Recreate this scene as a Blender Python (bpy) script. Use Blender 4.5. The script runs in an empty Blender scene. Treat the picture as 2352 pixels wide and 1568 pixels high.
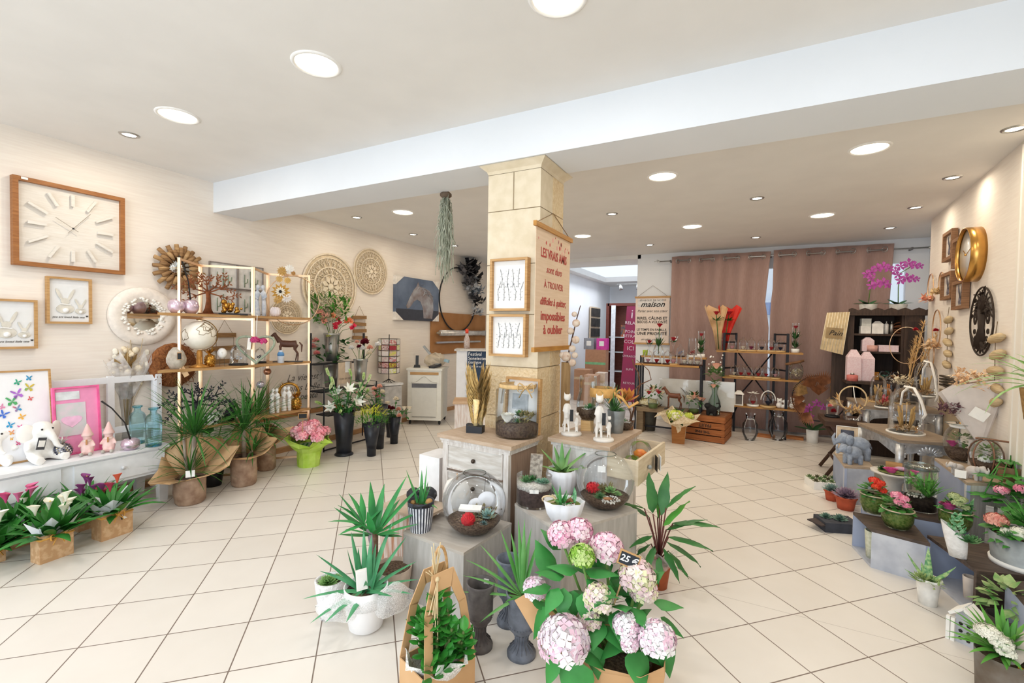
import bpy, math, random
from math import sin, cos, pi, radians
from mathutils import Vector, Matrix
SC = bpy.context.scene
COL = SC.collection
R = random.Random(7)
# ---------------------------------------------------------------- camera
CH, F = 1.42953, 1054.652
YAW, PITCH, ROLL = 0.482935, -0.0252167, 0.016429
_f = Vector((-sin(YAW)*cos(PITCH), cos(YAW)*cos(PITCH), sin(PITCH)))
_r0 = Vector((cos(YAW), sin(YAW), 0)); _u0 = _r0.cross(_f)
_r = cos(ROLL)*_r0 + sin(ROLL)*_u0; _u = -sin(ROLL)*_r0 + cos(ROLL)*_u0
cam = bpy.data.cameras.new('camera'); cam.sensor_width = 36; cam.lens = 36*F/2352; cam.clip_start = .02
co = bpy.data.objects.new('camera', cam); COL.objects.link(co)
co.matrix_world = Matrix(((_r.x, _u.x, -_f.x, 0), (_r.y, _u.y, -_f.y, 0), (_r.z, _u.z, -_f.z, CH), (0, 0, 0, 1)))
SC.camera = co
# ---------------------------------------------------------------- light of the place
SC.view_settings.view_transform = 'Standard'
try: SC.view_settings.look = 'None'
except Exception: pass
SC.view_settings.gamma = 1
SC.view_settings.use_curve_mapping = False
SC.view_settings.exposure = 0.0
SC.cycles.transparent_max_bounces = 32
SC.cycles.max_bounces = 8
SC.cycles.diffuse_bounces = 5
SC.cycles.sample_clamp_indirect = 6
W = bpy.data.worlds.new('daylight'); SC.world = W; W.use_nodes = True
W.node_tree.nodes['Background'].inputs[0].default_value = (.80, .90, 1, 1)
W.node_tree.nodes['Background'].inputs[1].default_value = 1.2
def area(name, loc, rot, sx, sy, power, col):
    l = bpy.data.lights.new(name, 'AREA'); l.shape = 'RECTANGLE'; l.size = sx; l.size_y = sy; l.energy = power; l.color = col
    o = bpy.data.objects.new(name, l); COL.objects.link(o); o.location = loc; o.rotation_euler = rot
    return o
area('shop_window_daylight', (-1.7, -2.6, 1.45), (radians(90), 0, 0), 5.6, 2.3, 125, (.84, .93, 1))
area('skylight_daylight', (-2.6, 10.1, 2.48), (0, 0, 0), 1.4, 2.6, 26, (.92, .96, 1))
# ---------------------------------------------------------------- picture to place
def _ray(px, py):
    a, b = (px-1176)/F, -(py-784)/F
    return _r*a + _u*b + _f
O = Vector((0, 0, CH))
def G(px, py, z=0): d = _ray(px, py); return O + d*((z-CH)/d.z)
def onX(px, py, x): d = _ray(px, py); return O + d*(x/d.x)
def onY(px, py, y): d = _ray(px, py); return O + d*(y/d.y)
WA, WB = Vector((1.5517, 4.339)), Vector((1.7226, 6.696))
def onW(px, py):
    d = _ray(px, py); nx, ny = WB.y-WA.y, -(WB.x-WA.x)
    return O + d*((nx*WA.x+ny*WA.y)/(nx*d.x+ny*d.y))
def mpp(P): return (Vector(P)-O).dot(_f)/F
def B(px, py, z, w, h=0):
    """centre of the round foot whose near rim shows at px,py on height z, its radius (w px wide) and a height (h px)"""
    P = G(px, py, z); r = 0; hd = Vector((P.x, P.y)).normalized()
    cs = hd.dot(Vector((_f.x, _f.y)).normalized())
    for _ in range(3):
        Q = P + Vector((hd.x, hd.y, 0))*r; k = mpp(Q); r = w/2*k*cs
    Q = P + Vector((hd.x, hd.y, 0))*r
    return Q, r, h*mpp(Q)
def D(px, py, P): return O + _ray(px, py)*(Vector(P)-O).dot(_f)      # same depth as P
def V(px, A, C, z=0, off=0):
    """point on the upright plane through A and C (plan), seen in picture column px, at height z"""
    d = _ray(px, 800); n = Vector((C[1]-A[1], -(C[0]-A[0]))); t = (n.x*A[0]+n.y*A[1])/(n.x*d.x+n.y*d.y); p = Vector((d.x*t, d.y*t)); p += p.normalized()*off
    return Vector((p.x, p.y, z))
def face(P): return math.atan2(P.y, P.x) - pi/2      # turn that makes local -y look at the viewer
# ---------------------------------------------------------------- materials
def lin(h):
    h = h.lstrip('#'); c = [int(h[i:i+2], 16)/255 for i in (0, 2, 4)]
    return tuple(x/12.92 if x <= .04045 else ((x+.055)/1.055)**2.4 for x in c)
_M = {}
def M(hx, rough=.55, metal=0, var=.12, scale=18, bump=0, st=(1, 1, 1), hx2=None, emit=0, detail=4, spec=.4, contrast=(.35, .65)):
    key = (hx, rough, metal, var, scale, bump, st, hx2, emit, spec, contrast)
    if key in _M: return _M[key]
    m = bpy.data.materials.new('surface_'+hx.lstrip('#')); m.use_nodes = True
    nt = m.node_tree; b = nt.nodes['Principled BSDF']; c = lin(hx)
    b.inputs['Roughness'].default_value = rough; b.inputs['Metallic'].default_value = metal
    b.inputs['Specular IOR Level'].default_value = spec
    tc = nt.nodes.new('ShaderNodeTexCoord'); mp = nt.nodes.new('ShaderNodeMapping'); no = nt.nodes.new('ShaderNodeTexNoise')
    mp.inputs['Scale'].default_value = st; no.inputs['Scale'].default_value = scale; no.inputs['Detail'].default_value = detail
    nt.links.new(tc.outputs['Object'], mp.inputs[0]); nt.links.new(mp.outputs[0], no.inputs['Vector'])
    cr = nt.nodes.new('ShaderNodeValToRGB'); e = cr.color_ramp.elements
    e[0].position, e[1].position = contrast
    c2 = lin(hx2) if hx2 else tuple(min(1, x*(1+var)) for x in c)
    c1 = c if hx2 else tuple(x*(1-var) for x in c)
    e[0].color = (*c1, 1); e[1].color = (*c2, 1)
    nt.links.new(no.outputs['Fac'], cr.inputs[0]); nt.links.new(cr.outputs[0], b.inputs['Base Color'])
    if bump:
        bu = nt.nodes.new('ShaderNodeBump'); bu.inputs['Strength'].default_value = bump; bu.inputs['Distance'].default_value = .01
        nt.links.new(no.outputs['Fac'], bu.inputs['Height']); nt.links.new(bu.outputs[0], b.inputs['Normal'])
    if emit:
        b.inputs['Emission Color'].default_value = (*c, 1); b.inputs['Emission Strength'].default_value = emit
    _M[key] = m; return m
def glass(hx='#ffffff', refl=1.0):
    key = ('g', hx, refl)
    if key in _M: return _M[key]
    m = bpy.data.materials.new('clear_glass'); m.use_nodes = True; nt = m.node_tree; nt.nodes.clear()
    out = nt.nodes.new('ShaderNodeOutputMaterial'); mx = nt.nodes.new('ShaderNodeMixShader'); tr = nt.nodes.new('ShaderNodeBsdfTransparent')
    gl = nt.nodes.new('ShaderNodeBsdfGlossy'); lw = nt.nodes.new('ShaderNodeLayerWeight'); mu = nt.nodes.new('ShaderNodeMath'); no = nt.nodes.new('ShaderNodeTexNoise')
    tr.inputs[0].default_value = (*lin(hx), 1); gl.inputs[0].default_value = (1, 1, 1, 1); gl.inputs['Roughness'].default_value = .03
    lw.inputs[0].default_value = .28; mu.operation = 'MULTIPLY'; mu.inputs[1].default_value = .75*refl; no.inputs['Scale'].default_value = 9
    bu = nt.nodes.new('ShaderNodeBump'); bu.inputs['Strength'].default_value = .05; bu.inputs['Distance'].default_value = .005
    nt.links.new(no.outputs['Fac'], bu.inputs['Height']); nt.links.new(bu.outputs[0], gl.inputs['Normal'])
    nt.links.new(lw.outputs['Fresnel'], mu.inputs[0]); nt.links.new(mu.outputs[0], mx.inputs[0])
    nt.links.new(tr.outputs[0], mx.inputs[1]); nt.links.new(gl.outputs[0], mx.inputs[2]); nt.links.new(mx.outputs[0], out.inputs[0])
    _M[key] = m; return m
def sheer(hx, alpha, scale=60, gloss=False):
    """a see-through weave or foil: the colour covers `alpha` of the surface"""
    key = ('s', hx, alpha, scale, gloss)
    if key in _M: return _M[key]
    m = bpy.data.materials.new('sheer'); m.use_nodes = True; nt = m.node_tree; b = nt.nodes['Principled BSDF']
    b.inputs['Base Color'].default_value = (*lin(hx), 1); b.inputs['Roughness'].default_value = .15 if gloss else .8
    tc = nt.nodes.new('ShaderNodeTexCoord'); no = nt.nodes.new('ShaderNodeTexNoise'); no.inputs['Scale'].default_value = scale; no.inputs['Detail'].default_value = 2
    mr = nt.nodes.new('ShaderNodeMapRange'); mr.inputs[1].default_value = .3; mr.inputs[2].default_value = .7
    mr.inputs[3].default_value = max(0, alpha-.25); mr.inputs[4].default_value = min(1, alpha+.25)
    nt.links.new(tc.outputs['Object'], no.inputs['Vector']); nt.links.new(no.outputs['Fac'], mr.inputs[0]); nt.links.new(mr.outputs[0], b.inputs['Alpha'])
    _M[key] = m; return m
def wood(hx, hx2, rough=.55, st=(3, 3, 40), scale=3):
    return M(hx, rough, hx2=hx2, st=st, scale=scale, bump=.08)
GOLD = M('#e2bd98', .3, 1, .05); BGOLD = M('#b98a3e', .3, .9, .25, 40); BLK = M('#1d1d20', .5, 0, .2); WHT = M('#f4f3f1', .6, 0, .03)
STEEL = M('#b9b9b8', .32, .9, .08); ZINC = M('#9aa0a2', .5, .55, .2, 12); DGRN = M('#2c5f26', .45, 0, .35, 9); GRN = M('#3f8433', .42, 0, .35, 9)
SOIL = M('#4b3a30', .95, hx2='#7c6653', scale=90, bump=.5); MOSS = M('#56702f', .95, hx2='#93995a', scale=70, bump=.6)
KRAFT = M('#c79e73', .8, hx2='#d8b48b', scale=7); PAPER = M('#f3f1ec', .8, 0, .03); TERRA = M('#b9563a', .8, 0, .1)
GRAVEL = M('#e8e4dc', .9, hx2='#b7b0a5', scale=140, bump=.5); STEM = M('#5d7a3b', .6, 0, .2); STEMB = M('#7b5638', .8, 0, .3)
# ---------------------------------------------------------------- mesh building
def T(loc=(0, 0, 0), rz=0, rx=0, ry=0, s=1):
    m = Matrix.Translation(Vector(loc)) @ Matrix.Rotation(rz, 4, 'Z') @ Matrix.Rotation(ry, 4, 'Y') @ Matrix.Rotation(rx, 4, 'X')
    return m @ Matrix.Scale(s, 4) if s != 1 else m
class MB:
    def __init__(s): s.v = []; s.f = []; s.k = []; s.c = 0; s.X = None; s.sm = []
    def add(s, vs, fs, smooth=True):
        n = len(s.v)
        s.v += [(s.X @ Vector(v)) if s.X else Vector(v) for v in vs]
        for f in fs: s.f.append([n+i for i in f]); s.k.append(s.c); s.sm.append(smooth)
        return s
    def mat(s, c): s.c = c; return s
    def at(s, m=None): s.X = m; return s
    def box(s, c, d, rz=0, rx=0, ry=0, bev=0, top=1):
        m = T(c, rz, rx, ry); x, y, z = d[0]/2, d[1]/2, d[2]/2
        vs = [m @ Vector(p) for p in ((-x, -y, -z), (x, -y, -z), (x, y, -z), (-x, y, -z), (-x*top, -y*top, z), (x*top, -y*top, z), (x*top, y*top, z), (-x*top, y*top, z))]
        return s.add(vs, [(0, 3, 2, 1), (4, 5, 6, 7), (0, 1, 5, 4), (1, 2, 6, 5), (2, 3, 7, 6), (3, 0, 4, 7)], False)
    def tube(s, pts, r, n=6, closed=False, flat=1):
        pts = [Vector(p) for p in pts]; L = len(pts); rs = r if isinstance(r, (list, tuple)) else [r]*L
        vs, fs = [], []; pu = None
        for i, p in enumerate(pts):
            a = pts[(i-1) % L] if closed or i > 0 else p; b = pts[(i+1) % L] if closed or i < L-1 else p
            t = (b-a); t = t.normalized() if t.length > 1e-9 else Vector((0, 0, 1))
            if pu is None: pu = t.orthogonal().normalized()
            u = (pu - t*pu.dot(t)); u = u.normalized() if u.length > 1e-6 else t.orthogonal().normalized(); pu = u; w = t.cross(u)
            for j in range(n):
                q = 2*pi*j/n; vs.append(p + (u*cos(q) + w*sin(q)*flat)*rs[i])
        for i in range(L if closed else L-1):
            for j in range(n):
                a, b = i*n+j, i*n+(j+1) % n; c, d = ((i+1) % L)*n+(j+1) % n, ((i+1) % L)*n+j
                fs.append((a, b, c, d))
        if not closed: fs.append(tuple(range(n-1, -1, -1))); fs.append(tuple((L-1)*n+j for j in range(n)))
        return s.add(vs, fs)
    def lathe(s, prof, n=24, c=(0, 0, 0), sx=1, sy=1, rip=0, rn=8, arc=2*pi, smooth=True):
        c = Vector(c); vs, fs = [], []; L = len(prof); full = arc > 6.28
        N = n if full else n+1
        for r, z in prof:
            for j in range(N):
                q = arc*j/n; rr = r*(1+rip*cos(rn*q)); vs.append(c + Vector((rr*cos(q)*sx, rr*sin(q)*sy, z)))
        for i in range(L-1):
            for j in range(n):
                a, b = i*N+j, i*N+(j+1) % N; fs.append((a, b, b+N, a+N))
        if full:
            if prof[0][0] > 1e-6: fs.append(tuple(range(N-1, -1, -1)))
            if prof[-1][0] > 1e-6 and prof[-1][1] > prof[0][1] and prof[-1][0] >= 0: pass
        return s.add(vs, fs, smooth)
    def disc(s, c, r, n=20, sy=1):
        c = Vector(c); return s.add([c+Vector((r*cos(2*pi*j/n), r*sy*sin(2*pi*j/n), 0)) for j in range(n)], [tuple(range(n))])
    def ball(s, c, r, n=10, m=None):
        c = Vector(c); r = r if isinstance(r, (tuple, list)) else (r, r, r); vs, fs = [], []; h = n//2+1
        for i in range(h+1):
            p = pi*i/h
            for j in range(n):
                q = 2*pi*j/n; d = Vector((r[0]*sin(p)*cos(q), r[1]*sin(p)*sin(q), r[2]*cos(p)))
                vs.append(c + (m @ d if m else d))
        for i in range(h):
            for j in range(n): fs.append((i*n+j, (i+1)*n+j, (i+1)*n+(j+1) % n, i*n+(j+1) % n))
        return s.add(vs, fs)
    def leaf(s, base, az, el, L, w, bend=1.0, n=5, kind='lance', cup=.25, roll=0):
        """a leaf blade from base, heading az, rising at el, drooping by bend over its length"""
        p = Vector(base); vs, fs = [], []; h = Vector((cos(az), sin(az), 0)); side = Vector((-sin(az), cos(az), 0))
        if roll: side = side*cos(roll)+Vector((0, 0, sin(roll)))
        for i in range(n+1):
            t = i/n; e = el - bend*t; d = h*cos(e) + Vector((0, 0, sin(e)))
            if kind == 'strap': wd = w*(.55+.9*t if t < .4 else .91*(1-t)/.6*1.05+.02)
            elif kind == 'lance': wd = w*max(.03, sin(pi*min(1, t**.75))**.9)
            elif kind == 'oval': wd = w*max(.04, math.sqrt(max(0, 1-(2*t-1)**2)))
            elif kind == 'ovate': wd = w*max(.03, sin(pi*t**.6))
            else: wd = w*(1-t)**.7+.0005
            up = side.cross(d); up = up.normalized() if up.length > 1e-6 else Vector((0, 0, 1))
            vs += [p - side*wd/2 + up*cup*wd*.5, p, p + side*wd/2 + up*cup*wd*.5]
            p = p + d*(L/n)
        for i in range(n):
            a = 3*i; fs += [(a, a+1, a+4, a+3), (a+1, a+2, a+5, a+4)]
        return s.add(vs, fs)
    def slab(s, poly, t, m=None):
        """extruded outline: poly in x,z, thickness t along y"""
        n = len(poly); vs = [Vector((x, -t/2, z)) for x, z in poly] + [Vector((x, t/2, z)) for x, z in poly]
        if m: vs = [m @ v for v in vs]
        return s.add(vs, [tuple(range(n)), tuple(range(2*n-1, n-1, -1))] + [(i+n, (i+1) % n+n, (i+1) % n, i) for i in range(n)], False)
    def plan(s, poly, z0, z1):
        n = len(poly); vs = [(x, y, z0) for x, y in poly] + [(x, y, z1) for x, y in poly]
        return s.add(vs, [tuple(range(n-1, -1, -1)), tuple(range(n, 2*n))] + [(i, (i+1) % n, (i+1) % n+n, i+n) for i in range(n)], False)
    def build(s, name, mats, parent=None, fuse=0, label=None, kind=None):
        me = bpy.data.meshes.new(name); me.from_pydata(s.v, [], s.f)
        if not isinstance(mats, (list, tuple)): mats = [mats]
        for m in mats: me.materials.append(m)
        me.polygons.foreach_set('material_index', [min(k, len(mats)-1) for k in s.k]); me.polygons.foreach_set('use_smooth', s.sm); me.update()
        o = bpy.data.objects.new(name, me); COL.objects.link(o)
        if parent: o.parent = parent
        if fuse:
            md = o.modifiers.new('fuse', 'REMESH'); md.mode = 'VOXEL'; md.voxel_size = fuse; md.use_smooth_shade = True
            sm = o.modifiers.new('soften', 'SMOOTH'); sm.factor = .5; sm.iterations = 3
        if label: o['label'] = label
        if kind: o['kind'] = kind
        return o
def thing(name, label, cat, loc, rz=0, group=None):
    o = bpy.data.objects.new(name, None); COL.objects.link(o); o.empty_display_size = .05
    o.location = loc; o.rotation_euler = (0, 0, rz); o['label'] = label; o['category'] = cat
    if group: o['group'] = group
    return o
def tag(o, label, cat, group=None, loc=None, rz=0):
    o['label'] = label; o['category'] = cat
    if group: o['group'] = group
    if loc is not None: o.location = loc; o.rotation_euler = (0, 0, rz)
    return o
def dup(r, loc, rz, label, group=None):
    c = r.copy(); COL.objects.link(c); c.location = loc; c.rotation_euler = (0, 0, rz); c['label'] = label
    if group: c['group'] = group
    for ch in list(r.children):
        d = ch.copy(); COL.objects.link(d); d.parent = c
        for g in list(ch.children):
            e = g.copy(); COL.objects.link(e); e.parent = d
    return c
def structure(name, mb, mat, parent=None):
    o = mb.build(name, mat, parent)
    if not parent: o['kind'] = 'structure'
    return o
def text(body, size, mat, parent, m, name='lettering', extr=.0006, shear=0, sx=1, align='CENTER', bold=0, fit=0):
    c = bpy.data.curves.new(name, 'FONT'); c.body = body; c.size = size; c.extrude = extr; c.align_x = align; c.align_y = 'CENTER'; c.shear = shear; c.offset = bold; c.resolution_u = 2
    t = bpy.data.objects.new(name, c); COL.objects.link(t); dg = bpy.context.evaluated_depsgraph_get()
    me = bpy.data.meshes.new_from_object(t.evaluated_get(dg)); COL.objects.unlink(t); bpy.data.objects.remove(t)
    if fit: xs = [v.co.x for v in me.vertices]; sx = fit/(max(xs)-min(xs))
    me.transform(m @ Matrix.Rotation(pi/2, 4, 'X') @ Matrix.Diagonal((sx, 1, 1, 1))); me.materials.clear(); me.materials.append(mat)
    o = bpy.data.objects.new(name, me); COL.objects.link(o); o.parent = parent; return o
def rnd(a, b): return R.uniform(a, b)
# ================================================================ THE ROOM
def floor_mat():
    m = bpy.data.materials.new('floor_tiles'); m.use_nodes = True; nt = m.node_tree; b = nt.nodes['Principled BSDF']; N = nt.nodes.new; Lk = nt.links.new
    tc = N('ShaderNodeTexCoord'); mp = N('ShaderNodeMapping'); mp.vector_type = 'TEXTURE'
    mp.inputs['Location'].default_value = (1.47124*.335, 7.53996*.335, 0); mp.inputs['Rotation'].default_value = (0, 0, .780947); mp.inputs['Scale'].default_value = (.335, .335, 1)
    Lk(tc.outputs['Object'], mp.inputs[0]); sp = N('ShaderNodeSeparateXYZ'); Lk(mp.outputs[0], sp.inputs[0])
    def mth(op, a, b2=None):
        n = N('ShaderNodeMath'); n.operation = op
        for i, q in enumerate((a, b2)):
            if q is None: continue
            if isinstance(q, (int, float)): n.inputs[i].default_value = q
            else: Lk(q, n.inputs[i])
        return n.outputs[0]
    def edge(o): return mth('ABSOLUTE', mth('SUBTRACT', mth('FRACT', mth('ADD', o, .5)), .5))
    e = mth('MINIMUM', edge(sp.outputs[0]), edge(sp.outputs[1]))
    s2 = N('ShaderNodeSeparateXYZ'); Lk(tc.outputs['Object'], s2.inputs[0])
    seam = mth('LESS_THAN', mth('ABSOLUTE', mth('SUBTRACT', s2.outputs[1], 2.725)), .0012)
    g = mth('MAXIMUM', mth('LESS_THAN', e, .0085), mth('MULTIPLY', seam, .55))
    fl = N('ShaderNodeVectorMath'); fl.operation = 'FLOOR'; Lk(mp.outputs[0], fl.inputs[0]); wn = N('ShaderNodeTexWhiteNoise'); Lk(fl.outputs[0], wn.inputs['Vector'])
    no = N('ShaderNodeTexNoise'); no.inputs['Scale'].default_value = 5; no.inputs['Detail'].default_value = 8; Lk(tc.outputs['Object'], no.inputs['Vector'])
    t = mth('ADD', mth('MULTIPLY', wn.outputs['Value'], .4), mth('MULTIPLY', no.outputs['Fac'], .6))
    cr = N('ShaderNodeValToRGB'); cr.color_ramp.elements[0].position = .2; cr.color_ramp.elements[1].position = .8
    cr.color_ramp.elements[0].color = (*lin('#e2dbd2'), 1); cr.color_ramp.elements[1].color = (*lin('#ebe5dd'), 1); Lk(t, cr.inputs[0])
    mx = N('ShaderNodeMix'); mx.data_type = 'RGBA'; Lk(g, mx.inputs[0]); Lk(cr.outputs[0], mx.inputs[6]); mx.inputs[7].default_value = (*lin('#7d6d62'), 1)
    Lk(mx.outputs[2], b.inputs['Base Color']); b.inputs['Roughness'].default_value = .33; b.inputs['Specular IOR Level'].default_value = .45
    bu = N('ShaderNodeBump'); bu.inputs['Strength'].default_value = .25; bu.inputs['Distance'].default_value = .002; Lk(mth('SUBTRACT', 1, g), bu.inputs['Height']); Lk(bu.outputs[0], b.inputs['Normal'])
    return m
PLASTER = M('#e9e7e4', .9, 0, .02, 3); BEAMW = M('#e3e7ec', .85, 0, .015, 2)
PAPERW = M('#ece2d8', .85, hx2='#f1e9df', scale=9, st=(1, .5, 9), bump=.05)
CREAM = M('#ece5da', .7, 0, .02, 3); WALLW = M('#e9ebee', .85, 0, .02, 3)
structure('floor', MB().box((-1.2, 5, -.05), (8.2, 15.2, .1)), floor_mat())
structure('ceiling', MB().box((-1.2, .13, 2.865), (8, 5.1, .1)), PLASTER)
structure('ceiling_rear', MB().box((-1.2, 5.44, 2.775), (8, 4.84, .1)), PLASTER)
structure('ceiling_storeroom', MB().box((-4.0, 10.25, 2.72), (1.4, 4.6, .12)).box((-1.65, 10.25, 2.72), (.3, 4.6, .12)).box((-2.55, 11.9, 2.72), (1.5, 1.3, .12)).box((-2.55, 8.25, 2.72), (1.5, .6, .12)).box((-3.2, 7.9, 2.72), (3, .1, .12)), PLASTER)
structure('beam', MB().box((-1.5, 2.8325, 2.68), (6.6, .395, .306)), BEAMW)
structure('wall_left', MB().box((-4.76, 2.75, 1.4), (.12, 10.6, 2.9)), PAPERW)
wd = (WB-WA).normalized(); wn_ = Vector((wd.y, -wd.x, 0)); wang = math.atan2(wd.y, wd.x)
def wallseg(name, y0, y1, mat, off=.05, h=2.9):
    a = WA+wd*((y0-WA.y)/wd.y); b = WA+wd*((y1-WA.y)/wd.y); c = (a+b)/2+Vector((wn_.x, wn_.y))*off
    return structure(name, MB().box((c.x, c.y, h/2), ((b-a).length, .1, h), rz=wang), mat)
wallseg('wall_right', 4.30, 6.70, PAPERW)
wr = wallseg('wall_right_front', -2.4, 4.295, CREAM, .045)
mb = MB()
for i in range(8):
    c = WA+wd*((4.24-.11*i-WA.y)/wd.y); mb.box((c.x-.007, c.y, 1.35), (.006, .012, 2.7), rz=wang)
mb.build('panel_moulding', CREAM, wr)
structure('wall_alcove', MB().box((2.06, 7.2, 1.4), (.1, 1.5, 2.9)), WALLW)
structure('wall_back', MB().box((-.88, 7.9, 1.4), (1.74, .1, 2.9)).box((.885, 7.9, .4), (1.79, .1, .8)).box((.885, 7.9, 2.63), (1.79, .1, .44)).box((1.92, 7.9, 1.4), (.28, .1, 2.9)), WALLW)
structure('wall_storeroom', MB().box((-3.56, 10.2, 1.35), (.12, 4.4, 2.7)).box((-2.3, 12.5, 1.35), (2.6, .1, 2.7)).box((-1.7, 10.3, 1.35), (.1, 4.7, 2.7)).box((-4.1, 7.98, 1.35), (1.2, .12, 2.75)), WALLW)
wf = MB()
for c, d in (((-1.7, -2.45, .16), (6.2, .12, .32)), ((-1.7, -2.45, 2.72), (6.2, .12, .2)), ((-4.72, -2.45, 1.4), (.3, .12, 2.9)), ((1.15, -2.45, 1.4), (.5, .12, 2.9))): wf.box(c, d)
structure('wall_front', wf, WALLW)
structure('window_1', MB().box((-1.85, -2.45, 1.47), (5.5, .01, 2.3)), glass('#ffffff', .6))
structure('window_2', MB().box((.885, 7.9, 1.6), (1.79, .01, 1.62)), glass('#ffffff', .6))
structure('trim_1', MB().box((-4.685, 3.66, .415), (.03, 1.15, .05)), wood('#b98352', '#a06f43'))
structure('baseboard_left', MB().box((-4.685, 2.75, .03), (.03, 10.3, .06)), wood('#c49a70', '#a87d55'))
structure('baseboard_back', MB().box((-.15, 7.84, .05), (3.2, .02, .1)), WHT)
# stone pillar in courses
STONE = M('#d6c8ad', .95, hx2='#dfd2ba', scale=14, bump=.25); STONE2 = M('#d6bd93', .95, hx2='#e6d3b2', scale=60, bump=.9, contrast=(.3, .7))
px0, px1, py0, py1 = -1.616, -1.227, 2.70, 3.09
zs = [0] + [onY(1241, y, 2.70).z for y in (965, 846, 722, 603, 474, 384)]
pc, pw = ((px0+px1)/2, (py0+py1)/2), px1-px0
pil = MB()
for i in range(6):
    a, b = zs[i]+(.003 if i else 0), zs[i+1]-.003
    pil.mat(0).box((pc[0], pc[1]-.09, (a+b)/2), (pw, pw-.18, b-a)) if i > 1 else pil.mat(1).box((pc[0], pc[1]-.09, (a+b)/2), (pw, pw-.18, b-a))
    pil.mat(1).box((pc[0]+.002, pc[1]+.1, (a+b)/2), (pw+.002, .19, b-a))
    if i == 5: pil.mat(2).box((pc[0], py0-.0008, (a+b)/2), (.006, .002, b-a))
pil.mat(2).box((pc[0], pc[1], 1.25), (pw-.012, pw-.012, 2.5))
ps = structure('pillar', pil, [STONE, STONE2, M('#9b8a70', 1)])
cp = MB(); L = [(pw/2, zs[6]), (pw/2+.008, zs[6]+.02), (pw/2+.045, zs[6]+.05), (pw/2+.05, zs[6]+.06), (pw/2+.05, 2.527)]
vs = []
for h, z in L: vs += [(pc[0]-h, pc[1]-h, z), (pc[0]+h, pc[1]-h, z), (pc[0]+h, pc[1]+h, z), (pc[0]-h, pc[1]+h, z)]
cp.add(vs, [(4*i+j, 4*i+(j+1) % 4, 4*i+4+(j+1) % 4, 4*i+4+j) for i in range(len(L)-1) for j in range(4)]+[(16, 17, 18, 19)], False)
cp.build('capital', STONE, ps)
# ---------------------------------------------------------------- ceiling lights
LAMP = M('#fff0d2', .5, 0, 0, emit=9); LAMPS = M('#fff4e0', .5, 0, 0, emit=14)
def downlight(kind, x, y, z, label, power, col=(1, .87, .68)):
    big = kind == 'big'; r = .105 if big else .042
    t = thing('ceiling_light', label, 'ceiling light', (x, y, z), 0, 'large round ceiling lights' if big else 'small ceiling spotlights')
    MB().lathe([(r, -.001), (r+.006, -.009), (r+.018, -.006), (r+.022, 0)], 28).build('trim_ring', WHT if big else STEEL, t)
    MB().lathe([(0, -.005), (r*.6, -.005), (r, -.002)], 24).build('diffuser', LAMP if big else LAMPS, t)
    l = bpy.data.lights.new('lamp_glow', 'AREA'); l.shape = 'DISK'; l.size = 2*r; l.energy = power; l.color = col
    o = bpy.data.objects.new('lamp_glow', l); COL.objects.link(o); o.parent = t; o.location = (0, 0, -.02)
    return t
FR = 2.815; RR = 2.725
names = {(-.755, 1.80): 'round ceiling light cut by the top edge of the picture', (-2.08, 1.69): 'large round ceiling light in front of the beam, middle of the front row', (-3.42, 1.69): 'large round ceiling light above and right of the wooden wall clock'}
for (x, y), lb in names.items(): downlight('big', x, y, FR, lb, 5, (.98, .98, 1))
downlight('small', -4.09, 1.70, FR, 'small ceiling spotlight over the wooden wall clock', 5)
for x, y, lb in ((.68, 3.98, 'large ceiling light nearest the right wall behind the beam'), (-.70, 3.98, 'large ceiling light behind the beam right of the stone pillar'), (.63, 5.98, 'large ceiling light above the right curtain side, rear row'),
                 (-.69, 5.99, 'large ceiling light above the left curtain, rear row'), (-2.09, 6.01, 'large ceiling light just right of the hanging wall banner on the pillar'), (-3.5, 4.0, 'large ceiling light behind the beam near the hanging air plant')):
    downlight('big', x, y, RR, lb, 7)
for x, y, lb in ((1.40, 3.98, 'small spotlight at the right edge of the picture'), (1.40, 4.98, 'small spotlight shining on the right wall above the brass clock'), (1.41, 5.98, 'small spotlight above the framed butterflies on the right wall'),
                 (1.42, 6.99, 'small spotlight nearest the bare end of the curtain rod'), (0, 4.99, 'small spotlight in the middle of the rear ceiling'), (0, 7.0, 'small spotlight above the gap between the two curtains'),
                 (-1.41, 5.01, 'small bluish spotlight right of the stone pillar'), (-1.39, 7.0, 'small spotlight above the house rules banner'), (-4.17, 3.96, 'small spotlight nearest the beam at the left wall'),
                 (-4.19, 5.0, 'small spotlight above the medium carved mandala'), (-4.15, 5.93, 'small spotlight above the horse canvas')):
    downlight('small', x, y, RR, lb, 2.2)
for x, y in ((-2.1, .3), (-.75, .4), (-3.4, .3), (.55, 1.7), (-2.1, -1.1), (-.3, -1.0)):        # added fill lights, unseen and without fittings, to brighten the front floor
    l = bpy.data.lights.new('added_front_fill', 'AREA'); l.shape = 'DISK'; l.size = .2; l.energy = 4.5; l.color = (.96, .98, 1)
    o = bpy.data.objects.new('added_front_fill', l); COL.objects.link(o); o.location = (x, y, 2.79)
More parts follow.
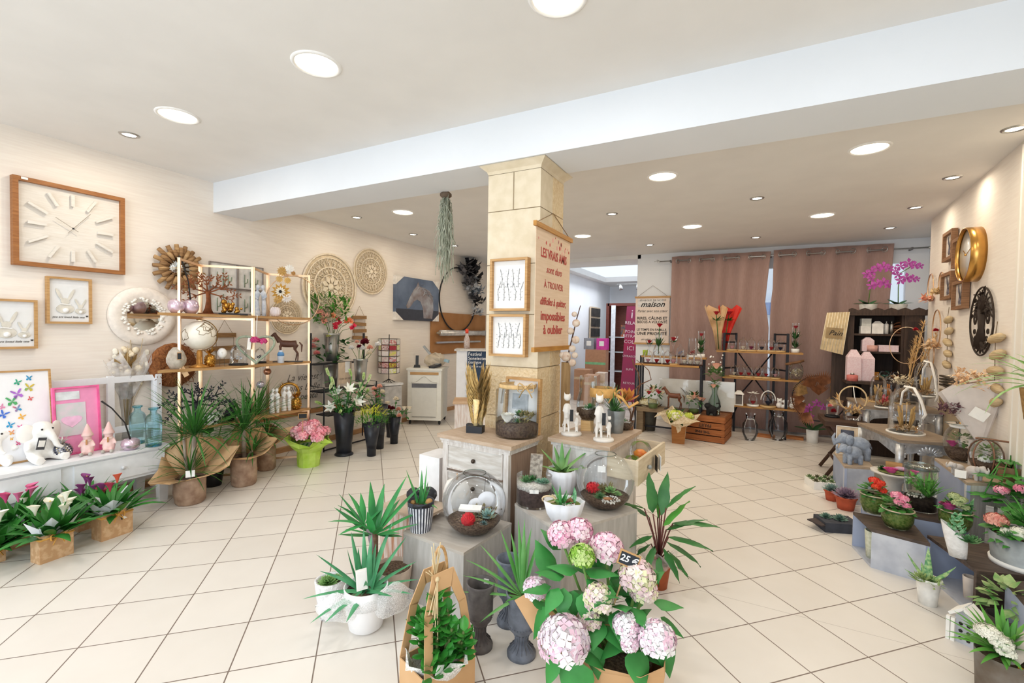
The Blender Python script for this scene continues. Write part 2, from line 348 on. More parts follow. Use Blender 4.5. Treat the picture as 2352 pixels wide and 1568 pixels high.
# ---------------------------------------------------------------- curtains
MAUVE = M('#a0847c', .9, hx2='#a88c84', scale=120, st=(1, 1, .1), bump=.05)
YC = 7.70
def curtain(name, label, pl, pr, zt, n):
    t = thing('curtain', label, 'curtain', ((pl(2.5)+pr(2.5))/2, YC, 0), 0, 'mauve eyelet curtains'); ox = (pl(2.5)+pr(2.5))/2
    mb = MB(); NU, NV = 112, 14; vs = []
    for j in range(NV+1):
        z = .03+(zt-.03)*j/NV; a, b = pl(z), pr(z); am = .045*(.55+.45*j/NV)
        for i in range(NU+1):
            u = i/NU; ph = 2*pi*(n*u-.25)
            vs.append((a+(b-a)*u-ox, am*sin(ph)+.004*sin(2.3*ph+j*.2)*(1-j/NV), z+(.010*sin(ph) if j == NV else 0)))
    mb.add(vs, [(j*(NU+1)+i, j*(NU+1)+i+1, (j+1)*(NU+1)+i+1, (j+1)*(NU+1)+i) for j in range(NV) for i in range(NU)])
    o = mb.build('fabric', MAUVE, t); md = o.modifiers.new('cloth', 'SOLIDIFY'); md.thickness = .003
    zr = zt-.075; a, b = pl(zr), pr(zr)
    for i in range(2*n):
        u = (i+.5)/(2*n); x = a+(b-a)*u-ox; sg = 1 if i % 2 == 0 else -1
        q = MB().tube([(x+.034*cos(k*pi/7)*.7, .034*cos(k*pi/7)*.7*(1 if (i % 2 == 0) else -1)-0, zr+.034*sin(k*pi/7)) for k in range(14)], .007, 5, closed=True)
        q.build('eyelet', STEEL, t)
zc = 2.64
curtain('curtain', 'mauve eyelet curtain on the left, beside the house rules banner', lambda z: -1.172+.0*z, lambda z: .20-(.055*max(0, 1-abs(z-1.9)/.75)) if z > 1.9 else .145+.05*min(1, (1.9-z)/.3) if z > 1.6 else .20, zc, 4)
curtain('curtain', 'mauve eyelet curtain on the right, behind the dark cabinet', lambda z: .225+.012*sin(z*3) if z < 2.0 else .235, lambda z: 1.605-.04*(2.64-z)/1.2, zc+.012, 4)
t = thing('curtain_rod', 'grey metal curtain rod with scroll end carrying both mauve curtains', 'curtain rod', (0, YC, 0))
MB().tube([(-1.36, 0, 2.572), (1.97, 0, 2.572)], .011, 8).build('rod', STEEL, t)
for x in (-1.20, .205, 1.80): MB().box((x, .06, 2.572), (.02, .13, .03)).build('bracket', M('#6d6a6a', .5, .6), t)
MB().tube([(-1.36-.05*i/10-.035*sin(i*.55), 0, 2.572+.03*sin(i*.7)*(1-i/16)) for i in range(14)], .006, 6).build('finial', STEEL, t)
for x in (1.975,): MB().ball((x, 0, 2.572), .02).build('end_knob', STEEL, t)
# what shows through the window gap: the house across the street
h = thing('neighbour_house', 'pale house front with a bluish awning seen through the curtain gap', 'building', (.9, 12, 0))
MB().box((0, .5, 2), (5, .3, 4)).build('wall', M('#e8eaee', .9, 0, .01), h); MB().box((-.55, .3, 2.02), (.5, .3, .28)).build('awning', M('#7f8fb5', .8), h); MB().box((1.35, .33, 1.85), (.3, .05, .25)).build('window', M('#5f7fae', .3), h)
# ================================================================ GROWING THINGS AND VESSELS
def cup(rb, rt, h, t=.004, inn=.9, rim=0, n=0, foot=0):
    """profile of an open pot: outside up, over the rim, down inside"""
    p = [(0, 0), (rb, 0)]
    if foot: p += [(rb, foot)]
    p += [((rb+rt)/2, h/2), (rt, h-(rim or .002))]
    if rim: p += [(rt+.006, h-rim), (rt+.006, h)]
    else: p += [(rt, h)]
    return p + [(rt-t, h), (max(.002, (rb+rt)/2-t), h*(1-inn/2)), (max(.001, rb-t), h*(1-inn))]
def dist(a, b=None): return (Vector(a)-Vector(b or (0, 0, 0))).length
def straps(mb, c, n, L, w, el=(.3, 1.4), bend=(.4, 1.4), kind='strap', cup=.35, seg=6, lv=.25, rad=.008):
    for i in range(n):
        az = 2.4*i+rnd(-.3, .3); q = (i+.5)/n
        mb.leaf((c[0]+rad*cos(az), c[1]+rad*sin(az), c[2]+rnd(0, .02)), az, el[0]+(el[1]-el[0])*q+rnd(-.12, .12), L*rnd(1-lv, 1+lv*.5), w*rnd(.8, 1.1), rnd(*bend), seg, kind, cup)
def bush(mb, c, rad, n, L, w, kind='ovate', flat=1, el=(-.3, .9), cup=.2, bend=(.2, .8), seg=4):
    for i in range(n):
        az = 2.4*i+rnd(-.4, .4); z = 1-(i+.5)/n*1.25; rr = math.sqrt(max(.02, 1-min(1, abs(z))**2))*rnd(.45, 1)
        p = (c[0]+rad*rr*cos(az), c[1]+rad*rr*sin(az), c[2]+rad*flat*max(z, -.3)*rnd(.8, 1))
        mb.leaf(p, az+rnd(-.5, .5), el[0]+(el[1]-el[0])*max(0, z)+rnd(-.2, .2), L*rnd(.7, 1.15), w*rnd(.8, 1.15), rnd(*bend), seg, kind, cup)
def stalks(mb, c, pts, r=.003, n=5):
    for p in pts: mb.tube([c, ((c[0]*2+p[0])/3, (c[1]*2+p[1])/3, (c[2]+p[2])/2), p], r, n)
def rosette(mb, c, r, layers=4, n=8, kind='lance', w=.42, el0=.15, el1=1.3, bend=.25):
    for k in range(layers):
        q = k/max(1, layers-1)
        for i in range(n):
            az = 2*pi*(i+.5*(k % 2))/n+rnd(-.08, .08); mb.leaf((c[0], c[1], c[2]+.12*r*q), az, el0+(el1-el0)*q, r*(1-.5*q), r*w*(1-.3*q), -bend, 3, kind, .5)
def rose(mb, c, r, n=17):
    mb.ball((c[0], c[1], c[2]+r*.42), (r*.42, r*.42, r*.5), 8)
    for i in range(n):
        q = i/n; az = 2.4*i; rr = r*(.10+.35*q)
        mb.leaf((c[0]+rr*cos(az)*.6, c[1]+rr*sin(az)*.6, c[2]+r*.02), az, 1.5-.6*q, r*(.95+.2*q), r*(.8+.4*q), 1.0*q-.5, 4, 'oval', -.55)
def florets(mb, c, r, n, s, flat=.75, colors=1):
    c = Vector(c)
    for i in range(n):
        z = 1-1.35*(i+.5)/n; q = math.sqrt(max(0, 1-z*z)); az = 2.39996*i; d = Vector((q*cos(az), q*sin(az), z)); p = c+Vector((d.x*r, d.y*r, d.z*r*flat))*rnd(.9, 1.05)
        u = d.orthogonal().normalized(); w = d.cross(u); a0 = rnd(0, 1.6); mb.mat(R.randrange(colors))
        for k in range(4):
            a = a0+k*pi/2; e = u*cos(a)+w*sin(a); f = -u*sin(a)+w*cos(a); ss = s*rnd(.85, 1.15)
            mb.add([p, p+e*ss*.55+f*ss*.42+d*ss*.12, p+e*ss*1.05+d*ss*.05, p+e*ss*.55-f*ss*.42+d*ss*.12], [(0, 1, 2, 3)])
def spray(mb, c, r, n, s, flat=.8, kind='oval'):
    """loose froth of tiny leaves or petals"""
    for i in range(n):
        d = Vector((rnd(-1, 1), rnd(-1, 1), rnd(-.4, 1))); d = d.normalized()*rnd(.3, 1)
        mb.leaf((c[0]+d.x*r, c[1]+d.y*r, c[2]+d.z*r*flat), rnd(0, 6.3), rnd(-.4, 1.3), s*rnd(.7, 1.3), s*.6, .4, 2, kind, .3)
def lily(mb, c, az, el, L, w, open_=.9, n=6):
    d = Vector((cos(az)*cos(el), sin(az)*cos(el), sin(el))); u = d.orthogonal().normalized(); v = d.cross(u)
    for i in range(n):
        a = 2*pi*i/n; e = u*cos(a)+v*sin(a); f = -u*sin(a)+v*cos(a); vs = []
        for k in range(5):
            t = k/4; p = Vector(c)+d*L*(t*(1-.25*open_*t))+e*L*open_*t**1.7*.75; wd = w*max(.05, sin(pi*min(1, .12+t*.88)))
            vs += [p-f*wd/2, p-e*wd*.15, p+f*wd/2]
        mb.add(vs, [q for k in range(4) for q in ((3*k, 3*k+1, 3*k+4, 3*k+3), (3*k+1, 3*k+2, 3*k+5, 3*k+4))])
def calla(mb, c, az, L):
    """a calla spathe: a funnel whose lip runs out to a point"""
    vs = []; n = 12; ring = ((.0, .08), (.35, .16), (.7, .30), (1, .52))
    for t, r in ring:
        for j in range(n):
            a = 2*pi*j/n; pull = max(0, cos(a))**3*t*t
            x = r*L*cos(a)*.7+pull*.35*L; y = r*L*sin(a)*.8; z = L*t*(1-.12*max(0, -cos(a)))+pull*.12*L
            vs.append((c[0]+x*cos(az)-y*sin(az), c[1]+x*sin(az)+y*cos(az), c[2]+z))
    mb.add(vs, [(i*n+j, i*n+(j+1) % n, (i+1)*n+(j+1) % n, (i+1)*n+j) for i in range(3) for j in range(n)])
def carnation(mb, c, r, n=26):
    for i in range(n):
        az = 2.4*i; q = i/n; mb.leaf((c[0], c[1], c[2]), az, 1.5-1.3*q, r*rnd(.85, 1.1), r*.8, .2+.5*q, 3, 'oval', .5)
def bow(mb, c, r, rz=0, w=.006):
    for s in (-1, 1):
        pts = [Vector((s*r*(.1+.9*sin(pi*k/8))*1.0, -.004*sin(pi*k/8), r*.55*sin(2*pi*k/8))) for k in range(9)]
        mb.tube([Vector(c)+Matrix.Rotation(rz, 3, 'Z') @ p for p in pts], w, 5, flat=.4)
        mb.tube([Vector(c), Vector(c)+Matrix.Rotation(rz, 3, 'Z') @ Vector((s*r*.5, -.01, -r*.6)), Vector(c)+Matrix.Rotation(rz, 3, 'Z') @ Vector((s*r*.8, -.012, -r*1.2))], w*.8, 5, flat=.4)
    mb.ball(c, w*1.8, 6)
def cloche(name, label, cat, px, py, z, w, h, base, rose_hx, grp, knob=True, basew=1.15, baseh=.05, inner='rose', green=True, rz=0):
    """glass bell on a round base with a bloom inside"""
    P, r, hh = B(px, py, z, w*basew, h); rb = r; r = r/basew; bh = hh*baseh+.006
    t = thing(name, label, cat, P, face(P)+rz, grp)
    MB().lathe([(0, 0), (rb, 0), (rb, bh*.8), (rb*.96, bh), (0, bh)], 24).build('base', base, t)
    g = [(r, bh), (r*.99, hh*.45), (r*.93, hh*.66), (r*.72, hh*.82), (r*.35, hh*.9), (r*.09, hh*.915)]
    if knob: g += [(r*.09, hh*.93), (r*.2, hh*.96), (r*.16, hh*.99), (0, hh)]
    else: g += [(0, hh*.92)]
    MB().lathe(g, 20).build('glass_bell', glass('#fbfdff', .8), t)
    m = MB()
    if inner == 'rose':
        rose(m, (0, 0, bh+hh*.12), r*.62); m.build('rose', rose_hx, t)
        q = MB().tube([(0, 0, bh), (0, 0, bh+hh*.14)], .003, 5)
        for a in range(6): q.leaf((0, 0, bh+.005), a*1.05, .35, r*.85, r*.4, .5, 3, 'ovate')
        if green: q.build('greenery', DGRN, t)
    elif inner == 'dried':
        for k in range(26):
            a = 2.4*k; m.tube([(r*.25*cos(a), r*.25*sin(a), bh), (r*.5*cos(a), r*.5*sin(a), bh+hh*rnd(.2, .55))], .0025, 4).mat(k % 3)
            m.ball((r*.5*cos(a), r*.5*sin(a), bh+hh*rnd(.2, .55)), rnd(.006, .014), 5)
        spray(m, (0, 0, bh+hh*.16), r*.75, 70, .025, .6); m.build('dried_flowers', rose_hx, t)
    return t
def bowl_terrarium(name, label, cat, px, py, z, w, h, mouth=.6, flare=0, group=None, soil=.3, fill=None, tint='#fbfdff', base_r=.45, prof=None):
    P, r, hh = B(px, py, z, w*base_r if not prof else w, h); R0 = r/base_r if not prof else r
    t = thing(name, label, cat, P, face(P), group)
    if prof: g = [(a*R0, b*hh) for a, b in prof]
    else:
        g = [(0, 0), (R0*base_r, .002)]
        for k in range(1, 13):
            a = -1.1+ (1.1+math.asin(min(.98, math.sqrt(1-mouth*mouth))))*k/12 if mouth < 1 else -1.1+1.1*k/12
            g.append((R0*max(cos(a), .02), 0)); 
        a0, a1 = -math.acos(base_r), math.acos(mouth); g = [(0, 0)]
        for k in range(14):
            a = a0+(a1-a0)*k/13; g.append((R0*cos(a), hh*(sin(a)-sin(a0))/(sin(a1)-sin(a0))))
        if flare: g += [(R0*(mouth+flare*.4), hh*1.03), (R0*(mouth+flare), hh*1.09)]
    MB().lathe(g, 32).build('glass_bowl', glass(tint, .9), t)
    MB().tube([(g[-1][0]*cos(2*pi*k/32), g[-1][0]*sin(2*pi*k/32), g[-1][1]) for k in range(32)], .0025, 5, closed=True).build('glass_rim', glass('#e8f0ee', 1.2), t)
    if soil:
        zs_ = hh*soil; s = [(max(0, a*.975-.001), b) for a, b in g if b < zs_]; rr = s[-1][0]; 
        ra = R0
        for (a, b), (c, d) in zip(g, g[1:]):
            if b <= zs_ <= d and d > b: ra = a+(c-a)*(zs_-b)/(d-b)
        s += [(ra*.965, zs_), (ra*.6, zs_+.006), (ra*.3, zs_+.002), (0, zs_+.008)]
        s[0] = (0, .003)
        MB().lathe([(max(a, 0), max(b, .003)) for a, b in s], 24).build('soil', SOIL, t)
    return t, R0, hh
def stone_patch(mb, c, r, n=40, s=.006):
    for i in range(n):
        a, q = rnd(0, 6.3), r*math.sqrt(rnd(0, 1)); mb.ball((c[0]+q*cos(a), c[1]+q*sin(a), c[2]+rnd(0, s)), s*rnd(.6, 1.2), 5)
def picture(name, label, cat, loc, rz, w, h, frame, face_mat, fw=.018, depth=.03, tilt=0, group=None):
    """a framed panel standing or hanging: local x across, z up from its lower edge, front towards -y"""
    t = thing(name, label, cat, loc, rz, group); t.rotation_euler = (tilt, 0, rz)
    m = MB()
    for x in (-1, 1): m.box((x*(w/2-fw/2), 0, h/2), (fw, depth, h))
    for z in (0, 1): m.box((0, 0, fw/2+z*(h-fw)), (w-2*fw, depth, fw))
    m.build('frame', frame, t)
    MB().box((0, depth*.15, h/2), (w-2*fw, .008, h-2*fw)).build('picture_panel', face_mat, t)
    return t
def price_tag(t, p, w, h, rz=0, rx=0, dark=True, stick=0):
    m = MB().mat(0).box(p, (w, .003, h), rz, rx).mat(1).box((p[0], p[1]-.0022, p[2]), (w*.84, .002, h*.8), rz, rx)
    if stick: m.mat(0).box((p[0], p[1]+.001, p[2]-h/2-stick/2), (.006, .002, stick), 0, rx)
    m.build('price_tag', [wood('#b98d5a', '#a57a49'), M('#26282b', .8)] if dark else [PAPER, WHT], t)
def blob(name, label, cat, loc, rz, parts, mat, fuse=.006, group=None, bits=None):
    """a cast or sewn figure: swollen balls and limbs fused to one body"""
    t = thing(name, label, cat, loc, rz, group); m = MB()
    for q in parts:
        if q[0] == 'b': m.ball(q[1], q[2], 10)
        else: m.tube(q[1], q[2], 8)
    m.build('body', mat, t, fuse=fuse)
    for nm, mt, f in (bits or []):
        b = MB(); f(b); b.build(nm, mt, t)
    return t
# ================================================================ LEFT WALL
XL = -4.70; RZL = pi/2
INK = M('#2b2725', .8, 0, 0); OAKF = wood('#a8703f', '#8f5a2e'); LOAK = wood('#c9a06c', '#b08653'); WWOOD = wood('#e6e0d8', '#dcd5cb', .7)
def lw(px, py, off=0): return onX(px, py, XL+off)
# large square wall clock
a, b, c = lw(22, 405), lw(280, 457), lw(276, 631); w, h = b.y-a.y, b.z-c.z
t = picture('wall_clock', 'large square wall clock with brown wood frame and pale face', 'clock', (XL+.027, (a.y+b.y)/2, c.z), RZL, w, h, OAKF, WWOOD, .03, .052)
cz = h/2
for k in range(12):
    m = MB()
    q = pi/2-k*pi/6; r1 = .275 if k % 3 else (.25 if k % 6 else .255); L = .10 if k % 3 else (.10 if k % 6 else .085)
    if k in (2, 4, 8, 10): r1 = .285; L = .12
    m.box(((r1-L/2)*cos(q)*1.0, -.012, cz+(r1-L/2)*sin(q)), (L, .018, .016 if k % 3 else .02), ry=-q)
    m.build('hour_mark', WWOOD, t)
for q, L, nm in ((radians(52), .17, 'minute_hand'), (radians(147), .12, 'hour_hand')):
    MB().box((L*.35*cos(q), -.02, cz+L*.35*sin(q)), (L*1.3, .003, .004), ry=-q).build(nm, M('#a79d90', .5), t)
MB().box((0, -.0215, cz), (.012, .003, .012)).build('hand_pin', INK, t)
MB().box((-w/2+.06, -.029, h-.012), (.035, .002, .016)).build('price_sticker', PAPER, t)
def bunnies(p, label):
    t = picture('picture_frame', label, 'picture', p, RZL, .265, .355, LOAK, M('#e6e7e8', .8, 0, .02), .016, .036, group='framed rabbit pictures')
    for s, x, z in ((1, -.025, .115), (.62, .065, .10)):
        m = MB(); m.slab([(x+.052*s*cos(k*pi/10), z+.036*s*sin(k*pi/10)) for k in range(20)], .004, T((0, -.002, 0)))
        m.slab([(x+.025*s*cos(k*pi/8), z+.058*s+.024*s*sin(k*pi/8)) for k in range(16)], .004, T((0, -.003, 0)))
        for e in (-1, 1): m.slab([(x+e*.017*s+.010*s*cos(k*pi/8)+e*.018*s*(1+sin(k*pi/8)), z+.108*s+.045*s*sin(k*pi/8)) for k in range(16)], .004, T((0, -.004, 0)))
        m.build('rabbit', M('#d8d3c8', .9), t); MB().ball((x+.004*s, -.006, z-.012*s), (.021*s, .012*s, .019*s), 8).build('pompom_tail', WHT, t)
        MB().box((x, -.007, z+.035*s), (.06*s, .003, .007*s), ry=.1).build('neck_ribbon', WHT, t)
    text('you are loved little one', .021, INK, t, T((-.005, -.002, .052)), shear=.35, sx=.95)
    m = MB(); m.slab([(.105+.008*(sin(k*pi/8)**3), .062+.0065*(cos(k*pi/8)-.35*cos(k*pi/4))) for k in range(16)], .003, T((0, -.002, 0))); m.build('heart', INK, t)
bunnies((XL+.02, 1.555, 1.42), 'smaller oak framed rabbit picture hanging directly below the wooden clock')
bunnies((XL+.02, 1.24, 1.235), 'oak framed rabbit picture cut by the left edge of the picture')
# driftwood ray mirror
c = lw(405, 615); t = thing('wall_mirror', 'round mirror ringed by driftwood petals behind the gold shelf top', 'mirror', (XL+.03, c.y, c.z), RZL)
MB().lathe([(.105, -.01), (.105, 0), (0, .002)], 28).build('mirror_glass', M('#d9dcdb', .05, 1, 0), t).rotation_euler = (pi/2, 0, 0)
DRIFT = wood('#a98459', '#7d5c3c', .85)
for i in range(34):
    q = 2*pi*i/34; ly = i % 2; r0, r1 = (.10, .215) if ly else (.085, .17); r0 += rnd(-.01, .01); r1 += rnd(-.015, .012)
    MB().tube([(r0*cos(q), -.012-.012*(1-ly), r0*sin(q)), ((r0+r1)/2*cos(q), -.016-.014*(1-ly), (r0+r1)/2*sin(q)), (r1*cos(q), -.012-.012*(1-ly), r1*sin(q))], [.012, .02, .018], 7).build('driftwood_petal', DRIFT if i % 3 else wood('#bf9c70', '#99754b', .85), t)
# shell mirror
c = lw(327, 726); t = thing('shell_mirror', 'round mirror with white shell rim and pale disc frame, above the vase', 'mirror', (XL+.02, c.y, c.z), RZL)
o = MB().lathe([(.125, -.004), (.125, .012), (.20, .02), (.245, .012), (.25, 0), (.25, -.015)], 40).build('disc_frame', M('#efe6dc', .8, 0, .06, 30), t); o.rotation_euler = (pi/2, 0, 0)
MB().lathe([(0, .006), (.13, .006)], 32).build('mirror_glass', M('#dfe2e0', .03, 1, 0), t).rotation_euler = (pi/2, 0, 0)
m = MB()
for i in range(90):
    q = rnd(0, 6.3); r = rnd(.122, .165); m.ball((r*cos(q), -.016-rnd(0, .008), r*sin(q)), (.013, .007, .009), 6)
m.build('shell_rim', M('#f4f0e8', .6, 0, .06), t)
# cactus print in four panes
a, b = lw(478, 598), lw(602, 612); t = thing('picture_frame', 'four pane cactus print in thin grey frames behind the rust tree', 'picture', (XL+.01, (a.y+b.y)/2, 1.545), RZL); hw = (b.y-a.y)/2
for i in (0, 1):
    for j in (0, 1):
        x = (-.5+i)*hw; z = .125+j*.255; f = MB()
        for s in (-1, 1): f.box((x+s*hw*.485, -.006, z), (.008, .02, .25)); f.box((x, -.006, z+s*.121), (hw*.97, .02, .008))
        f.build('pane_frame', M('#8f8580', .6), t); pn = MB().box((x, 0, z), (hw*.95, .004, .24)).build('print', M('#dcdad6', .7), t)
        m = MB()
        for k, (dx, hh) in enumerate(((-.06, .13), (.0, .17), (.05, .11))):
            m.tube([(x+dx, -.004, z-.10), (x+dx, -.004, z-.10+hh)], [.012, .010], 6, flat=.3)
            m.tube([(x+dx, -.004, z-.06), (x+dx+.025, -.004, z-.05), (x+dx+.03, -.004, z-.01)], .007, 5, flat=.3)
        m.build('cactus', M('#86967f', .8), t)
# carved mandalas
MAN = M('#eee1cd', .85, hx2='#e2d2b8', scale=30); MANS = M('#d9c9ae', .9)
def mandala(p, r, label, name='carved_panel'):
    t = thing(name, label, 'wall decoration', p, RZL, 'carved round wall panels')
    m = MB()
    for rr, w in ((1, .03), (.88, .022), (.60, .03), (.37, .02)): m.tube([(r*rr*cos(2*pi*k/40), 0, r*rr*sin(2*pi*k/40)) for k in range(40)], r*w, 5, closed=True)
    m.build('rings', MAN, t)
    m = MB(); 
    for r0, r1, n, w in ((.60, .88, 22, .11), (.38, .60, 16, .10), (.13, .37, 9, .16)):
        for i in range(n):
            q = 2*pi*i/n; rm = (r0+r1)/2; pts = [(r0, 0), (rm, w/2), (r1, 0), (rm, -w/2)]
            ring = [(r*(x*cos(q)-y*sin(q)), r*(x*sin(q)+y*cos(q))) for x, y in pts]
            m.tube([(x, -.003, z) for x, z in ring], r*.014, 4, closed=True)
            if r0 > .3:
                qq = q+pi/n; m.tube([(r*r0*cos(q), -.004, r*r0*sin(q)), (r*r1*.98*cos(qq), -.004, r*r1*.98*sin(qq)), (r*r0*cos(q+2*pi/n), -.004, r*r0*sin(q+2*pi/n))], r*.016, 4)
                m.ball((r*rm*cos(q), -.006, r*rm*sin(q)), r*.03, 5)
            else: m.add([(r*(x*cos(q)-y*sin(q)), -.012, r*(x*sin(q)+y*cos(q))) for x, y in ((.1, 0), (.24, .08), (.36, 0), (.24, -.08))], [(0, 1, 2, 3)])
    m.build('petal_carving', MAN, t)
    MB().slab([(r*.97*cos(2*pi*k/40), r*.97*sin(2*pi*k/40)) for k in range(40)], .006, T((0, .012, 0))).build('back_board', MANS, t)
    MB().ball((0, -.004, 0), (.11*r, .012, .11*r), 14).build('centre_boss', M('#e9dcc4', .8), t)
    return t
c = lw(757, 659); mandala((XL+.02, c.y, c.z), .405, 'largest carved round lace panel on the wall, pale wood')
c = lw(850, 624); mandala((XL+.02, c.y, c.z), .308, 'carved round lace panel hanging highest, right of the largest one')
c = lw(656, 726); mandala((XL+.02, c.y, c.z), .20, 'smallest carved round lace panel, behind the gold shelf')
# horse canvas
a, b, c = lw(903, 632), lw(1002, 650), lw(1001, 738); w, h = b.y-a.y, a.z-c.z
t = thing('canvas_print', 'wrapped canvas of a pale horse on dark blue grey', 'picture', (XL+.03, (a.y+b.y)/2, c.z), RZL)
MB().box((0, 0, h/2), (w, .05, h)).build('canvas', M('#4d5a70', .35, hx2='#6e7c92', scale=2.5), t)
MB().box((0, -.0255, h*.13), (w*.98, .002, h*.26)).build('dark_foreground', M('#33343c', .35), t)
HP = [(-.28, .34), (-.22, .50), (-.12, .72), (-.06, .80), (-.02, .92), (.02, .82), (.12, .80), (.26, .74), (.34, .60), (.36, .30), (.33, .06), (.12, .06), (.10, .30), (.04, .46), (-.04, .50), (-.12, .44), (-.20, .30), (-.26, .27)]
MB().slab([(x*w, z*h) for x, z in HP], .002, T((0, -.028, 0))).build('horse_shape', M('#a9a9ae', .4, hx2='#7a6a66', scale=6), t)
m = MB()
for i in range(16): m.leaf((w*(.02+.02*i), -.03, h*(.86-.018*i)), pi if i % 2 else 0, rnd(-.9, .4), .12, .018, .4, 3)
m.build('mane', M('#c4c9d2', .5), t)
for sx in (-1, 1):
    for sz in (0, 1):
        m = MB(); m.slab([(sx*(w/2+.004), h*sz), (sx*(w/2-.17), h*sz), (sx*(w/2+.004), h*sz+(.12 if sz == 0 else -.13))], .058)
        m.build('corner_guard', M('#e8e2da', .8), t)
# brown paper board and foil roll, black hoop wreath
a, b, c = lw(988, 716), lw(1112, 722), lw(988, 822); t = thing('paper_dispenser', 'brown kraft paper sheet on wall board with silver foil roll', 'paper dispenser', (XL+.02, (a.y+b.y)/2, 0), RZL); w = b.y-a.y
MB().box((0, 0, (a.z+1.0)/2), (w, .03, a.z-1.0)).build('kraft_sheet', M('#b07e4e', .7, hx2='#a06d3e', scale=3), t)
MB().tube([(-w*.42, -.09, 1.36), (w*.55, -.09, 1.36)], .05, 12).build('foil_roll', M('#d5d2ce', .25, .6, .15), t)
MB().tube([(-w*.47, -.09, 1.36), (w*.58, -.09, 1.36)], .018, 8).build('roll_core', M('#9b8b76', .8), t)
MB().box((-.1, -.06, 1.2), (w*.8, .03, .03)).build('cutter_bar', STEEL, t)
c = lw(1053, 688, .06); t = thing('hoop_wreath', 'black wire hoop with black and grey paper flowers', 'wreath', (XL+.06, c.y, c.z), RZL)
MB().tube([(.56*cos(2*pi*k/48), 0, .56*sin(2*pi*k/48)) for k in range(48)], .012, 6, closed=True).build('hoop', BLK, t)
FB = [M('#242326', .8), M('#6d6a6c', .8), M('#c3c6ca', .8), M('#8e98a3', .8)]
for x, z, r, k in ((.12, .50, .20, 1), (.30, .48, .19, 0), (.24, .62, .17, 0), (.42, .38, .17, 0), (.18, .30, .15, 1), (.32, .22, .16, 2), (.45, .16, .15, 3), (.38, .05, .14, 1), (.52, -.02, .13, 0), (.36, .38, .10, 2), (.50, -.22, .13, 2)):
    m = MB(); spray(m, (x, -.09, z), r*.75, 46, r*.75, 1, 'oval'); m.build('paper_flower', FB[k], t)
# string-hung driftwood signs
def ladder(px, py, wpx, n, dz, label, lab=None):
    p = lw(px, py); t = thing('driftwood_hanging', label, 'wall decoration', (XL+.03, p.y, p.z), RZL, 'string hung driftwood'); k = mpp(p); w = wpx*k*.9
    for i in range(n): MB().box((rnd(-.01, .01), 0, -.15-dz*i), (w*rnd(.85, 1.05), .025, .045), ry=rnd(-.04, .04)).build('driftwood_slat', DRIFT, t)
    MB().tube([(-w*.38, 0, -.15-dz*(n-1)), (-w*.38, 0, -.15), (0, .01, 0), (w*.38, 0, -.15), (w*.38, 0, -.15-dz*(n-1))], .003, 4).build('string', M('#8b7355', .9), t)
ladder(513, 735, 58, 3, .13, 'string hung driftwood boards beside the gold pineapple'); ladder(823, 703, 46, 4, .09, 'string hung driftwood ladder right of the alstroemeria')
# ================================================================ WHITE CONSOLE AND WHAT STANDS ON IT
BZ = .455; t = thing('console_table', 'white painted console with drawers under plush toys and bottles', 'console table', (-4.42, 1.35, 0)); PW = M('#f1f2f5', .5, 0, .03)
MB().box((0, 0, BZ-.012), (.44, 1.32, .024)).build('top', PW, t); MB().box((-.005, 0, .335), (.40, 1.28, .21)).build('carcass', PW, t)
for y in (.35, -.28):
    d = MB().box((.200, y, .335), (.014, .56, .16)).build('drawer', PW, t); MB().ball((.218, y, .335), .014, 8).build('knob', M('#d5d5d8', .3), d)
for x in (-.18, .19):
    for y in (-.62, .62): MB().box((x, y, .115), (.055, .055, .23), top=1.3).build('leg', PW, t)
t = thing('window_frame_decor', 'white mock window frame standing behind the console', 'decorative frame', (-4.635, 1.77, 0), RZL); m = MB()
for x in (-.35, .02, .335): m.box((x, 0, .5), (.045, .03, 1.0))
for z in (.12, .55, .965): m.box((0, 0, z), (.70, .028, .05))
m.build('frame', PW, t); MB().box((.345, -.03, .5), (.035, .05, .99)).build('edge_post', PW, t)
# leaning butterfly print and pink boxed frame
p = onX(113, 845, -4.56); pic = picture('picture_frame', 'white print with rainbow butterflies leaning at the far left', 'picture', (-4.47, p.y-.29, BZ), RZL, .58, p.z-BZ, LOAK, M('#f3f3f6', .6, 0, .01), .012, .022, tilt=-.12)
BUT = ['#1fa27a', '#1d8fc0', '#f2bd2f', '#b06fd0', '#e2504f', '#57b36e', '#ea8ab8', '#e84a4d', '#4575d8', '#f4b53c', '#2a9bcf', '#e05f9c', '#d64277', '#66c088', '#cf3a78', '#efb73a']
for i, (px, py, s) in enumerate(((44, 878, 12), (71, 868, 11), (70, 890, 17), (43, 905, 20), (72, 915, 9), (30, 922, 20), (6, 934, 11), (42, 938, 14), (8, 952, 17), (50, 957, 12), (23, 976, 13), (46, 980, 9), (26, 993, 10), (41, 998, 9), (40, 1017, 9), (25, 1007, 6))):
    q = onX(px, py, -4.50); k = mpp(q)*s*.62; x = q.y-(p.y-.29); z = q.z-BZ; a = rnd(-.5, .5); m = MB()
    for sg in (-1, 1):
        for pts in (((0, 0), (.5, .25), (1, .85), (.75, .95), (.2, .5)), ((0, 0), (.7, -.1), (.8, -.55), (.4, -.7), (.1, -.3))):
            m.slab([(x+k*(sg*u*.8*cos(a)-v*sin(a)), z+k*(sg*u*.8*sin(a)+v*cos(a))) for u, v in (pts if sg > 0 else pts[::-1])], .0015, T((0, -.004, 0)))
    m.build('butterfly', M(BUT[i], .7, hx2=BUT[(i+3) % 16] if i % 5 == 2 else None), pic)
a = onX(115, 890, -4.50); b = onX(223, 888, -4.50)
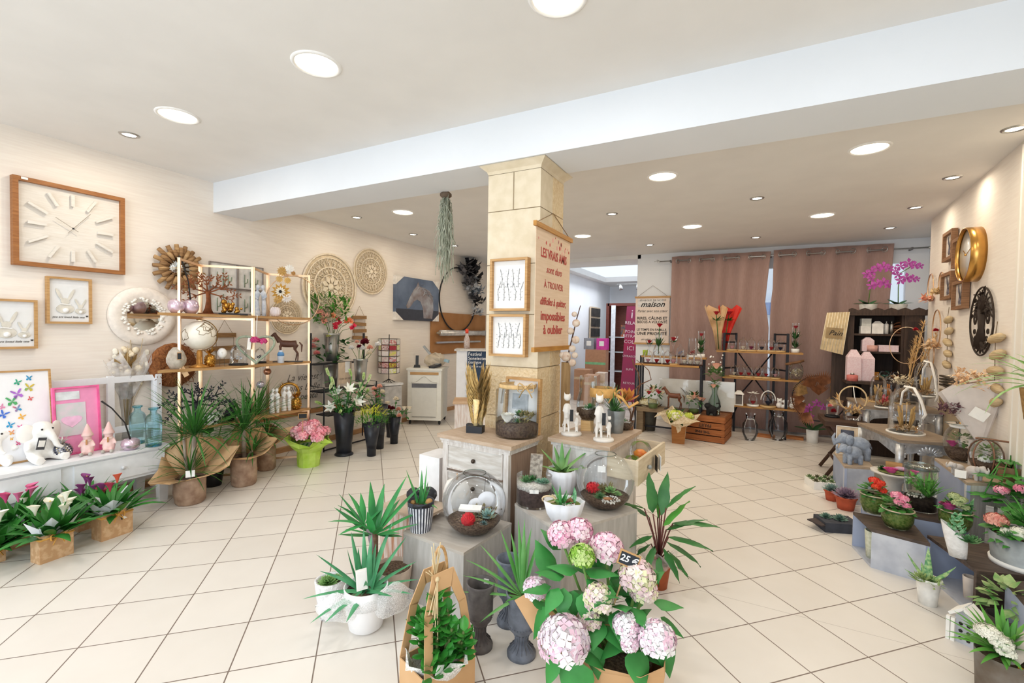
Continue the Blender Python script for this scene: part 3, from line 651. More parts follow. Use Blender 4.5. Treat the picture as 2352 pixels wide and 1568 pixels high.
t = picture('gift_frame', 'pink boxed baby frame with heart print, right of the butterflies', 'picture', (-4.43, (a.y+b.y)/2, BZ), RZL, b.y-a.y, a.z-BZ, M('#f06aa2', .5), M('#f49cc6', .5, 0, .03), .012, .03, tilt=-.1)
w = b.y-a.y; h = a.z-BZ
MB().box((-w*.18, -.002, h*.87), (w*.5, .003, h*.12)).build('label_panel', M('#dfe3e6', .6), t); MB().box((-w*.12, -.002, h*.52), (w*.62, .003, h*.48)).build('photo_panel', M('#e6d3de', .6, hx2='#cdd6d3', scale=12), t)
MB().slab([(-w*.12+.1*w*3*(sin(k*pi/10)**3)*.75, h*.5+.1*w*2*(cos(k*pi/10)-.3*cos(k*pi/5)-.1*cos(.3*k*pi))*.8) for k in range(20)], .003, T((0, -.005, 0))).build('heart', M('#f4c3e0', .5), t)
# plush animals and dolls
PLUSH = M('#f4f2ee', .95, 0, .03, 60, .3)
def plush(px, py, w, label, rz=0):
    P, r, h = B(px, py, BZ, w, w); s = r*1.4
    t = blob('plush_elephant', label, 'plush toy', P+Vector((-.03, 0, 0)), face(P)+rz, [('b', (0, 0, s*.75), (s*.62, s*.55, s*.75)), ('b', (s*.05, -s*.1, s*1.55), (s*.52, s*.5, s*.5)), ('t', [(s*.1, -s*.5, s*1.5), (s*.2, -s*.75, s*1.15), (s*.3, -s*.8, s*.8), (s*.5, -s*.85, s*.65)], [s*.22, s*.16, s*.13, s*.1]),
        ('t', [(-s*.35, -s*.2, s*.35), (-s*.5, -s*.8, s*.2), (-s*.5, -s*1.0, s*.2)], [s*.3, s*.22, s*.24]), ('t', [(s*.35, -s*.2, s*.35), (s*.55, -s*.8, s*.2), (s*.55, -s*1.0, s*.2)], [s*.3, s*.22, s*.24]),
        ('t', [(-s*.5, -s*.1, s*1.05), (-s*.7, -s*.45, s*.7)], [s*.18, s*.16]), ('t', [(s*.5, -s*.1, s*1.05), (s*.75, -s*.35, s*.75)], [s*.18, s*.16])], PLUSH, fuse=s*.09, group='white plush elephants')
    for sg in (-1, 1):
        m = MB(); m.ball((s*.05+sg*s*.62, -s*.05, s*1.5), (s*.36, s*.1, s*.48), 10, Matrix.Rotation(sg*.5, 3, 'Z')); m.build('ear', M('#efe9e2', .95, 0, .03), t); MB().ball((s*.05+sg*s*.22, -s*.52, s*1.68), s*.05, 6).build('eye', INK, t)
    m = MB().mat(0).box((-s*.28, -s*.66, s*1.0), (s*.34, .004, s*.6), ry=.2).mat(1).box((-s*.28, -s*.68, s*1.0), (s*.26, .003, s*.32), ry=.2); m.build('price_tag', [M('#4a4a4d', .7), PAPER], t)
plush(95, 1066, 92, 'white plush elephant sitting in front of the butterfly print', .5); plush(2, 1072, 92, 'white plush toy cut by the left edge of the picture', -.3)
P, r, h = B(143, 1056, BZ, 50, 60); t = thing('sequin_pineapple', 'silver sequinned pineapple ornament beside the white plush elephant', 'ornament', P, face(P))
m = MB(); m.ball((0, 0, r*1.0), (r*.98, r*.98, r*1.0), 14)
for i in range(160):
    z = 1-2*(i+.5)/160; q = math.sqrt(1-z*z); a = 2.4*i; d = Vector((q*cos(a), q*sin(a), z)); u = d.orthogonal().normalized(); v = d.cross(u); c = d*r+Vector((0, 0, r)); m.mat(1+i % 3)
    m.add([c+u*r*.13, c+v*r*.13+d*.003, c-u*r*.13, c-v*r*.13+d*.003], [(0, 1, 2, 3)], False)
m.build('sequins', [M('#8b8d96', .3, .7), M('#3a3d52', .3, .6), M('#e4e4e6', .2, .8), M('#b3a68e', .3, .7)], t)
m = MB(); straps(m, (0, 0, r*1.9), 12, r*.9, r*.22, (.5, 1.4), (.1, .5), 'lance'); m.build('crown', M('#d6d2cc', .3, .6), t)
PK = M('#f0d2cc', .95, hx2='#e9bdb7', scale=20); PK2 = M('#f3e0d4', .95, 0, .04)
for px, py, w, h, lb in ((183, 1042, 42, 118, 'tallest pink fabric doll with a floppy hat at the back'), (201, 1047, 46, 72, 'pink fabric doll with grey boots, nearest the sequin pineapple'), (250, 1040, 44, 70, 'pink fabric doll with grey boots, next to the purple apple')):
    P, r, hh = B(px, py, BZ, w, h); P += Vector((-.07, 0, 0)) if h > 100 else Vector((0, 0, 0)); s = hh
    t = thing('fabric_doll', lb, 'doll', P, face(P)+rnd(-.3, .3), 'pink fabric dolls')
    m = MB(); m.tube([(0, 0, .02*s), (0, 0, .2*s), (0, 0, .5*s)], [r*.6, r*.75, r*.35], 10); m.ball((0, 0, s*.56), (r*.5, r*.45, s*.13), 10)
    for sg in (-1, 1): m.tube([(sg*r*.3, -r*.3, .12*s), (sg*r*.45, -r*1.1, .07*s)], [r*.26, r*.2], 7); m.tube([(sg*r*.4, 0, .45*s), (sg*r*.85, -r*.5, .28*s)], [r*.2, r*.16], 7)
    m.build('body', PK, t, fuse=r*.12)
    MB().lathe([(r*.62, s*.60), (r*.66, s*.63), (r*.45, s*.74), (r*.3, s*.85), (r*.12, s*.96), (0, s)], 14, c=(0, 0, 0)).build('hat', PK, t)
    MB().lathe([(r*.4, s*.42), (r*.55, s*.45), (r*.35, s*.49)], 12).build('scarf', PK2, t); MB().box((0, -r*.62, s*.42), (r*.16, .01, s*.16)).build('tie', M('#c08a5a', .8), t)
    for sg in (-1, 1): MB().ball((sg*r*.45, -r*1.2, .07*s), (r*.24, r*.26, .06*s), 8).build('boot', M('#b3aca2', .6), t)
P, r, h = B(300, 1036, BZ, 47, 40); LIL = M('#d9c3d2', .22, .55, .06)
t = thing('apple_ornament', 'pearly lilac apple bowl with long dark stem on the white console', 'ornament', P, face(P), 'pearly lilac apples')
def apple(t, r, h, L, lean):
    MB().lathe([(0, 0), (r*.55, .0), (r*.92, h*.25), (r, h*.5), (r*.9, h*.78), (r*.6, h*.95), (r*.25, h*.9), (0, h*.78)], 24).build('apple', LIL, t)
    MB().tube([(0, 0, h*.8), (-L*.12*lean, 0, h+L*.4), (-L*.4*lean, 0, h+L*.8), (-L*.62*lean, 0, h+L)], [.006, .005, .005, .007], 6).build('stem', INK, t)
apple(t, r, r*1.5, .30, .9)
TEAL = glass('#d9f1f6', .9)
for px, py, w, h, lb in ((316, 1020, 40, 86, 'ribbed blue glass bottle standing behind, beside the lilac apple'), (353, 1027, 40, 88, 'ribbed blue glass bottle at the right end of the white console')):
    P, r, hh = B(px, py, BZ, w, h); t = thing('glass_bottle', lb, 'bottle', P, 0, 'ribbed blue glass bottles')
    MB().lathe([(0, .003), (r, .003), (r, hh*.72), (r*.8, hh*.80), (r*.42, hh*.86), (r*.42, hh*.95)], 28, rip=.02, rn=14).build('bottle_body', TEAL, t)
    MB().lathe([(r*.42, hh*.94), (r*.62, hh*.96), (r*.62, hh), (r*.42, hh)], 20).build('bottle_lip', glass('#b5dde6', 1.1), t); MB().lathe([(0, .001), (r*.97, .001), (r*.97, .012), (0, .012)], 20).build('bottle_foot', glass('#a9dbe6', 1), t)
P, r, hh = B(300, 1012, BZ, 46, 130); P += Vector((-.08, 0, 0)); t = thing('dried_bouquet', 'tall clear vase with cellophane wrapped cream dried flowers', 'bouquet', P, face(P))
MB().lathe([(0, .004), (r*.5, .004), (r*.42, hh*.1), (r*.55, hh*.5), (r*1.0, hh*.98), (r*1.04, hh)], 24).build('vase', glass('#f4f7fa', 1), t)
CREAMF = M('#efe0c4', .9, 0, .15); m = MB()
for i in range(26):
    a = 2.4*i; q = rnd(.2, 1); top = (r*2.8*q*cos(a), r*1.2*q*sin(a), hh*rnd(1.1, 1.95)); m.tube([(0, 0, hh*.08), (top[0]*.35, top[1]*.35, hh*.7), top], .0025, 4)
m.build('stems', M('#bda57c', .9), t)
m = MB()
for i in range(60): a = 2.4*i; q = rnd(0, 1); m.ball((r*1.7*q*cos(a), r*q*sin(a), hh*rnd(.9, 1.6)), rnd(.014, .03), 6)
m.build('poppy_heads', CREAMF, t)
m = MB()
for i in range(9): a = .7*i; m.leaf((0, 0, hh*1.15), a, rnd(.8, 1.4), .2, .05, .2, 4, 'oval')
m.build('dry_leaves', M('#a98a58', .9), t)
m = MB()
for i in range(14):
    a = -pi+pi*2*i/14; s = Vector((cos(a), sin(a)*.6, 0)); w = .05
    m.add([s*r*.7+Vector((0, 0, hh*.7)), s*r*3.0+Vector((0, 0, hh*(1.35+.25*(i % 2)))), Vector((cos(a+.45)*r*2.7, sin(a+.45)*r*1.6, hh*(1.5-.25*(i % 2)))), Vector((cos(a+.45)*r*.7, sin(a+.45)*r*.4, hh*.7))], [(0, 1, 2, 3)], False)
m.build('cellophane', sheer('#f1efee', .38, 14, True), t)
m = MB()
for i in range(12): a = 2.1*i; m.ball((r*2.2*cos(a), r*1.3*sin(a), hh*rnd(1.2, 1.7)), (.02, .006, .02), 7)
m.build('honesty_discs', M('#e9e2d2', .7), t)
# ================================================================ GOLD FOLDING SHELF AND ITS GOODS
PP = [Vector((x, y, 0)) for x, y in ((-4.196, 2.08), (-4.482, 2.398), (-4.172, 2.701), (-4.501, 3.069), (-4.229, 3.369))]
S1, S2, S3 = 1.523, 1.06, .555; TOP = 1.98
t = thing('folding_shelf', 'tall gold metal folding screen shelf with wooden boards along the left wall', 'shelf', (0, 0, 0))
SHW = wood('#c39a68', '#a87f50', .5)
for i in range(4):
    a, b = PP[i], PP[i+1]; d = (b-a).normalized()*.018; m = MB()
    for p in (a+d*.4, b-d*.4): MB().box((p.x, p.y, TOP/2), (.02, .02, TOP), rz=radians(45)).build('post', GOLD, t)
    for z in (TOP-.012, S1-.035, S2-.03, S3-.03, .03):
        c = (a+b)/2; L = (b-a).length-.03; MB().box((c.x, c.y, z), (L, .014, .02), rz=math.atan2(b.y-a.y, b.x-a.x)).build('rail', GOLD, t)
for z in (S1, S2, S3):
    for i in (0, 2):
        f0 = PP[i]+(PP[i]-PP[i+2])*(.26 if i == 0 and z > 1 else .02); f1 = PP[i+2]; bk = PP[i+1]+(PP[i+1]-(PP[i]+PP[i+2])/2)*.15
        MB().plan([(f0.x+.02, f0.y), (f1.x+.02, f1.y), (bk.x+.02, bk.y+.10), (bk.x+.02, bk.y-.10)], z-.022, z).build('shelf_board', SHW, t)
U1, U2 = (PP[0], PP[2]), (PP[2], PP[4])
def sh(px, u, z, off=.07): P = V(px, u[0], u[1], z, off); return P, mpp(P)
for px, lb, st in ((405, 'pearly lilac apple on the top gold shelf, left one without a stem', 0), (438, 'pearly lilac apple with a long black stem on the top gold shelf', 1)):
    P, k = sh(px, U1, S1, .05); t = thing('apple_ornament', lb, 'ornament', P, face(P), 'pearly lilac apples'); 
    apple(t, 18.5*k*.9, 33*k, .36, .35) if st else apple(t, 18.5*k*.9, 33*k, .0, 0)
RUST = M('#7a4526', .7, .3, .25, 30); BLKM = M('#2a2b31', .5, .5, .2)
def metal_tree(P, label, H, Wd, mat, name='metal_tree', seed=3, base=True):
    q = random.Random(seed); t = thing(name, label, 'ornament', P, face(P), 'metal trees'); m = MB(); lf = MB()
    m.tube([(0, 0, 0), (0, 0, H*.02)], [Wd*.22, Wd*.2], 10, flat=.35) if base else None
    m.tube([(0, 0, 0), (0, 0, H*.12), (.01*H, 0, H*.3), (0, 0, H*.48)], [Wd*.13, Wd*.07, Wd*.05, Wd*.05], 8, flat=.4)
    def br(p, a, L, r, dpt):
        pts = [Vector(p)]; aa = a
        for k in range(4): aa += q.uniform(-.22, .22); pts.append(pts[-1]+Vector((cos(aa), 0, sin(aa)))*L/4)
        m.tube(pts, [r, r*.85, r*.7, r*.6, r*.5], 5, flat=.5)
        for k in (2, 3, 4):
            for s in (-1, 1):
                e = aa+s*q.uniform(.5, 1); c = pts[k]; d = Vector((cos(e), 0, sin(e))); n = Vector((-d.z, 0, d.x)); l = H*.075
                lf.add([c, c+d*l*.5+n*l*.22+Vector((0, -.002, 0)), c+d*l, c+d*l*.5-n*l*.22+Vector((0, -.002, 0))], [(0, 1, 2, 3)], False)
        if dpt:
            for s in (-1, 1): br(pts[2 if s < 0 else 3], aa+s*q.uniform(.45, .8), L*.62, r*.6, dpt-1)
    for k in range(7):
        a = pi*(-.06+1.12*k/6); L = Wd*.5*(.85 if 1 < k < 5 else 1)*min(1, H*.5/(Wd*.5)*1.0 if 1 < k < 5 else 1); br((0, 0, H*.46), a, L*.72, Wd*.02, 1)
    m.build('trunk_and_branches', mat, t); lf.build('leaves', mat, t); return t
P, k = sh(478, U1, S1, .12); metal_tree(P+Vector((0, 0, .002)), 'rust brown metal tree of life on the top gold shelf', 108*k, 130*k, RUST)
P, k = sh(530, U1, S1, .05); t = thing('gold_figure', 'small golden leafy figure on a flat dark base, top gold shelf', 'ornament', P, face(P))
MB().box((.02, 0, .008), (58*k, .07, .016)).build('base', BLK, t); m = MB()
for i in range(16): m.ball((rnd(-.07, .02), rnd(-.02, .02), .02+rnd(.01, .1)), rnd(.014, .026), 6)
for i in range(6): m.ball((rnd(.04, .1), 0, .02+rnd(.0, .04)), rnd(.012, .02), 6)
m.build('figure', BGOLD, t)
def couple(P, H, label, mat, base=None):
    t = thing('couple_figurine', label, 'figurine', P, face(P), 'white couple figurines'); m = MB()
    for sg in (-1, 1):
        x = sg*H*.10; m.tube([(x, 0, 0), (x, 0, H*.35), (x*.95, 0, H*.52), (x*.85, 0, H*.72), (x*.8, 0, H*.80)], [H*.11 if sg < 0 else H*.06, H*.07, H*.055, H*.085, H*.035], 10)
        m.ball((x*.7, -.005, H*.9), (H*.065, H*.07, H*.085), 8); m.tube([(x*1.4, 0, H*.74), (x*1.6, -H*.05, H*.6), (x*.5, -H*.1, H*.52)], [H*.03, H*.026, H*.022], 6)
    m.build('bodies', mat, t, fuse=H*.022); return t
P, k = sh(598, (PP[2], PP[3]), S1, .02); couple(P, 74*k, 'white and blue embracing figurine between the gold posts on the top shelf', M('#dfe3ea', .4, hx2='#b9c4d4', scale=30))
P, k = sh(632, U2, S1, .06); t = thing('ornament_ball', 'white shell ball beside the gold flower hoop, top shelf', 'ornament', P, face(P)); m = MB()
for i in range(9): a = 2*pi*i/9; m.ball((.5*11*k*cos(a), .5*11*k*sin(a), 11*k), (11*k*.55, 11*k*.55, 11*k), 8)
m.build('ball', M('#e9dfe0', .6), t)
P, k = sh(672, U2, 0, .02); c = D(674, 690, P); t = thing('floral_hoop', 'gold wire hoop with cream and gold fabric flowers hanging on the gold shelf', 'wreath', c, face(P)+.2)
rr = 56*k; MB().tube([(rr*cos(2*pi*i/36), 0, rr*sin(2*pi*i/36)) for i in range(36)], .004, 5, closed=True).build('hoop', GOLD, t)
for px, py, r, hx in ((643, 625, 12, '#c9a05a'), (662, 619, 12, '#f3efe8'), (672, 628, 6, '#b08043'), (636, 643, 9, '#d9b36c'), (657, 645, 9, '#d2ab62'), (640, 672, 21, '#c8983f'), (638, 671, 12, '#f2ead8'), (655, 685, 12, '#f3ece6'), (632, 690, 10, '#cfa763')):
    q = D(px, py, P)-c; ca = face(P)+.2; lx = q.x*cos(ca)+q.y*sin(ca); m = MB(); r *= k
    for i in range(12):
        a = i*.5236; y = -.012-(.014 if hx == '#f2ead8' else 0)-(.004 if i % 2 else 0); m.add([(lx, y-.006, q.z), (lx+r*.6*cos(a-.3), y-.01, q.z+r*.6*sin(a-.3)), (lx+r*cos(a), y, q.z+r*sin(a)), (lx+r*.6*cos(a+.3), y-.01, q.z+r*.6*sin(a+.3))], [(0, 1, 2, 3)])
    m.build('flower', M(hx, .6), t)
    if hx == '#f2ead8': MB().ball((lx, -.034, q.z), r*.3, 8).build('flower_eye', INK, t)
# second shelf
P, k = sh(458, U1, S2, .06); t = thing('globe', 'cream and gold desk globe on the second gold shelf', 'globe', P, face(P)); r = 33*k; zc_ = 74*k
MB().lathe([(0, 0), (r*.62, 0), (r*.6, .012), (r*.2, .03), (r*.16, zc_-r*1.15), (r*.1, zc_-r*1.02)], 18).build('stand', M('#b5813f', .4, .6), t)
g = MB().ball((0, 0, zc_), r, 20).build('sphere', M('#efe9dc', .6, 0, .04), t); m = MB(); q = random.Random(5)
for i in range(5):
    a0, e0 = q.uniform(-1.2, 1.2)-pi/2, q.uniform(-.7, .8); pts = []
    for j in range(14):
        a = a0+.42*cos(j*.449)*(1+.25*sin(3*j)); e = e0+.35*sin(j*.449)*(1+.3*cos(2*j)); pts.append((r*1.006*cos(a)*cos(e), r*1.006*sin(a)*cos(e), zc_+r*1.006*sin(e)))
    m.tube(pts, .0022, 4, closed=True)
m.build('coastlines', M('#8f7d5f', .7), g)
MB().tube([(r*1.08*sin(a*.17), 0, zc_+r*1.08*cos(a*.17)) for a in range(-1, 19)], .004, 5).build('meridian', M('#8b6a35', .4, .6), t)
P, k = sh(405, (PP[0]+(PP[0]-PP[2])*.26, PP[2]), S2, .04); r = 19*k; t = thing('egg_vase', 'speckled stone egg vase at the left end of the second gold shelf', 'vase', P, face(P))
MB().lathe([(0, 0), (r*.6, 0), (r*1.0, r*.8), (r*1.02, r*1.3), (r*.75, r*2.1), (r*.35, r*2.6), (r*.3, r*2.62), (0, r*2.5)], 20).build('vase_body', M('#a69b8d', .8, hx2='#c6bcae', scale=25), t); price_tag(t, (.02, -r*1.0, r*1.6), .03, .06)
def pineapple(P, r, H, label, rz=0):
    t = thing('gold_pineapple', label, 'ornament', P, face(P), 'gold pineapples'); m = MB()
    m.lathe([(0, 0), (r*.75, 0), (r*1.0, H*.22), (r*.95, H*.42), (r*.5, H*.58), (0, H*.6)], 14); m.sm = [True]*len(m.f)
    for i in range(48):
        z = .04+.5*i/48; a = 2.4*i; q = r*(.8+.25*sin(pi*min(1, z/.55))); m.ball((q*.95*cos(a), q*.95*sin(a), H*z), r*.16, 5)
    m.build('fruit', BGOLD, t); c = MB(); straps(c, (0, 0, H*.55), 14, H*.36, r*.42, (.6, 1.5), (.1, .7), 'lance'); c.build('leaf_crown', BGOLD, t)
P, k = sh(482, U1, S2, .05); pineapple(P, 10.5*k, 50*k, 'gold pineapple beside the globe stand on the second gold shelf')
P, k = sh(510, U1, S2, .05); t = thing('bird_figurine', 'white egg shaped bird on wire legs, second gold shelf', 'figurine', P, face(P)); r = 10*k
m = MB(); m.ball((0, 0, 30*k), (r, r*1.1, r*1.2), 12); m.tube([(0, -r*.9, 32*k), (0, -r*1.4, 31*k)], [r*.2, .001], 6); m.build('body', WHT, t)
for s in (-1, 1): MB().tube([(s*r*.4, 0, 21*k), (s*r*.5, 0, .004), (s*r*.5, -r*.8, .003)], .002, 4).build('leg', M('#6b6459', .5, .5), t)
def smallbell(px, u, z, w, h, base, hx, label, off=.06, grp='glass bells on the gold shelf'):
    P, k = sh(px, u, z, off); r = w*k/2*.92; t = thing('glass_cloche', label, 'glass dome', P, face(P), grp)
    MB().lathe([(0, 0), (r*1.12, 0), (r*1.12, .014), (0, .014)], 20).build('base', base, t)
    MB().lathe([(r, .014), (r, h*k*.6), (r*.7, h*k*.85), (r*.15, h*k*.93), (r*.2, h*k*.98), (0, h*k)], 18).build('glass_bell', glass('#fbfdff', .9), t)
    m = MB(); spray(m, (0, 0, h*k*.3), r*.6, 40, .02, 1); m.build('dried_flower', M(hx, .8), t)
smallbell(548, U1, S2, 38, 50, BLK, '#d8dde2', 'glass dome on black base holding white blooms, left of the heart wreath')
smallbell(597, (PP[2], PP[3]), S2, 26, 36, BLK, '#33475c', 'small glass dome with dark blue bloom behind the heart wreath', .03)
P, k = sh(588, U1, S2, -.04); c = D(588, 797, P); t = thing('heart_wreath', 'grey green wicker heart with pink flowers hanging from the gold shelf', 'wreath', c, face(P))
hp = lambda a: (38*k*(sin(a)**3), 0, 36*k*(.82*cos(a)-.32*cos(2*a)-.1*cos(3*a)))
MB().tube([hp(2*pi*i/40) for i in range(40)], .012, 6, closed=True).build('wicker_heart', M('#8d9a86', .9, hx2='#a9b09a', scale=60, bump=.5), t)
m = MB(); florets(m, (-.01, -.03, 16*k), .035, 30, .022); florets(m, (.06, -.03, 14*k), .03, 30, .02); m.build('pink_flowers', M('#c7417c', .7), t)
MB().box((-.055, -.02, 8*k), (.03, .006, .11), ry=.1).build('price_tag', PAPER, t); MB().tube([(0, 0, 20*k), (.01, 0, 74*k)], .004, 4).build('ribbon', PAPER, t)
HB = M('#5a3a2c', .5, 0, .2)
def horse(P, H, label, rz=0, mat=HB, basew=.9):
    t = thing('horse_statuette', label, 'statuette', P, face(P)+rz, 'brown horse statuettes'); m = MB(); b = .03*H; S = lambda *q: (q[0]*H, q[1]*H, q[2]*H+b)
    m.tube([S(-.24, 0, .60), S(-.12, 0, .58), (.08*H, 0, .57*H+b), S(.26, 0, .6)], [.10*H, .12*H, .115*H, .105*H], 10)
    m.tube([S(-.25, 0, .64), S(-.36, 0, .80), S(-.40, 0, .90)], [.095*H, .065*H, .05*H], 8); m.tube([S(-.39, 0, .93), S(-.47, 0, .86), S(-.54, 0, .80)], [.055*H, .045*H, .03*H], 8)
    for s in (-1, 1):
        m.tube([S(-.37, s*.025, .94), S(-.36, s*.03, 1.0)], [.018*H, .004*H], 5)
        m.tube([S(-.24, s*.055, .52), S(-.235-.02*s, s*.055, .28), S(-.24-.03*s, s*.055, .0)], [.05*H, .028*H, .024*H], 7)
        m.tube([S(.25, s*.055, .56), S(.20, s*.055, .40), S(.29-.02*s, s*.055, .26), S(.26-.04*s, s*.055, .0)], [.085*H, .05*H, .03*H, .024*H], 7)
    m.tube([S(-.34, 0, .86), S(-.26, 0, .76), S(-.2, 0, .68)], [.02*H, .03*H, .015*H], 6)
    m.build('body', mat, t, fuse=H*.022); MB().tube([S(.34, 0, .64), S(.42, 0, .54), S(.41, 0, .3)], [.02*H, .035*H, .012*H], 6).build('tail', mat, t)
    MB().box((.0, 0, b/2), (basew*H, .3*H, b)).build('base', M('#2b2422', .4), t); return t
P, k = sh(662, U2, S2, .07); horse(P, 68*k, 'brown horse statuette on the second gold shelf, facing left', -.1)
P, k = sh(645, U2, S2, .0); t = thing('glass_bottle', 'little white and blue bottle in front of the horse statuette on the gold shelf', 'bottle', P, face(P)); r = 7*k
MB().lathe([(0, 0), (r, 0), (r, 20*k), (r*.6, 25*k), (r*.6, 29*k)], 14).build('bottle_body', M('#d5dbe6', .3), t); MB().lathe([(r*1.03, 16*k), (r*1.03, 21*k), (r*.7, 25*k)], 14).build('blue_label', M('#5b93c9', .5), t)
# hanging and low goods
c = lw(398, 838, .06); t = thing('moss_wreath', 'large round brown moss disc hanging behind the left gold post', 'wreath', c, RZL); m = MB(); m.ball((0, 0, 0), (.20, .06, .20), 16)
for i in range(240): a = rnd(0, 6.3); r = .2*math.sqrt(rnd(0, 1)); m.tube([(r*cos(a), -.055, r*sin(a)), (r*cos(a)+rnd(-.03, .03), -.075, r*sin(a)+rnd(-.03, .03))], .003, 3)
m.build('moss', M('#7d4a2b', .95, hx2='#a0683c', scale=60, bump=.8), t)
P, k = sh(452, U1, S3, .08); metal_tree(P, 'black metal tree of life low on the gold shelf behind the dragon tree', 108*k, 145*k, BLKM, seed=11)
P, k = sh(487, U1, S3, .05); t = thing('spotted_planter', 'black and white spotted planter behind the dragon trees', 'planter', P, face(P)); MB().lathe(cup(17*k, 20*k, 22*k), 18).build('planter_body', M('#f0efee', .7, hx2='#26262a', scale=30, contrast=(.52, .56)), t)
P, k = sh(530, U1, S3, .05); t = blob('cat_figurine', 'black cat figurine low on the gold shelf behind the dragon trees', 'figurine', P, face(P), [('b', (0, 0, 15*k), (13*k, 9*k, 17*k)), ('b', (4*k, -3*k, 36*k), (8*k, 8*k, 8*k)), ('t', [(0, -3*k, 42*k), (-2*k, -3*k, 49*k)], [3*k, .6*k]), ('t', [(7*k, -3*k, 42*k), (9*k, -3*k, 49*k)], [3*k, .6*k]), ('t', [(-10*k, 0, 5*k), (-20*k, 0, 12*k), (-20*k, 0, 26*k)], [3.5*k, 3*k, 2*k])], M('#232428', .5), .005)
for px, lb, r, mt in ((632, 'white bride and groom figurine on the low gold shelf, left one', 22, WHT), (659, 'white figurine couple on the low gold shelf beside the gold pineapple', 22, WHT)):
    P, k = sh(px, U2, S3, .06); couple(P, 58*k, lb, mt)
P, k = sh(681, U2, S3, .05); pineapple(P, 10.5*k, 46*k, 'gold pineapple on the low gold shelf')
P, k = sh(664, U2, S3, .13); c = D(664, 900, P); t = thing('gold_ring_decor', 'golden feathered ring standing behind the white figurines', 'ornament', P, face(P)); q = c.z-S3
m = MB(); m.tube([(20*k*cos(a*.2), 0, q+20*k*sin(a*.2)) for a in range(-2, 19)], .014, 6); 
for a in range(26): m.leaf((20*k*cos(a*.14-.3), 0, q+20*k*sin(a*.14-.3)), rnd(0, 6), rnd(-.3, 1.2), .04, .012, .3, 2, 'lance')
m.build('ring', BGOLD, t); MB().tube([(20*k, 0, 0), (20*k, 0, q)], .006, 5).build('foot', BGOLD, t)
for px, py, lb, mt in ((614, 853, 'rose gold glass bauble hanging under the second gold shelf', M('#c08a6e', .15, .7)), (598, 883, 'clear iridescent bauble hanging low between the gold posts', M('#c8c3d0', .15, .5)), (638, 871, 'copper bauble hanging above the white figurines', M('#a9703f', .15, .8)), (464, 637, 'white wooden disc tag hanging from the gold shelf top', M('#efe9e2', .8))):
    P, k = sh(px, (PP[2], PP[3]) if px > 500 else (PP[1], PP[2]), 0, -.02); c = D(px, py, P); z1 = S2-.05 if py > 800 else TOP-.03; t = thing('hanging_bauble', lb, 'ornament', c, face(P), 'hanging baubles')
    r = 8.5*k; MB().ball((0, 0, 0), (r, r if px > 500 else r*.2, r), 14).build('bauble', mt, t); MB().tube([(0, 0, r), (0, 0, z1-c.z)], .0012, 3).build('thread', M('#8f8577', .8), t)
P = PP[0]; c = D(419, 853, P+Vector((.02, 0, 0))); t = thing('paper_tag', 'kraft paper swing tag tied to the left gold post', 'tag', c, face(P)); k = mpp(c)
MB().slab([(-7*k, 8*k), (2*k, 13*k), (13*k, -8*k), (4*k, -14*k)], .002).build('tag_card', KRAFT, t); MB().tube([(0, 0, 9*k), (-7*k, 0, 16*k)], .001, 3).build('tag_string', M('#8f8577', .8), t)
a, b = lw(605, 840), lw(737, 932); t = thing('wall_panel_sign', 'pale wood panel with French handwriting on the wall behind the low gold shelf', 'sign', (XL+.012, (a.y+b.y)/2, b.z), RZL); w, h = b.y-a.y, a.z-b.z
MB().box((0, 0, h/2), (w, .02, h)).build('board', M('#d6cdc4', .85, 0, .05, 4), t)
for s, x, z, sz in (('La vie est', .1, .70, .15), ('plus belle', .12, .48, .15), ('petite', .18, .28, .14)): text(s, sz*.75, M('#6f6863', .8), t, T((x, -.011, h*z/.8*.8)), shear=.4)
m = MB()
for i in range(10): m.leaf((w*.44-.01*i, -.011, h*(.75-.06*i)), 0 if i % 2 else pi, rnd(.3, 1), .07, .02, .1, 2)
m.build('leaf_motif', M('#8f9191', .8), t)
# ================================================================ FLOOR, LEFT SIDE
def wrap(m, rb, rm, rt, h0, h1, n=14, jag=.2, seed=1, drop=0):
    """crumpled paper: snug round the pot, then flung open"""
    q = random.Random(seed); vs = []; rings = [(rb, 0), (rb*1.06, h0*.5), (rm, h0)]+[(rm+(rt-rm)*(t**.8), h0+(h1-h0)*t) for t in (.35, .7, 1)]
    for i, (r, z) in enumerate(rings):
        for j in range(n):
            a = 2*pi*j/n; w = (1+(jag if j % 2 else -jag)*(max(0, i-2)/3)+q.uniform(-.06, .06)); zz = z*(1+(q.uniform(-jag, jag) if i > 3 else 0))-(drop if i == 5 and j % 3 == 0 else 0)
            vs.append((r*w*cos(a), r*w*sin(a), zz if i else 0))
    return m.add(vs, [(i*n+j, i*n+(j+1) % n, (i+1)*n+(j+1) % n, (i+1)*n+j) for i in range(5) for j in range(n)], False)
CRUMP = M('#b59a83', .6, hx2='#8d705c', scale=14, bump=1.0); KR2 = M('#cba274', .75, hx2='#dcb98e', scale=6)
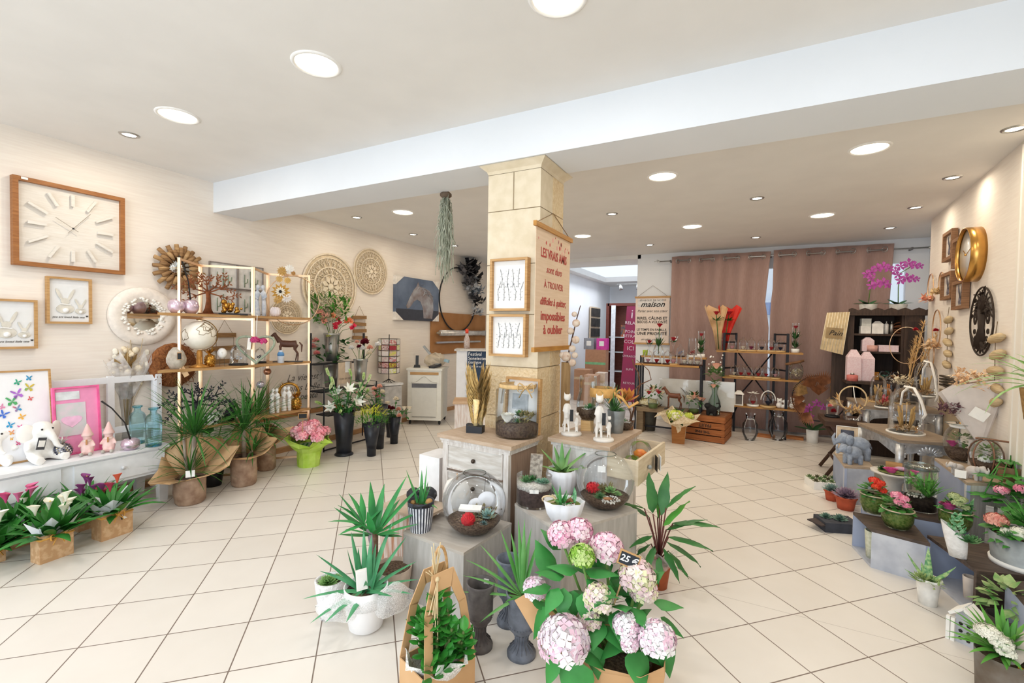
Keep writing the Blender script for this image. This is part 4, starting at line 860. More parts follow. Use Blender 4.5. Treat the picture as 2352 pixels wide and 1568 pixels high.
def dragon(px, py, w, ph, label, crowns, flare, seed, canes=2):
    P, r, h = B(px, py, 0, w, ph); k = mpp(P); t = thing('dragon_tree', label, 'plant', P, face(P), 'dragon trees in kraft paper')
    m = MB(); q = random.Random(seed); n = 18; vs = []
    for i, (rr, z) in enumerate(((.86, 0), (.95, .08), (1.02, .45), (1.0, .9), (.96, 1.0))):
        for j in range(n): vs.append((r*rr*(1+q.uniform(-.05, .05))*cos(2*pi*j/n), r*rr*(1+q.uniform(-.05, .05))*sin(2*pi*j/n), h*z))
    m.add(vs, [(i*n+j, i*n+(j+1) % n, (i+1)*n+(j+1) % n, (i+1)*n+j) for i in range(4) for j in range(n)]+[tuple(range(n-1, -1, -1))]); m.build('crumpled_wrap', CRUMP, t)
    f = MB(); n = 12; fl = [Vector(((p[0]-px)*k, -p[1]*k if False else p[2]*k, (py-p[1])*k)) for p in flare]
    for j in range(len(fl)):
        a, b = fl[j], fl[(j+1) % len(fl)]; aa, ab = math.atan2(a.y, a.x), math.atan2(b.y, b.x)
        pa, pb = Vector((r*.97*cos(aa), r*.97*sin(aa), h*.97)), Vector((r*.97*cos(ab), r*.97*sin(ab), h*.97)); mid = (a+b)/2*.93+Vector((0, 0, -.01))
        ma, mb_ = pa*.5+a*.5+Vector((a.x, a.y, 0))*.10, pb*.5+b*.5+Vector((b.x, b.y, 0))*.10
        f.add([pa, pb, mb_, ma, a, mid, b], [(0, 1, 2, 3), (3, 2, 6, 5, 4)])
    f.build('kraft_paper_flare', KR2, t).modifiers.new('paper', 'SOLIDIFY').thickness = .002
    MB().lathe([(0, h*.9), (r*.95, h*.88)], 16).build('soil', SOIL, t)
    for i, (cx, cy, L, n_, top) in enumerate(crowns):
        x, z = (cx-px)*k, (py-cy)*k; c = MB(); c.tube([(x*.3, .01*i, h*.88), (x*.8, .01, (h+z)/2), (x, 0, z)], [.02, .018, .015] if top else [.012, .01, .01], 8); c.build('cane', M('#b8a898', .9, hx2='#8f7f72', scale=40, st=(1, 1, .3)), t)
        g = MB(); straps(g, (x, 0, z-.01), int(n_*1.35), L*k*1.35, .016 if top else .013, (-.15, 1.5), (.3, 1.0), 'lance', .3, 6, .3, .012); g.build('leaf_crown', M('#3b7a28', .45, hx2='#2f5f2a', scale=6), t)
    return t
t = dragon(437, 1163, 76, 60, 'front dragon tree in brown kraft wrap with wide open paper, right of the white console', [(445, 1010, 102, 64, 1), (437, 1092, 76, 30, 0), (425, 1010, 60, 14, 0)], [(360, 1105, -.0), (365, 1090, -60), (430, 1100, -40), (510, 1075, -60), (535, 1045, 0), (500, 1030, 60), (430, 1000, 70), (385, 1050, 60)], 1)
price_tag(t, (.0, -.15, .27), .06, .05, rx=-.3, dark=False)
dragon(560, 1120, 62, 68, 'middle dragon tree in crumpled brown wrap', [(560, 995, 92, 60, 1), (577, 1045, 52, 20, 0)], [(525, 1040, 0), (540, 1050, -40), (600, 1045, -40), (630, 1020, 0), (600, 1000, 50), (545, 985, 60), (515, 1030, 40)], 2)
dragon(612, 1083, 44, 58, 'rear dragon tree in brown wrap, half hidden by the middle one', [(592, 960, 78, 54, 1), (613, 1005, 56, 26, 0)], [(590, 1020, 0), (610, 1025, -40), (650, 1005, -20), (668, 988, 0), (620, 985, 40), (590, 985, 40)], 3)
P = Vector((-4.24, 2.37, 0)); k = mpp(P); t = thing('zebra_plant', 'dark striped leaf plant in a black pot behind the front dragon tree', 'plant', P, face(P)); MB().lathe(cup(.07, .09, .14), 18).build('pot', BLK, t); MB().lathe([(0, .12), (.085, .12)], 14).build('soil', SOIL, t)
ZEB = M('#1f5a1c', .35, hx2='#2f7a2a', scale=14, st=(1, 1, 3)); VEIN = M('#5fae4a', .5)
for px, py, L, a, e in ((430, 1010, 70, 2.9, .25), (478, 990, 75, 1.9, .6), (520, 965, 90, .1, .75), (495, 1035, 55, .3, .1), (505, 1062, 50, -.2, -.2), (470, 1045, 50, -.9, .1)):
    q = D(px, py, P); x = (q-P).dot(Vector((cos(face(P)), sin(face(P)), 0))); st = MB().tube([(0, 0, .12), (x*.3, 0, q.z*.6), (x*.7, 0, q.z-.02)], .005, 5); st.build('stalk', STEM, t)
    lf = MB(); lf.leaf((x*.7, 0, q.z-.02), a, e, L*k, L*k*.42, .5, 6, 'ovate', .18); o = lf.build('leaf', ZEB, t); v = MB(); d = Vector((cos(a)*cos(e-.2), sin(a)*cos(e-.2), sin(e-.2)))
    for s in range(1, 6): b = Vector((x*.7, 0, q.z-.01))+d*L*k*s/7; v.tube([b, b+Vector((-sin(a), cos(a), .2))*L*k*.12+d*.01], .0015, 3).tube([b, b-Vector((-sin(a), cos(a), -.2))*L*k*.12+d*.01], .0015, 3)
    v.build('leaf_veins', VEIN, o)
# calla lilies in small kraft bags
def calla_bag(px, py, w, label, cols, seed, rz=0, hh=75, fl=((-.3, .95), (.1, 1.2), (.35, 1.05))):
    q = random.Random(seed); P, r, _ = B(px, py, 0, w, hh); k = mpp(P); W2 = r*1.05; Dp = W2*.62; H = w*.82*k*.95; P += Vector((-.02, 0, 0)); t = thing('calla_lily', label, 'potted flower', P, RZL+rz, 'calla lilies in kraft bags')
    m = MB()
    for c, d in (((0, -Dp, H/2), (2*W2, .004, H)), ((0, Dp, H/2), (2*W2, .004, H)), ((-W2, 0, H/2), (.004, 2*Dp, H)), ((W2, 0, H/2), (.004, 2*Dp, H)), ((0, 0, .003), (2*W2, 2*Dp, .006))): m.box(c, d)
    m.build('kraft_bag', M('#c39a70', .8, hx2='#d6b28a', scale=26, contrast=(.5, .62)), t)
    m = MB(); n = 10; pts = []
    for j in range(n):
        a = 2*pi*j/n; s = 1.25 if j % 2 else .95; pts += [(W2*.95*cos(a), Dp*.95*sin(a), H*.85), (W2*1.35*s*cos(a), Dp*1.5*s*sin(a), H*(1.25+.35*(j % 2))+q.uniform(-.02, .02))]
    m.add(pts, [(2*j, (2*j+2) % (2*n), (2*j+3) % (2*n), 2*j+1) for j in range(n)], False); m.build('tissue_liner', M('#eceaf0', .7, 0, .03), t)
    b = MB(); b.tube([(W2*1.02*x, Dp*1.04*y, H*.86) for x, y in ((-1, -1), (1, -1), (1, 1), (-1, 1))], .006, 5, closed=True); bow(b, (0, -Dp-.008, H*.86), .035, 0, .006); b.build('ribbon', M('#d9a24a', .6), t)
    g = MB()
    for i in range(46): a = 2.4*i; g.leaf((W2*.5*cos(a)*rnd(.2, 1), Dp*.5*sin(a), H*.8), a, rnd(.45, 1.45), rnd(.17, .30), rnd(.045, .07), rnd(.4, 1.3), 6, 'lance', .35)
    g.build('foliage', M('#3e8a34', .4, hx2='#2d6a2c', scale=9), t)
    for i, c in enumerate(cols):
        a = q.uniform(0, 6.3); x, y = W2*1.3*cos(a)*q.uniform(.3, 1), Dp*1.3*sin(a)-.02; z = H+q.uniform(.10, .21); s = MB().tube([(0, 0, H*.7), (x*.6, y*.6, z*.7), (x, y, z)], .004, 5).build('flower_stem', GRN, t)
        f = MB(); calla(f, (x, y, z-.005), a+q.uniform(-.5, .5), .062); fo = f.build('flower', M(c, .5, 0, .08), t); MB().tube([(x, y, z), (x+.005, y, z+.05)], .004, 5).build('spadix', M('#e5c24a', .6), fo)
    return t
WC, PC, MC, RC = '#f2eedd', '#dd6f9b', '#8c3f7d', '#b23a55'
calla_bag(124, 1292, 80, 'white calla lily in a kraft bag with gold ribbon, nearest of the bags', [WC]*6, 1, .12)
t = calla_bag(262, 1240, 76, 'dark red calla lily in a kraft bag with a gold bow, rightmost bag', [RC, '#c9563f', RC, MC], 2, .1); MB().box((.05, -.05, .13), (.05, .004, .045), rz=.3, rx=-.3).build('price_card', PAPER, t); MB().box((.05, -.047, .135), (.07, .003, .055), rz=.3, rx=-.3).build('tag_back', BLK, t)
calla_bag(45, 1262, 62, 'pink calla lily in a kraft bag, left of the nearest bag', [PC, PC, '#c9477a', WC, PC], 3, .1)
calla_bag(200, 1220, 50, 'purple calla lily in a kraft bag, behind the rightmost bag', [MC]*5, 4, .1)
calla_bag(-14, 1300, 50, 'calla lily bag cut off by the left edge of the picture', [WC, WC], 5, .1)
# ================================================================ CUT FLOWERS, CASH CORNER
P, r, h = B(710, 1075, 0, 54, 48); k = mpp(P); t = thing('azalea', 'pink azalea in a light green wrapped pot with a small slate price sign', 'potted flower', P, face(P))
MB().lathe([(0, 0), (r*.8, 0), (r*1.0, h)], 18).build('pot', M('#cfe3b8', .6, hx2='#e4efd2', scale=60), t)
LIME = M('#a9cf3f', .6, hx2='#c0dd6a', scale=10); m = MB(); wrap(m, r*.95, r*1.05, r*2.0, h*.7, h*1.35, 12, .18, 4); m.build('lime_wrap', LIME, t)
m = MB(); bush(m, (0, 0, h*1.3), r*1.55, 80, .05, .025, 'oval', .7); m.build('foliage', DGRN, t)
PKA = [M('#f3a9b4', .7), M('#e78698', .7), M('#f7c3cb', .7)]
for i in range(11):
    a = 2.4*i; q = math.sqrt((i+.5)/11)*r*1.6; m = MB(); florets(m, (q*cos(a), q*sin(a), h*1.45+(r*1.6-q)*.75), .058, 26, .034, .8, 3); m.build('flower_cluster', PKA, t)
price_tag(t, (-.06, -r*1.3, h*2.5), .085, .055, rx=-.2, stick=.15)
BUC = M('#23262e', .35, 0, .15)
def bucket(px, py, wf, wt, ph, label, foot=False):
    P, r, h = B(px, py, 0, wf, ph); k = mpp(P); rt = wt/2*k*.95; rb = (wf*.42 if foot else wf/2)*k*.9; t = thing('flower_bucket', label, 'flower bucket', P, face(P), 'black flower buckets'); m = MB()
    if foot: m.lathe([(0, 0), (r, 0), (r, .012), (rb, .03)], 22)
    m.lathe([(rb, .0), (rb+(rt-rb)*.08, h*.33), (rb+(rt-rb)*.16, h*.34), (rt, h), (rt-.006, h), (rb*.9, h*.1), (0, h*.1)], 24); m.build('bucket', BUC, t); return t, P, rt, h, k
t, P, rt, h, k = bucket(790, 1049, 44, 50, 100, 'tall black footed bucket of white lilies', True)
m = MB(); st = MB(); bl = MB(); bu = MB()
for i, (px, py, kind) in enumerate(((758, 890, 1), (740, 928, 2), (778, 905, 0), (800, 898, 0), (763, 938, 0), (812, 893, 2), (831, 895, 1), (845, 905, 2), (768, 880, 1), (757, 860, 1), (808, 866, 1), (835, 872, 1), (780, 945, 2), (818, 925, 0), (790, 925, 0), (845, 878, 1))):
    q = D(px, py, P); x = (q-P).dot(Vector((cos(face(P)), sin(face(P)), 0))); c = (x, rnd(-.1, .1), q.z); st.tube([(0, 0, h*.5), (x*.35, c[1]*.4, h*1.05), c], .005, 5); a = math.atan2(-.6, x)+rnd(-.6, .6)
    if kind == 0: b = MB(); lily(b, c, a, rnd(.3, .9), .11, .045, .95); b.build('open_lily', M('#eef0e6', .5, 0, .05), t)
    else: b = MB(); lily(b, c, a if kind == 2 else rnd(0, 6), .5 if kind == 2 else 1.2, .10, .035, .22); b.build('lily_bud', M('#b7d67a', .5, hx2='#dfe6c0', scale=8), t)
    for j in range(7): m.leaf((x*(.4+.08*j), c[1]*.7, h+(q.z-h)*(.25+.1*j)), rnd(0, 6.3), rnd(-.2, .9), .12, .028, .7, 4, 'lance')
st.build('stems', GRN, t); m.build('leaves', M('#356f33', .45, 0, .3), t)
t, P, rt, h, k = bucket(853, 1049, 22, 42, 75, 'black bucket of yellow goldenrod in front of the other buckets')
m = MB(); n = 420
for i in range(n):
    a = 2.4*i; q = math.sqrt(rnd(0, 1)); z = h*.9+rnd(0, .16)+.09*(1-q); m.mat(0 if z < h+.08 else 1+(i % 2)); m.leaf((q*.17*cos(a), q*.15*sin(a), z), a+rnd(-.6, .6), rnd(.1, 1.3), rnd(.03, .07), .012, .4, 2, 'lance')
m.build('goldenrod', [M('#4f8f2c', .6), M('#a9b32f', .7), M('#c9c83f', .7)], t, kind='stuff')
t, P, rt, h, k = bucket(871, 1032, 22, 40, 100, 'tall black bucket of pink roses and lisianthus behind the goldenrod')
COLS = {'pink': M('#e58a92', .6, hx2='#f0b6a8', scale=20), 'cream': M('#efe3cb', .6, 0, .06), 'peach': M('#eeb59f', .6), 'dred': M('#6d1226', .6), 'white': M('#f1eeea', .6)}
def bunch(t, P, h, spots, rad=.045):
    st = MB(); lf = MB()
    for px, py, c, kind in spots:
        q = D(px, py, P); x = (q-P).dot(Vector((cos(face(P)), sin(face(P)), 0))); y = rnd(-.06, .04); st.tube([(0, 0, h*.6), (x*.5, y*.5, (h+q.z)/2), (x, y, q.z)], .004, 5); f = MB()
        (rose if kind == 'r' else carnation)(f, (x, y, q.z-rad*.3), rad); f.build('bloom', COLS[c], t)
        for j in range(4): lf.leaf((x*.8, y, q.z-.03-.02*j), rnd(0, 6.3), rnd(-.3, .6), .08, .035, .5, 3, 'ovate')
    st.build('stems', GRN, t); lf.build('leaves', DGRN, t)
bunch(t, P, h, ((822, 902, 'pink', 'r'), (860, 890, 'peach', 'c'), (872, 885, 'peach', 'c'), (860, 903, 'pink', 'r'), (835, 892, 'cream', 'r'), (878, 898, 'cream', 'c'), (845, 912, 'cream', 'r'), (868, 908, 'pink', 'c')), .042)
t, P, rt, h, k = bucket(905, 1020, 19, 32, 62, 'black bucket of cream and peach roses at the front right of the buckets')
bunch(t, P, h, ((875, 922, 'cream', 'r'), (890, 925, 'cream', 'r'), (910, 914, 'cream', 'c'), (893, 932, 'dred', 'c'), (915, 940, 'peach', 'c'), (928, 938, 'cream', 'r'), (902, 935, 'dred', 'c'), (940, 940, 'cream', 'r'), (917, 952, 'peach', 'c')), .042)
t, P, rt, h, k = bucket(896, 1005, 18, 26, 50, 'short black bucket half hidden behind the cream rose bucket')
bunch(t, P, h, ((885, 948, 'dred', 'c'), (898, 944, 'cream', 'r')), .035)
# black tiered stand with zinc buckets
SP = Vector((-4.42, 4.02, 0)); t = thing('plant_stand', 'black metal tiered stand carrying three zinc flower buckets', 'plant stand', SP, RZL); k = mpp(SP)
def sz(py): return D(780, py, SP).z
m = []
y0 = -.40; y1 = .42
for x in (y0, y1):
    MB().tube([(x, -.12, 0), (x, -.12, sz(880)), (x, .1, sz(880)), (x, .1, sz(765))], .009, 6).build('leg', BLKM, t); MB().tube([(x, .12, 0), (x, .12, sz(765))], .009, 6).build('leg', BLKM, t)
for z, y, d in ((sz(938), -.12, .2), (sz(890), .0, .22), (sz(832), .08, .16)): MB().box((0, y+.02, z-.006), (y1-y0, d, .012)).build('tier', BLKM, t)
MB().box((0, -.13, .02), (y1-y0, .015, .015)).build('floor_bar', BLKM, t)
def zinc(px, py, wt, ph, label, off=0):
    P = SP+Vector((off, 0, 0)); c = D(px, py, P); kk = mpp(c); rt = wt/2*kk*.92; h = ph*kk; t = thing('zinc_bucket', label, 'flower bucket', c, face(c), 'zinc flower buckets')
    MB().lathe([(0, 0), (rt*.72, 0), (rt*.86, h*.5), (rt*.97, h*.93), (rt*1.06, h*.95), (rt*1.06, h), (rt*.95, h), (rt*.7, h*.2), (0, h*.2)], 24).build('bucket', STEEL, t); return t, c, rt, h
t, c, rt, h = zinc(762, 829, 38, 64, 'zinc bucket of red and orange alstroemeria on the top tier', .05)
lf = MB(); st = MB()
for i in range(190): lf.leaf((rnd(-.28, .2), rnd(-.12, .1), h+rnd(.1, .44)), rnd(0, 6.3), rnd(-.2, 1.2), rnd(.08, .14), .03, .6, 3, 'lance')
lf.build('leaves', M('#5d9a35', .5, hx2='#3c7a2f', scale=10), t)
for px, py, col in ((772, 745, '#d2344a'), (778, 740, '#c92c45'), (795, 735, '#e0704a'), (812, 752, '#d0284a'), (742, 738, '#e9a08f'), (735, 720, '#dd9a8a'), (765, 725, '#cf7f5a'), (748, 728, '#dba28f'), (803, 740, '#e58a5e'), (770, 752, '#c8243f')):
    q = D(px, py, c); x = (q-c).dot(Vector((cos(face(c)), sin(face(c)), 0))); st.tube([(0, 0, h*.6), (x*.5, 0, (h+q.z-c.z)/2), (x, rnd(-.05, 0), q.z-c.z)], .004, 4); f = MB()
    for j in range(3): lily(f, (x+rnd(-.02, .02), -.06, q.z-c.z+rnd(-.02, .02)), rnd(-2.6, -.6), rnd(.1, .8), .055, .03, .8, 5)
    f.build('bloom', M(col, .6), t)
st.build('stems', STEM, t)
t, c, rt, h = zinc(760, 888, 38, 54, 'zinc bucket of mixed stems on the middle tier, below the alstroemeria')
lf = MB()
for i in range(60): lf.leaf((rnd(-.22, .2), rnd(-.1, .06), h+rnd(.0, .3)), rnd(0, 6.3), rnd(-.4, .8), rnd(.09, .15), .05, .7, 4, 'ovate')
lf.build('leaves', DGRN, t)
for x, z, c2 in ((-.17, .27, 'pink'), (-.2, .2, 'pink'), (-.02, .33, 'lime'), (-.16, .12, 'dred')):
    f = MB(); carnation(f, (x, -.08, h+z), .05); f.build('bloom', M('#dfe08a', .6) if c2 == 'lime' else COLS['pink'], t)
t, c, rt, h = zinc(828, 876, 34, 52, 'zinc bucket of dark red and white mums on the right of the stand')
st = MB()
for px, py, cc, rr in ((838, 788, 'dred', .07), (825, 797, 'dred', .04), (833, 802, 'white', .05), (808, 800, 'white', .045), (850, 800, 'peach', .05), (868, 793, 'white', .05), (848, 812, 'cream', .045), (820, 786, 'peach', .035)):
    q = D(px, py, c); x = (q-c).dot(Vector((cos(face(c)), sin(face(c)), 0))); st.tube([(0, 0, h*.6), (x*.5, 0, h*1.1), (x, -.02, q.z-c.z)], .004, 4); f = MB(); carnation(f, (x, -.03, q.z-c.z), rr); f.build('bloom', COLS[cc], t)
st.build('stems', STEM, t)
c = D(792, 856, SP+Vector((.1, 0, 0))); t = thing('wooden_sign', 'small wooden word sign with a white tag on the stand between zinc buckets', 'sign', c, RZL); MB().box((0, 0, 0), (.2, .015, .26)).build('board', M('#d5bfa6', .8, 0, .08), t); text('COIN DE MOI', .032, M('#8d7c6d', .8), t, T((0, -.009, -.07))); MB().box((.03, -.012, .07), (.07, .004, .13)).build('white_tag', PAPER, t)
# card rack on pedestal
P = Vector((-4.36, 4.98, 0)); c = D(893, 878, P); zt = c.z; P = Vector((c.x, c.y, 0)); k = mpp(P); t = thing('pedestal', 'light grey display pedestal under the wire card rack', 'pedestal', P, RZL-.3); MB().box((0, 0, zt/2-.02), (.26, .26, zt-.04)).build('column', M('#b9b7b5', .7), t); MB().box((0, 0, zt-.015), (.29, .29, .03)).build('top', M('#d6d6d5', .6), t)
t = thing('card_rack', 'rotating black wire rack of small greeting cards on the pedestal', 'card rack', (P.x, P.y, zt), face(P)); H = 110*k; rr = 24*k
MB().tube([(0, 0, 0), (0, 0, H)], .006, 6).build('pole', BLKM, t)
for s in range(4): MB().tube([(0, 0, .05), (.09*cos(s*1.57+.4), .09*sin(s*1.57+.4), .004)], .005, 5).build('foot', BLKM, t)
w = MB()
for z in range(7): w.tube([(rr*cos(j*.785), rr*sin(j*.785), H*.2+z*.118*H) for j in range(8)], .003, 4, closed=True)
for j in range(8): w.tube([(rr*cos(j*.785), rr*sin(j*.785), H*.2), (rr*cos(j*.785), rr*sin(j*.785), H*.91)], .003, 4)
w.build('wire_cage', BLKM, t); CC = ['#e9e2df', '#d9dfe0', '#b3303c', '#e6d7d2', '#f0eee9', '#c9cf3a', '#cfa9a9', '#ded8cf', '#8e2f3d']
for z in range(6):
    for j in range(8):
        a = (j+.5)*.785; MB().box((rr*.9*cos(a), rr*.9*sin(a), H*.255+z*.118*H), (rr*.66, .004, H*.095), rz=a+pi/2).build('card', M(CC[(z*5+j*3) % 9], .6, hx2=CC[(z*3+j*5+2) % 9], scale=50), t)
# rolling cabinet with phone, terminal, paper bag
a, b = Vector((-4.505, 5.286)), Vector((-4.051, 5.499)); d = (b-a).normalized(); ang = math.atan2(d.y, d.x); nrm = Vector((-d.y, d.x)); W2 = (b-a).length; c = (a+b)/2+nrm*.25; HC = .84
t = thing('rolling_cabinet', 'cream white rolling cabinet with arched drawer front on castors', 'cabinet', (c.x, c.y, 0), ang); CW = M('#e8e6dd', .5, 0, .03)
MB().box((0, 0, .44), (W2, .5, .74)).build('carcass', CW, t); MB().box((0, 0, .825), (W2+.03, .53, .03)).build('top', CW, t)
MB().box((0, -.253, .765), (W2*.84, .01, .04)).build('wood_strip', LOAK, t); dr = MB().box((0, -.256, .68), (W2*.92, .014, .12)).build('drawer_front', CW, t)
MB().tube([(W2*.38*(x/6), -.266, .632+.09*math.exp(-(x/2.6)**2)) for x in range(-6, 7)], .004, 5).build('arch_moulding', M('#c9c6bc', .6), dr)
MB().box((0, -.252, .585), (W2*.74, .006, .06)).build('slot', M('#6f7076', .8), t); dd = MB().box((0, -.256, .33), (W2*.74, .012, .43)).build('door', M('#dddbd3', .6, 0, .02), t); MB().box((0, -.264, .125), (W2*.7, .006, .008)).build('door_rail', M('#8c8b87', .6), dd)
for x in (-1, 1):
    for y in (-1, 1): MB().ball((x*W2*.44, y*.2, .035), (.02, .035, .035), 8).build('castor', BLK, t)
dv, nv = Vector((d.x, d.y, 0)), Vector((nrm.x, nrm.y, 0)); cc = Vector((c.x, c.y, HC))
t = thing('telephone', 'black cordless telephone on its base, left end of the rolling cabinet', 'telephone', cc-dv*.15-nv*.1, ang+.2); MB().box((0, 0, .02), (.1, .09, .04), top=.8).build('base', BLK, t); MB().box((.0, .02, .1), (.045, .025, .16), rx=-.25).build('handset', M('#2f3238', .4), t)
t = thing('card_terminal', 'dark card payment terminal lying at the front of the rolling cabinet', 'payment terminal', cc+dv*.13-nv*.12, ang-.5); MB().box((0, 0, .03), (.09, .19, .035), rx=.18).build('body', M('#3a3c42', .4), t); MB().box((0, .05, .055), (.07, .06, .006), rx=.18).build('screen', M('#8f979c', .3), t)
t = thing('receipt_printer', 'pale crumpled paper bundle and bag on the rolling cabinet', 'paper bag', cc+dv*.08+nv*.1, ang); m = MB(); q = random.Random(4)
m.ball((0, 0, .10), (.17, .12, .11), 12); m.v = [v+Vector((q.uniform(-.02, .02), q.uniform(-.02, .02), q.uniform(-.02, .02) if v.z > .02 else 0)) for v in m.v]; m.sm = [False]*len(m.f); m.build('paper_bag', M('#d3c5b0', .8, hx2='#bfb09a', scale=10), t)
MB().box((-.12, .02, .24), (.03, .06, .2), ry=-.7).build('paper_edge', M('#a9adb0', .7), t); MB().box((.17, 0, .10), (.1, .08, .04), ry=.3).build('blue_sheet', M('#a8c5d2', .7), t)
# tall white shop counter with festival poster, gift bottle
A = ony_ = onX(1042, 1000, -3.55); P = Vector((-3.3, 5.9, 0)); L1 = D(1040, 805, P); R1 = D(1122, 805, P); zt = L1.z
c = (L1+R1)/2; w = (R1-L1).length+.3; t = thing('counter', 'tall white panelled counter carrying the festival poster, behind the pillar', 'counter', (c.x+.1, c.y+.25, 0), face(P)); CX = M('#e9e9ec', .5, 0, .02)
MB().box((0, 0, zt/2), (w, .4, zt)).build('carcass', CX, t); MB().box((0, 0, zt+.012), (w+.06, .46, .025)).build('worktop', M('#cfcac4', .6), t)
for z in (zt*.72, zt*.30): MB().box((-.2, -.204, z), (.16, .012, zt*.36)).build('panel', M('#dcdce0', .5), t)
LP = lambda px, py: (Vector(((D(px, py, P)-Vector((c.x+.1, c.y+.25, 0))).dot(Vector((cos(face(P)), sin(face(P)), 0))), -.21, D(px, py, P).z)))
a, b = LP(1074, 805), LP(1135, 915); po = thing('poster', 'dark blue festival poster with a green footer on the white counter', 'poster', Vector((c.x+.1, c.y+.25, 0))+Vector((sin(face(P)), -cos(face(P)), 0))*.212, face(P)); cx = (a.x+b.x)/2
MB().box((cx, 0, (a.z+b.z)/2), (b.x-a.x, .004, a.z-b.z)).build('sheet', M('#243a55', .6, 0, .1), po); hh = a.z-b.z
MB().box((cx, -.003, b.z+hh*.13), (b.x-a.x, .002, hh*.26)).build('green_footer', M('#1f7a70', .6), po); WT = M('#f4f4f4', .7, 0, 0)
for s, z, q, m_ in (('Festival', .93, .075, WT), ('Sonelecteur', .84, .07, WT), ('Garrigue', .76, .06, WT), ('du 23 au 30 mai', .67, .035, WT), ('09', .56, .09, M('#37a36a', .6)), ('Fe', .10, .1, WT)): text(s, q, m_, po, T((a.x+.012, -.004, b.z+hh*z)), align='LEFT', sx=.9)
q = D(1052, 803, P); t = thing('spray_bottle', 'clear bottle with a red cap on the white counter', 'bottle', Vector((c.x+.1, c.y+.25, zt+.025))-Vector((cos(face(P)), sin(face(P)), 0))*.28, face(P)); k = mpp(P)
MB().lathe([(0, 0), (7*k, 0), (7*k, 22*k), (4*k, 30*k), (3.5*k, 38*k)], 16).build('bottle_body', M('#d8cdc8', .3, hx2='#b59c93', scale=40), t); MB().lathe([(3.8*k, 36*k), (3.8*k, 46*k), (0, 47*k)], 12).build('cap', M('#e2482f', .4), t)
P = Vector((-2.75, 4.6, 0)); c = D(1072, 920, P); t = thing('wood_plinth', 'whitewashed wooden plinth behind the gold wing sculpture', 'plinth', (c.x, c.y, 0), face(P)); MB().box((.05, 0, c.z/2), (.36, .3, c.z)).build('body', wood('#e7e1dc', '#cdb9ad', .8, (20, 20, 2)), t); MB().box((.05, 0, c.z), (.4, .34, .03)).build('top', wood('#cdae8c', '#b89472'), t)
P = Vector((-2.35, 2.75, 0)); c = G(1000, 1200, 0); P = Vector((-2.02, 2.32, 0)); 
t = thing('display_plinth', 'white painted plinth left of the whitewashed drawer chest', 'plinth', (-1.87, 2.53, 0), -.1); zq = D(1000, 1047, (-1.87, 2.43, 0)).z; MB().box((0, 0, zq/2), (.18, .2, zq)).build('body', M('#f0f0f1', .6, 0, .03), t)
# hanging air plant
P = onX(1024, 445, -2.05); P = Vector((0, 0, 0))+O+_ray(1024, 445)*((2.52-CH)/_ray(1024, 445).z); k = mpp(P); t = thing('air_plant', 'long grey green tillandsia hanging from the beam', 'hanging plant', P, 0); m = MB(); q = random.Random(8)
for i in range(230):
    x, y = q.gauss(0, 9*k), q.gauss(0, 7*k); z0 = -q.uniform(0, 40)*k; pts = [(x*.5, y*.5, z0)]; L = (150*q.random()**1.3+25)*k
    for j in range(6): pts.append((pts[-1][0]+q.gauss(0, 3.4*k), pts[-1][1]+q.gauss(0, 3*k), pts[-1][2]-L/6))
    m.tube(pts, .0028, 3)
m.build('strands', M('#9aa08c', .9, hx2='#b5b8a6', scale=20), t); MB().ball((0, 0, -.01), (.05, .05, .03), 8).build('root_ball', M('#6a5a4c', .9), t)
# ================================================================ PILLAR: FRAMES AND BANNER
BOT = M('#f1efec', .6, hx2='#e6e4e2', scale=4)
def pframe(x0, y0, x1, y1, label, kind):
    a, b = onY(x0, y0, 2.69), onY(x1, y1, 2.69); w, h = b.x-a.x, a.z-b.z; t = picture('picture_frame', label, 'picture', ((a.x+b.x)/2, 2.672, b.z), 0, w, h, LOAK, BOT, .016, .05, group='botanical prints on the pillar'); m = MB(); q = random.Random(kind)
    for i in range(9):
        x = w*(-.3+.075*i); z0 = h*(.2+.25*(i % 2)); z1 = z0+h*.35; m.tube([(x, .001, z0), (x+q.uniform(-.01, .01), .001, (z0+z1)/2), (x+q.uniform(-.02, .02), .001, z1)], .0012, 4)
        for j in range(7): z = z0+(z1-z0)*j/7; m.leaf((x, .001, z), 0 if j % 2 else pi, .6, .016, .006, 0, 2)
    m.build('pressed_flowers', M('#6a7178', .8), t); MB().box((0, -.012, h/2), (w-.03, .002, h-.03)).build('pane', glass('#ffffff', .1), t)
pframe(1133, 597, 1216, 714, 'upper of two framed pressed flower prints on the pillar front', 1)
pframe(1131, 722, 1212, 820, 'lower of two framed pressed flower prints on the pillar front', 2)
a, b = onY(1152, 866, 2.62), onY(1234, 985, 2.62); t = picture('picture_frame', 'framed print leaning on the pillar behind the glass jar terrarium', 'picture', ((a.x+b.x)/2, 2.665, .763), -.1, b.x-a.x, a.z-.763, LOAK, BOT, .016, .03, tilt=-.05)
MB().box((-.02, -.004, .2), (.12, .002, .1)).build('grey_sketch', M('#8f9499', .6, hx2='#c3c8cc', scale=14), t)
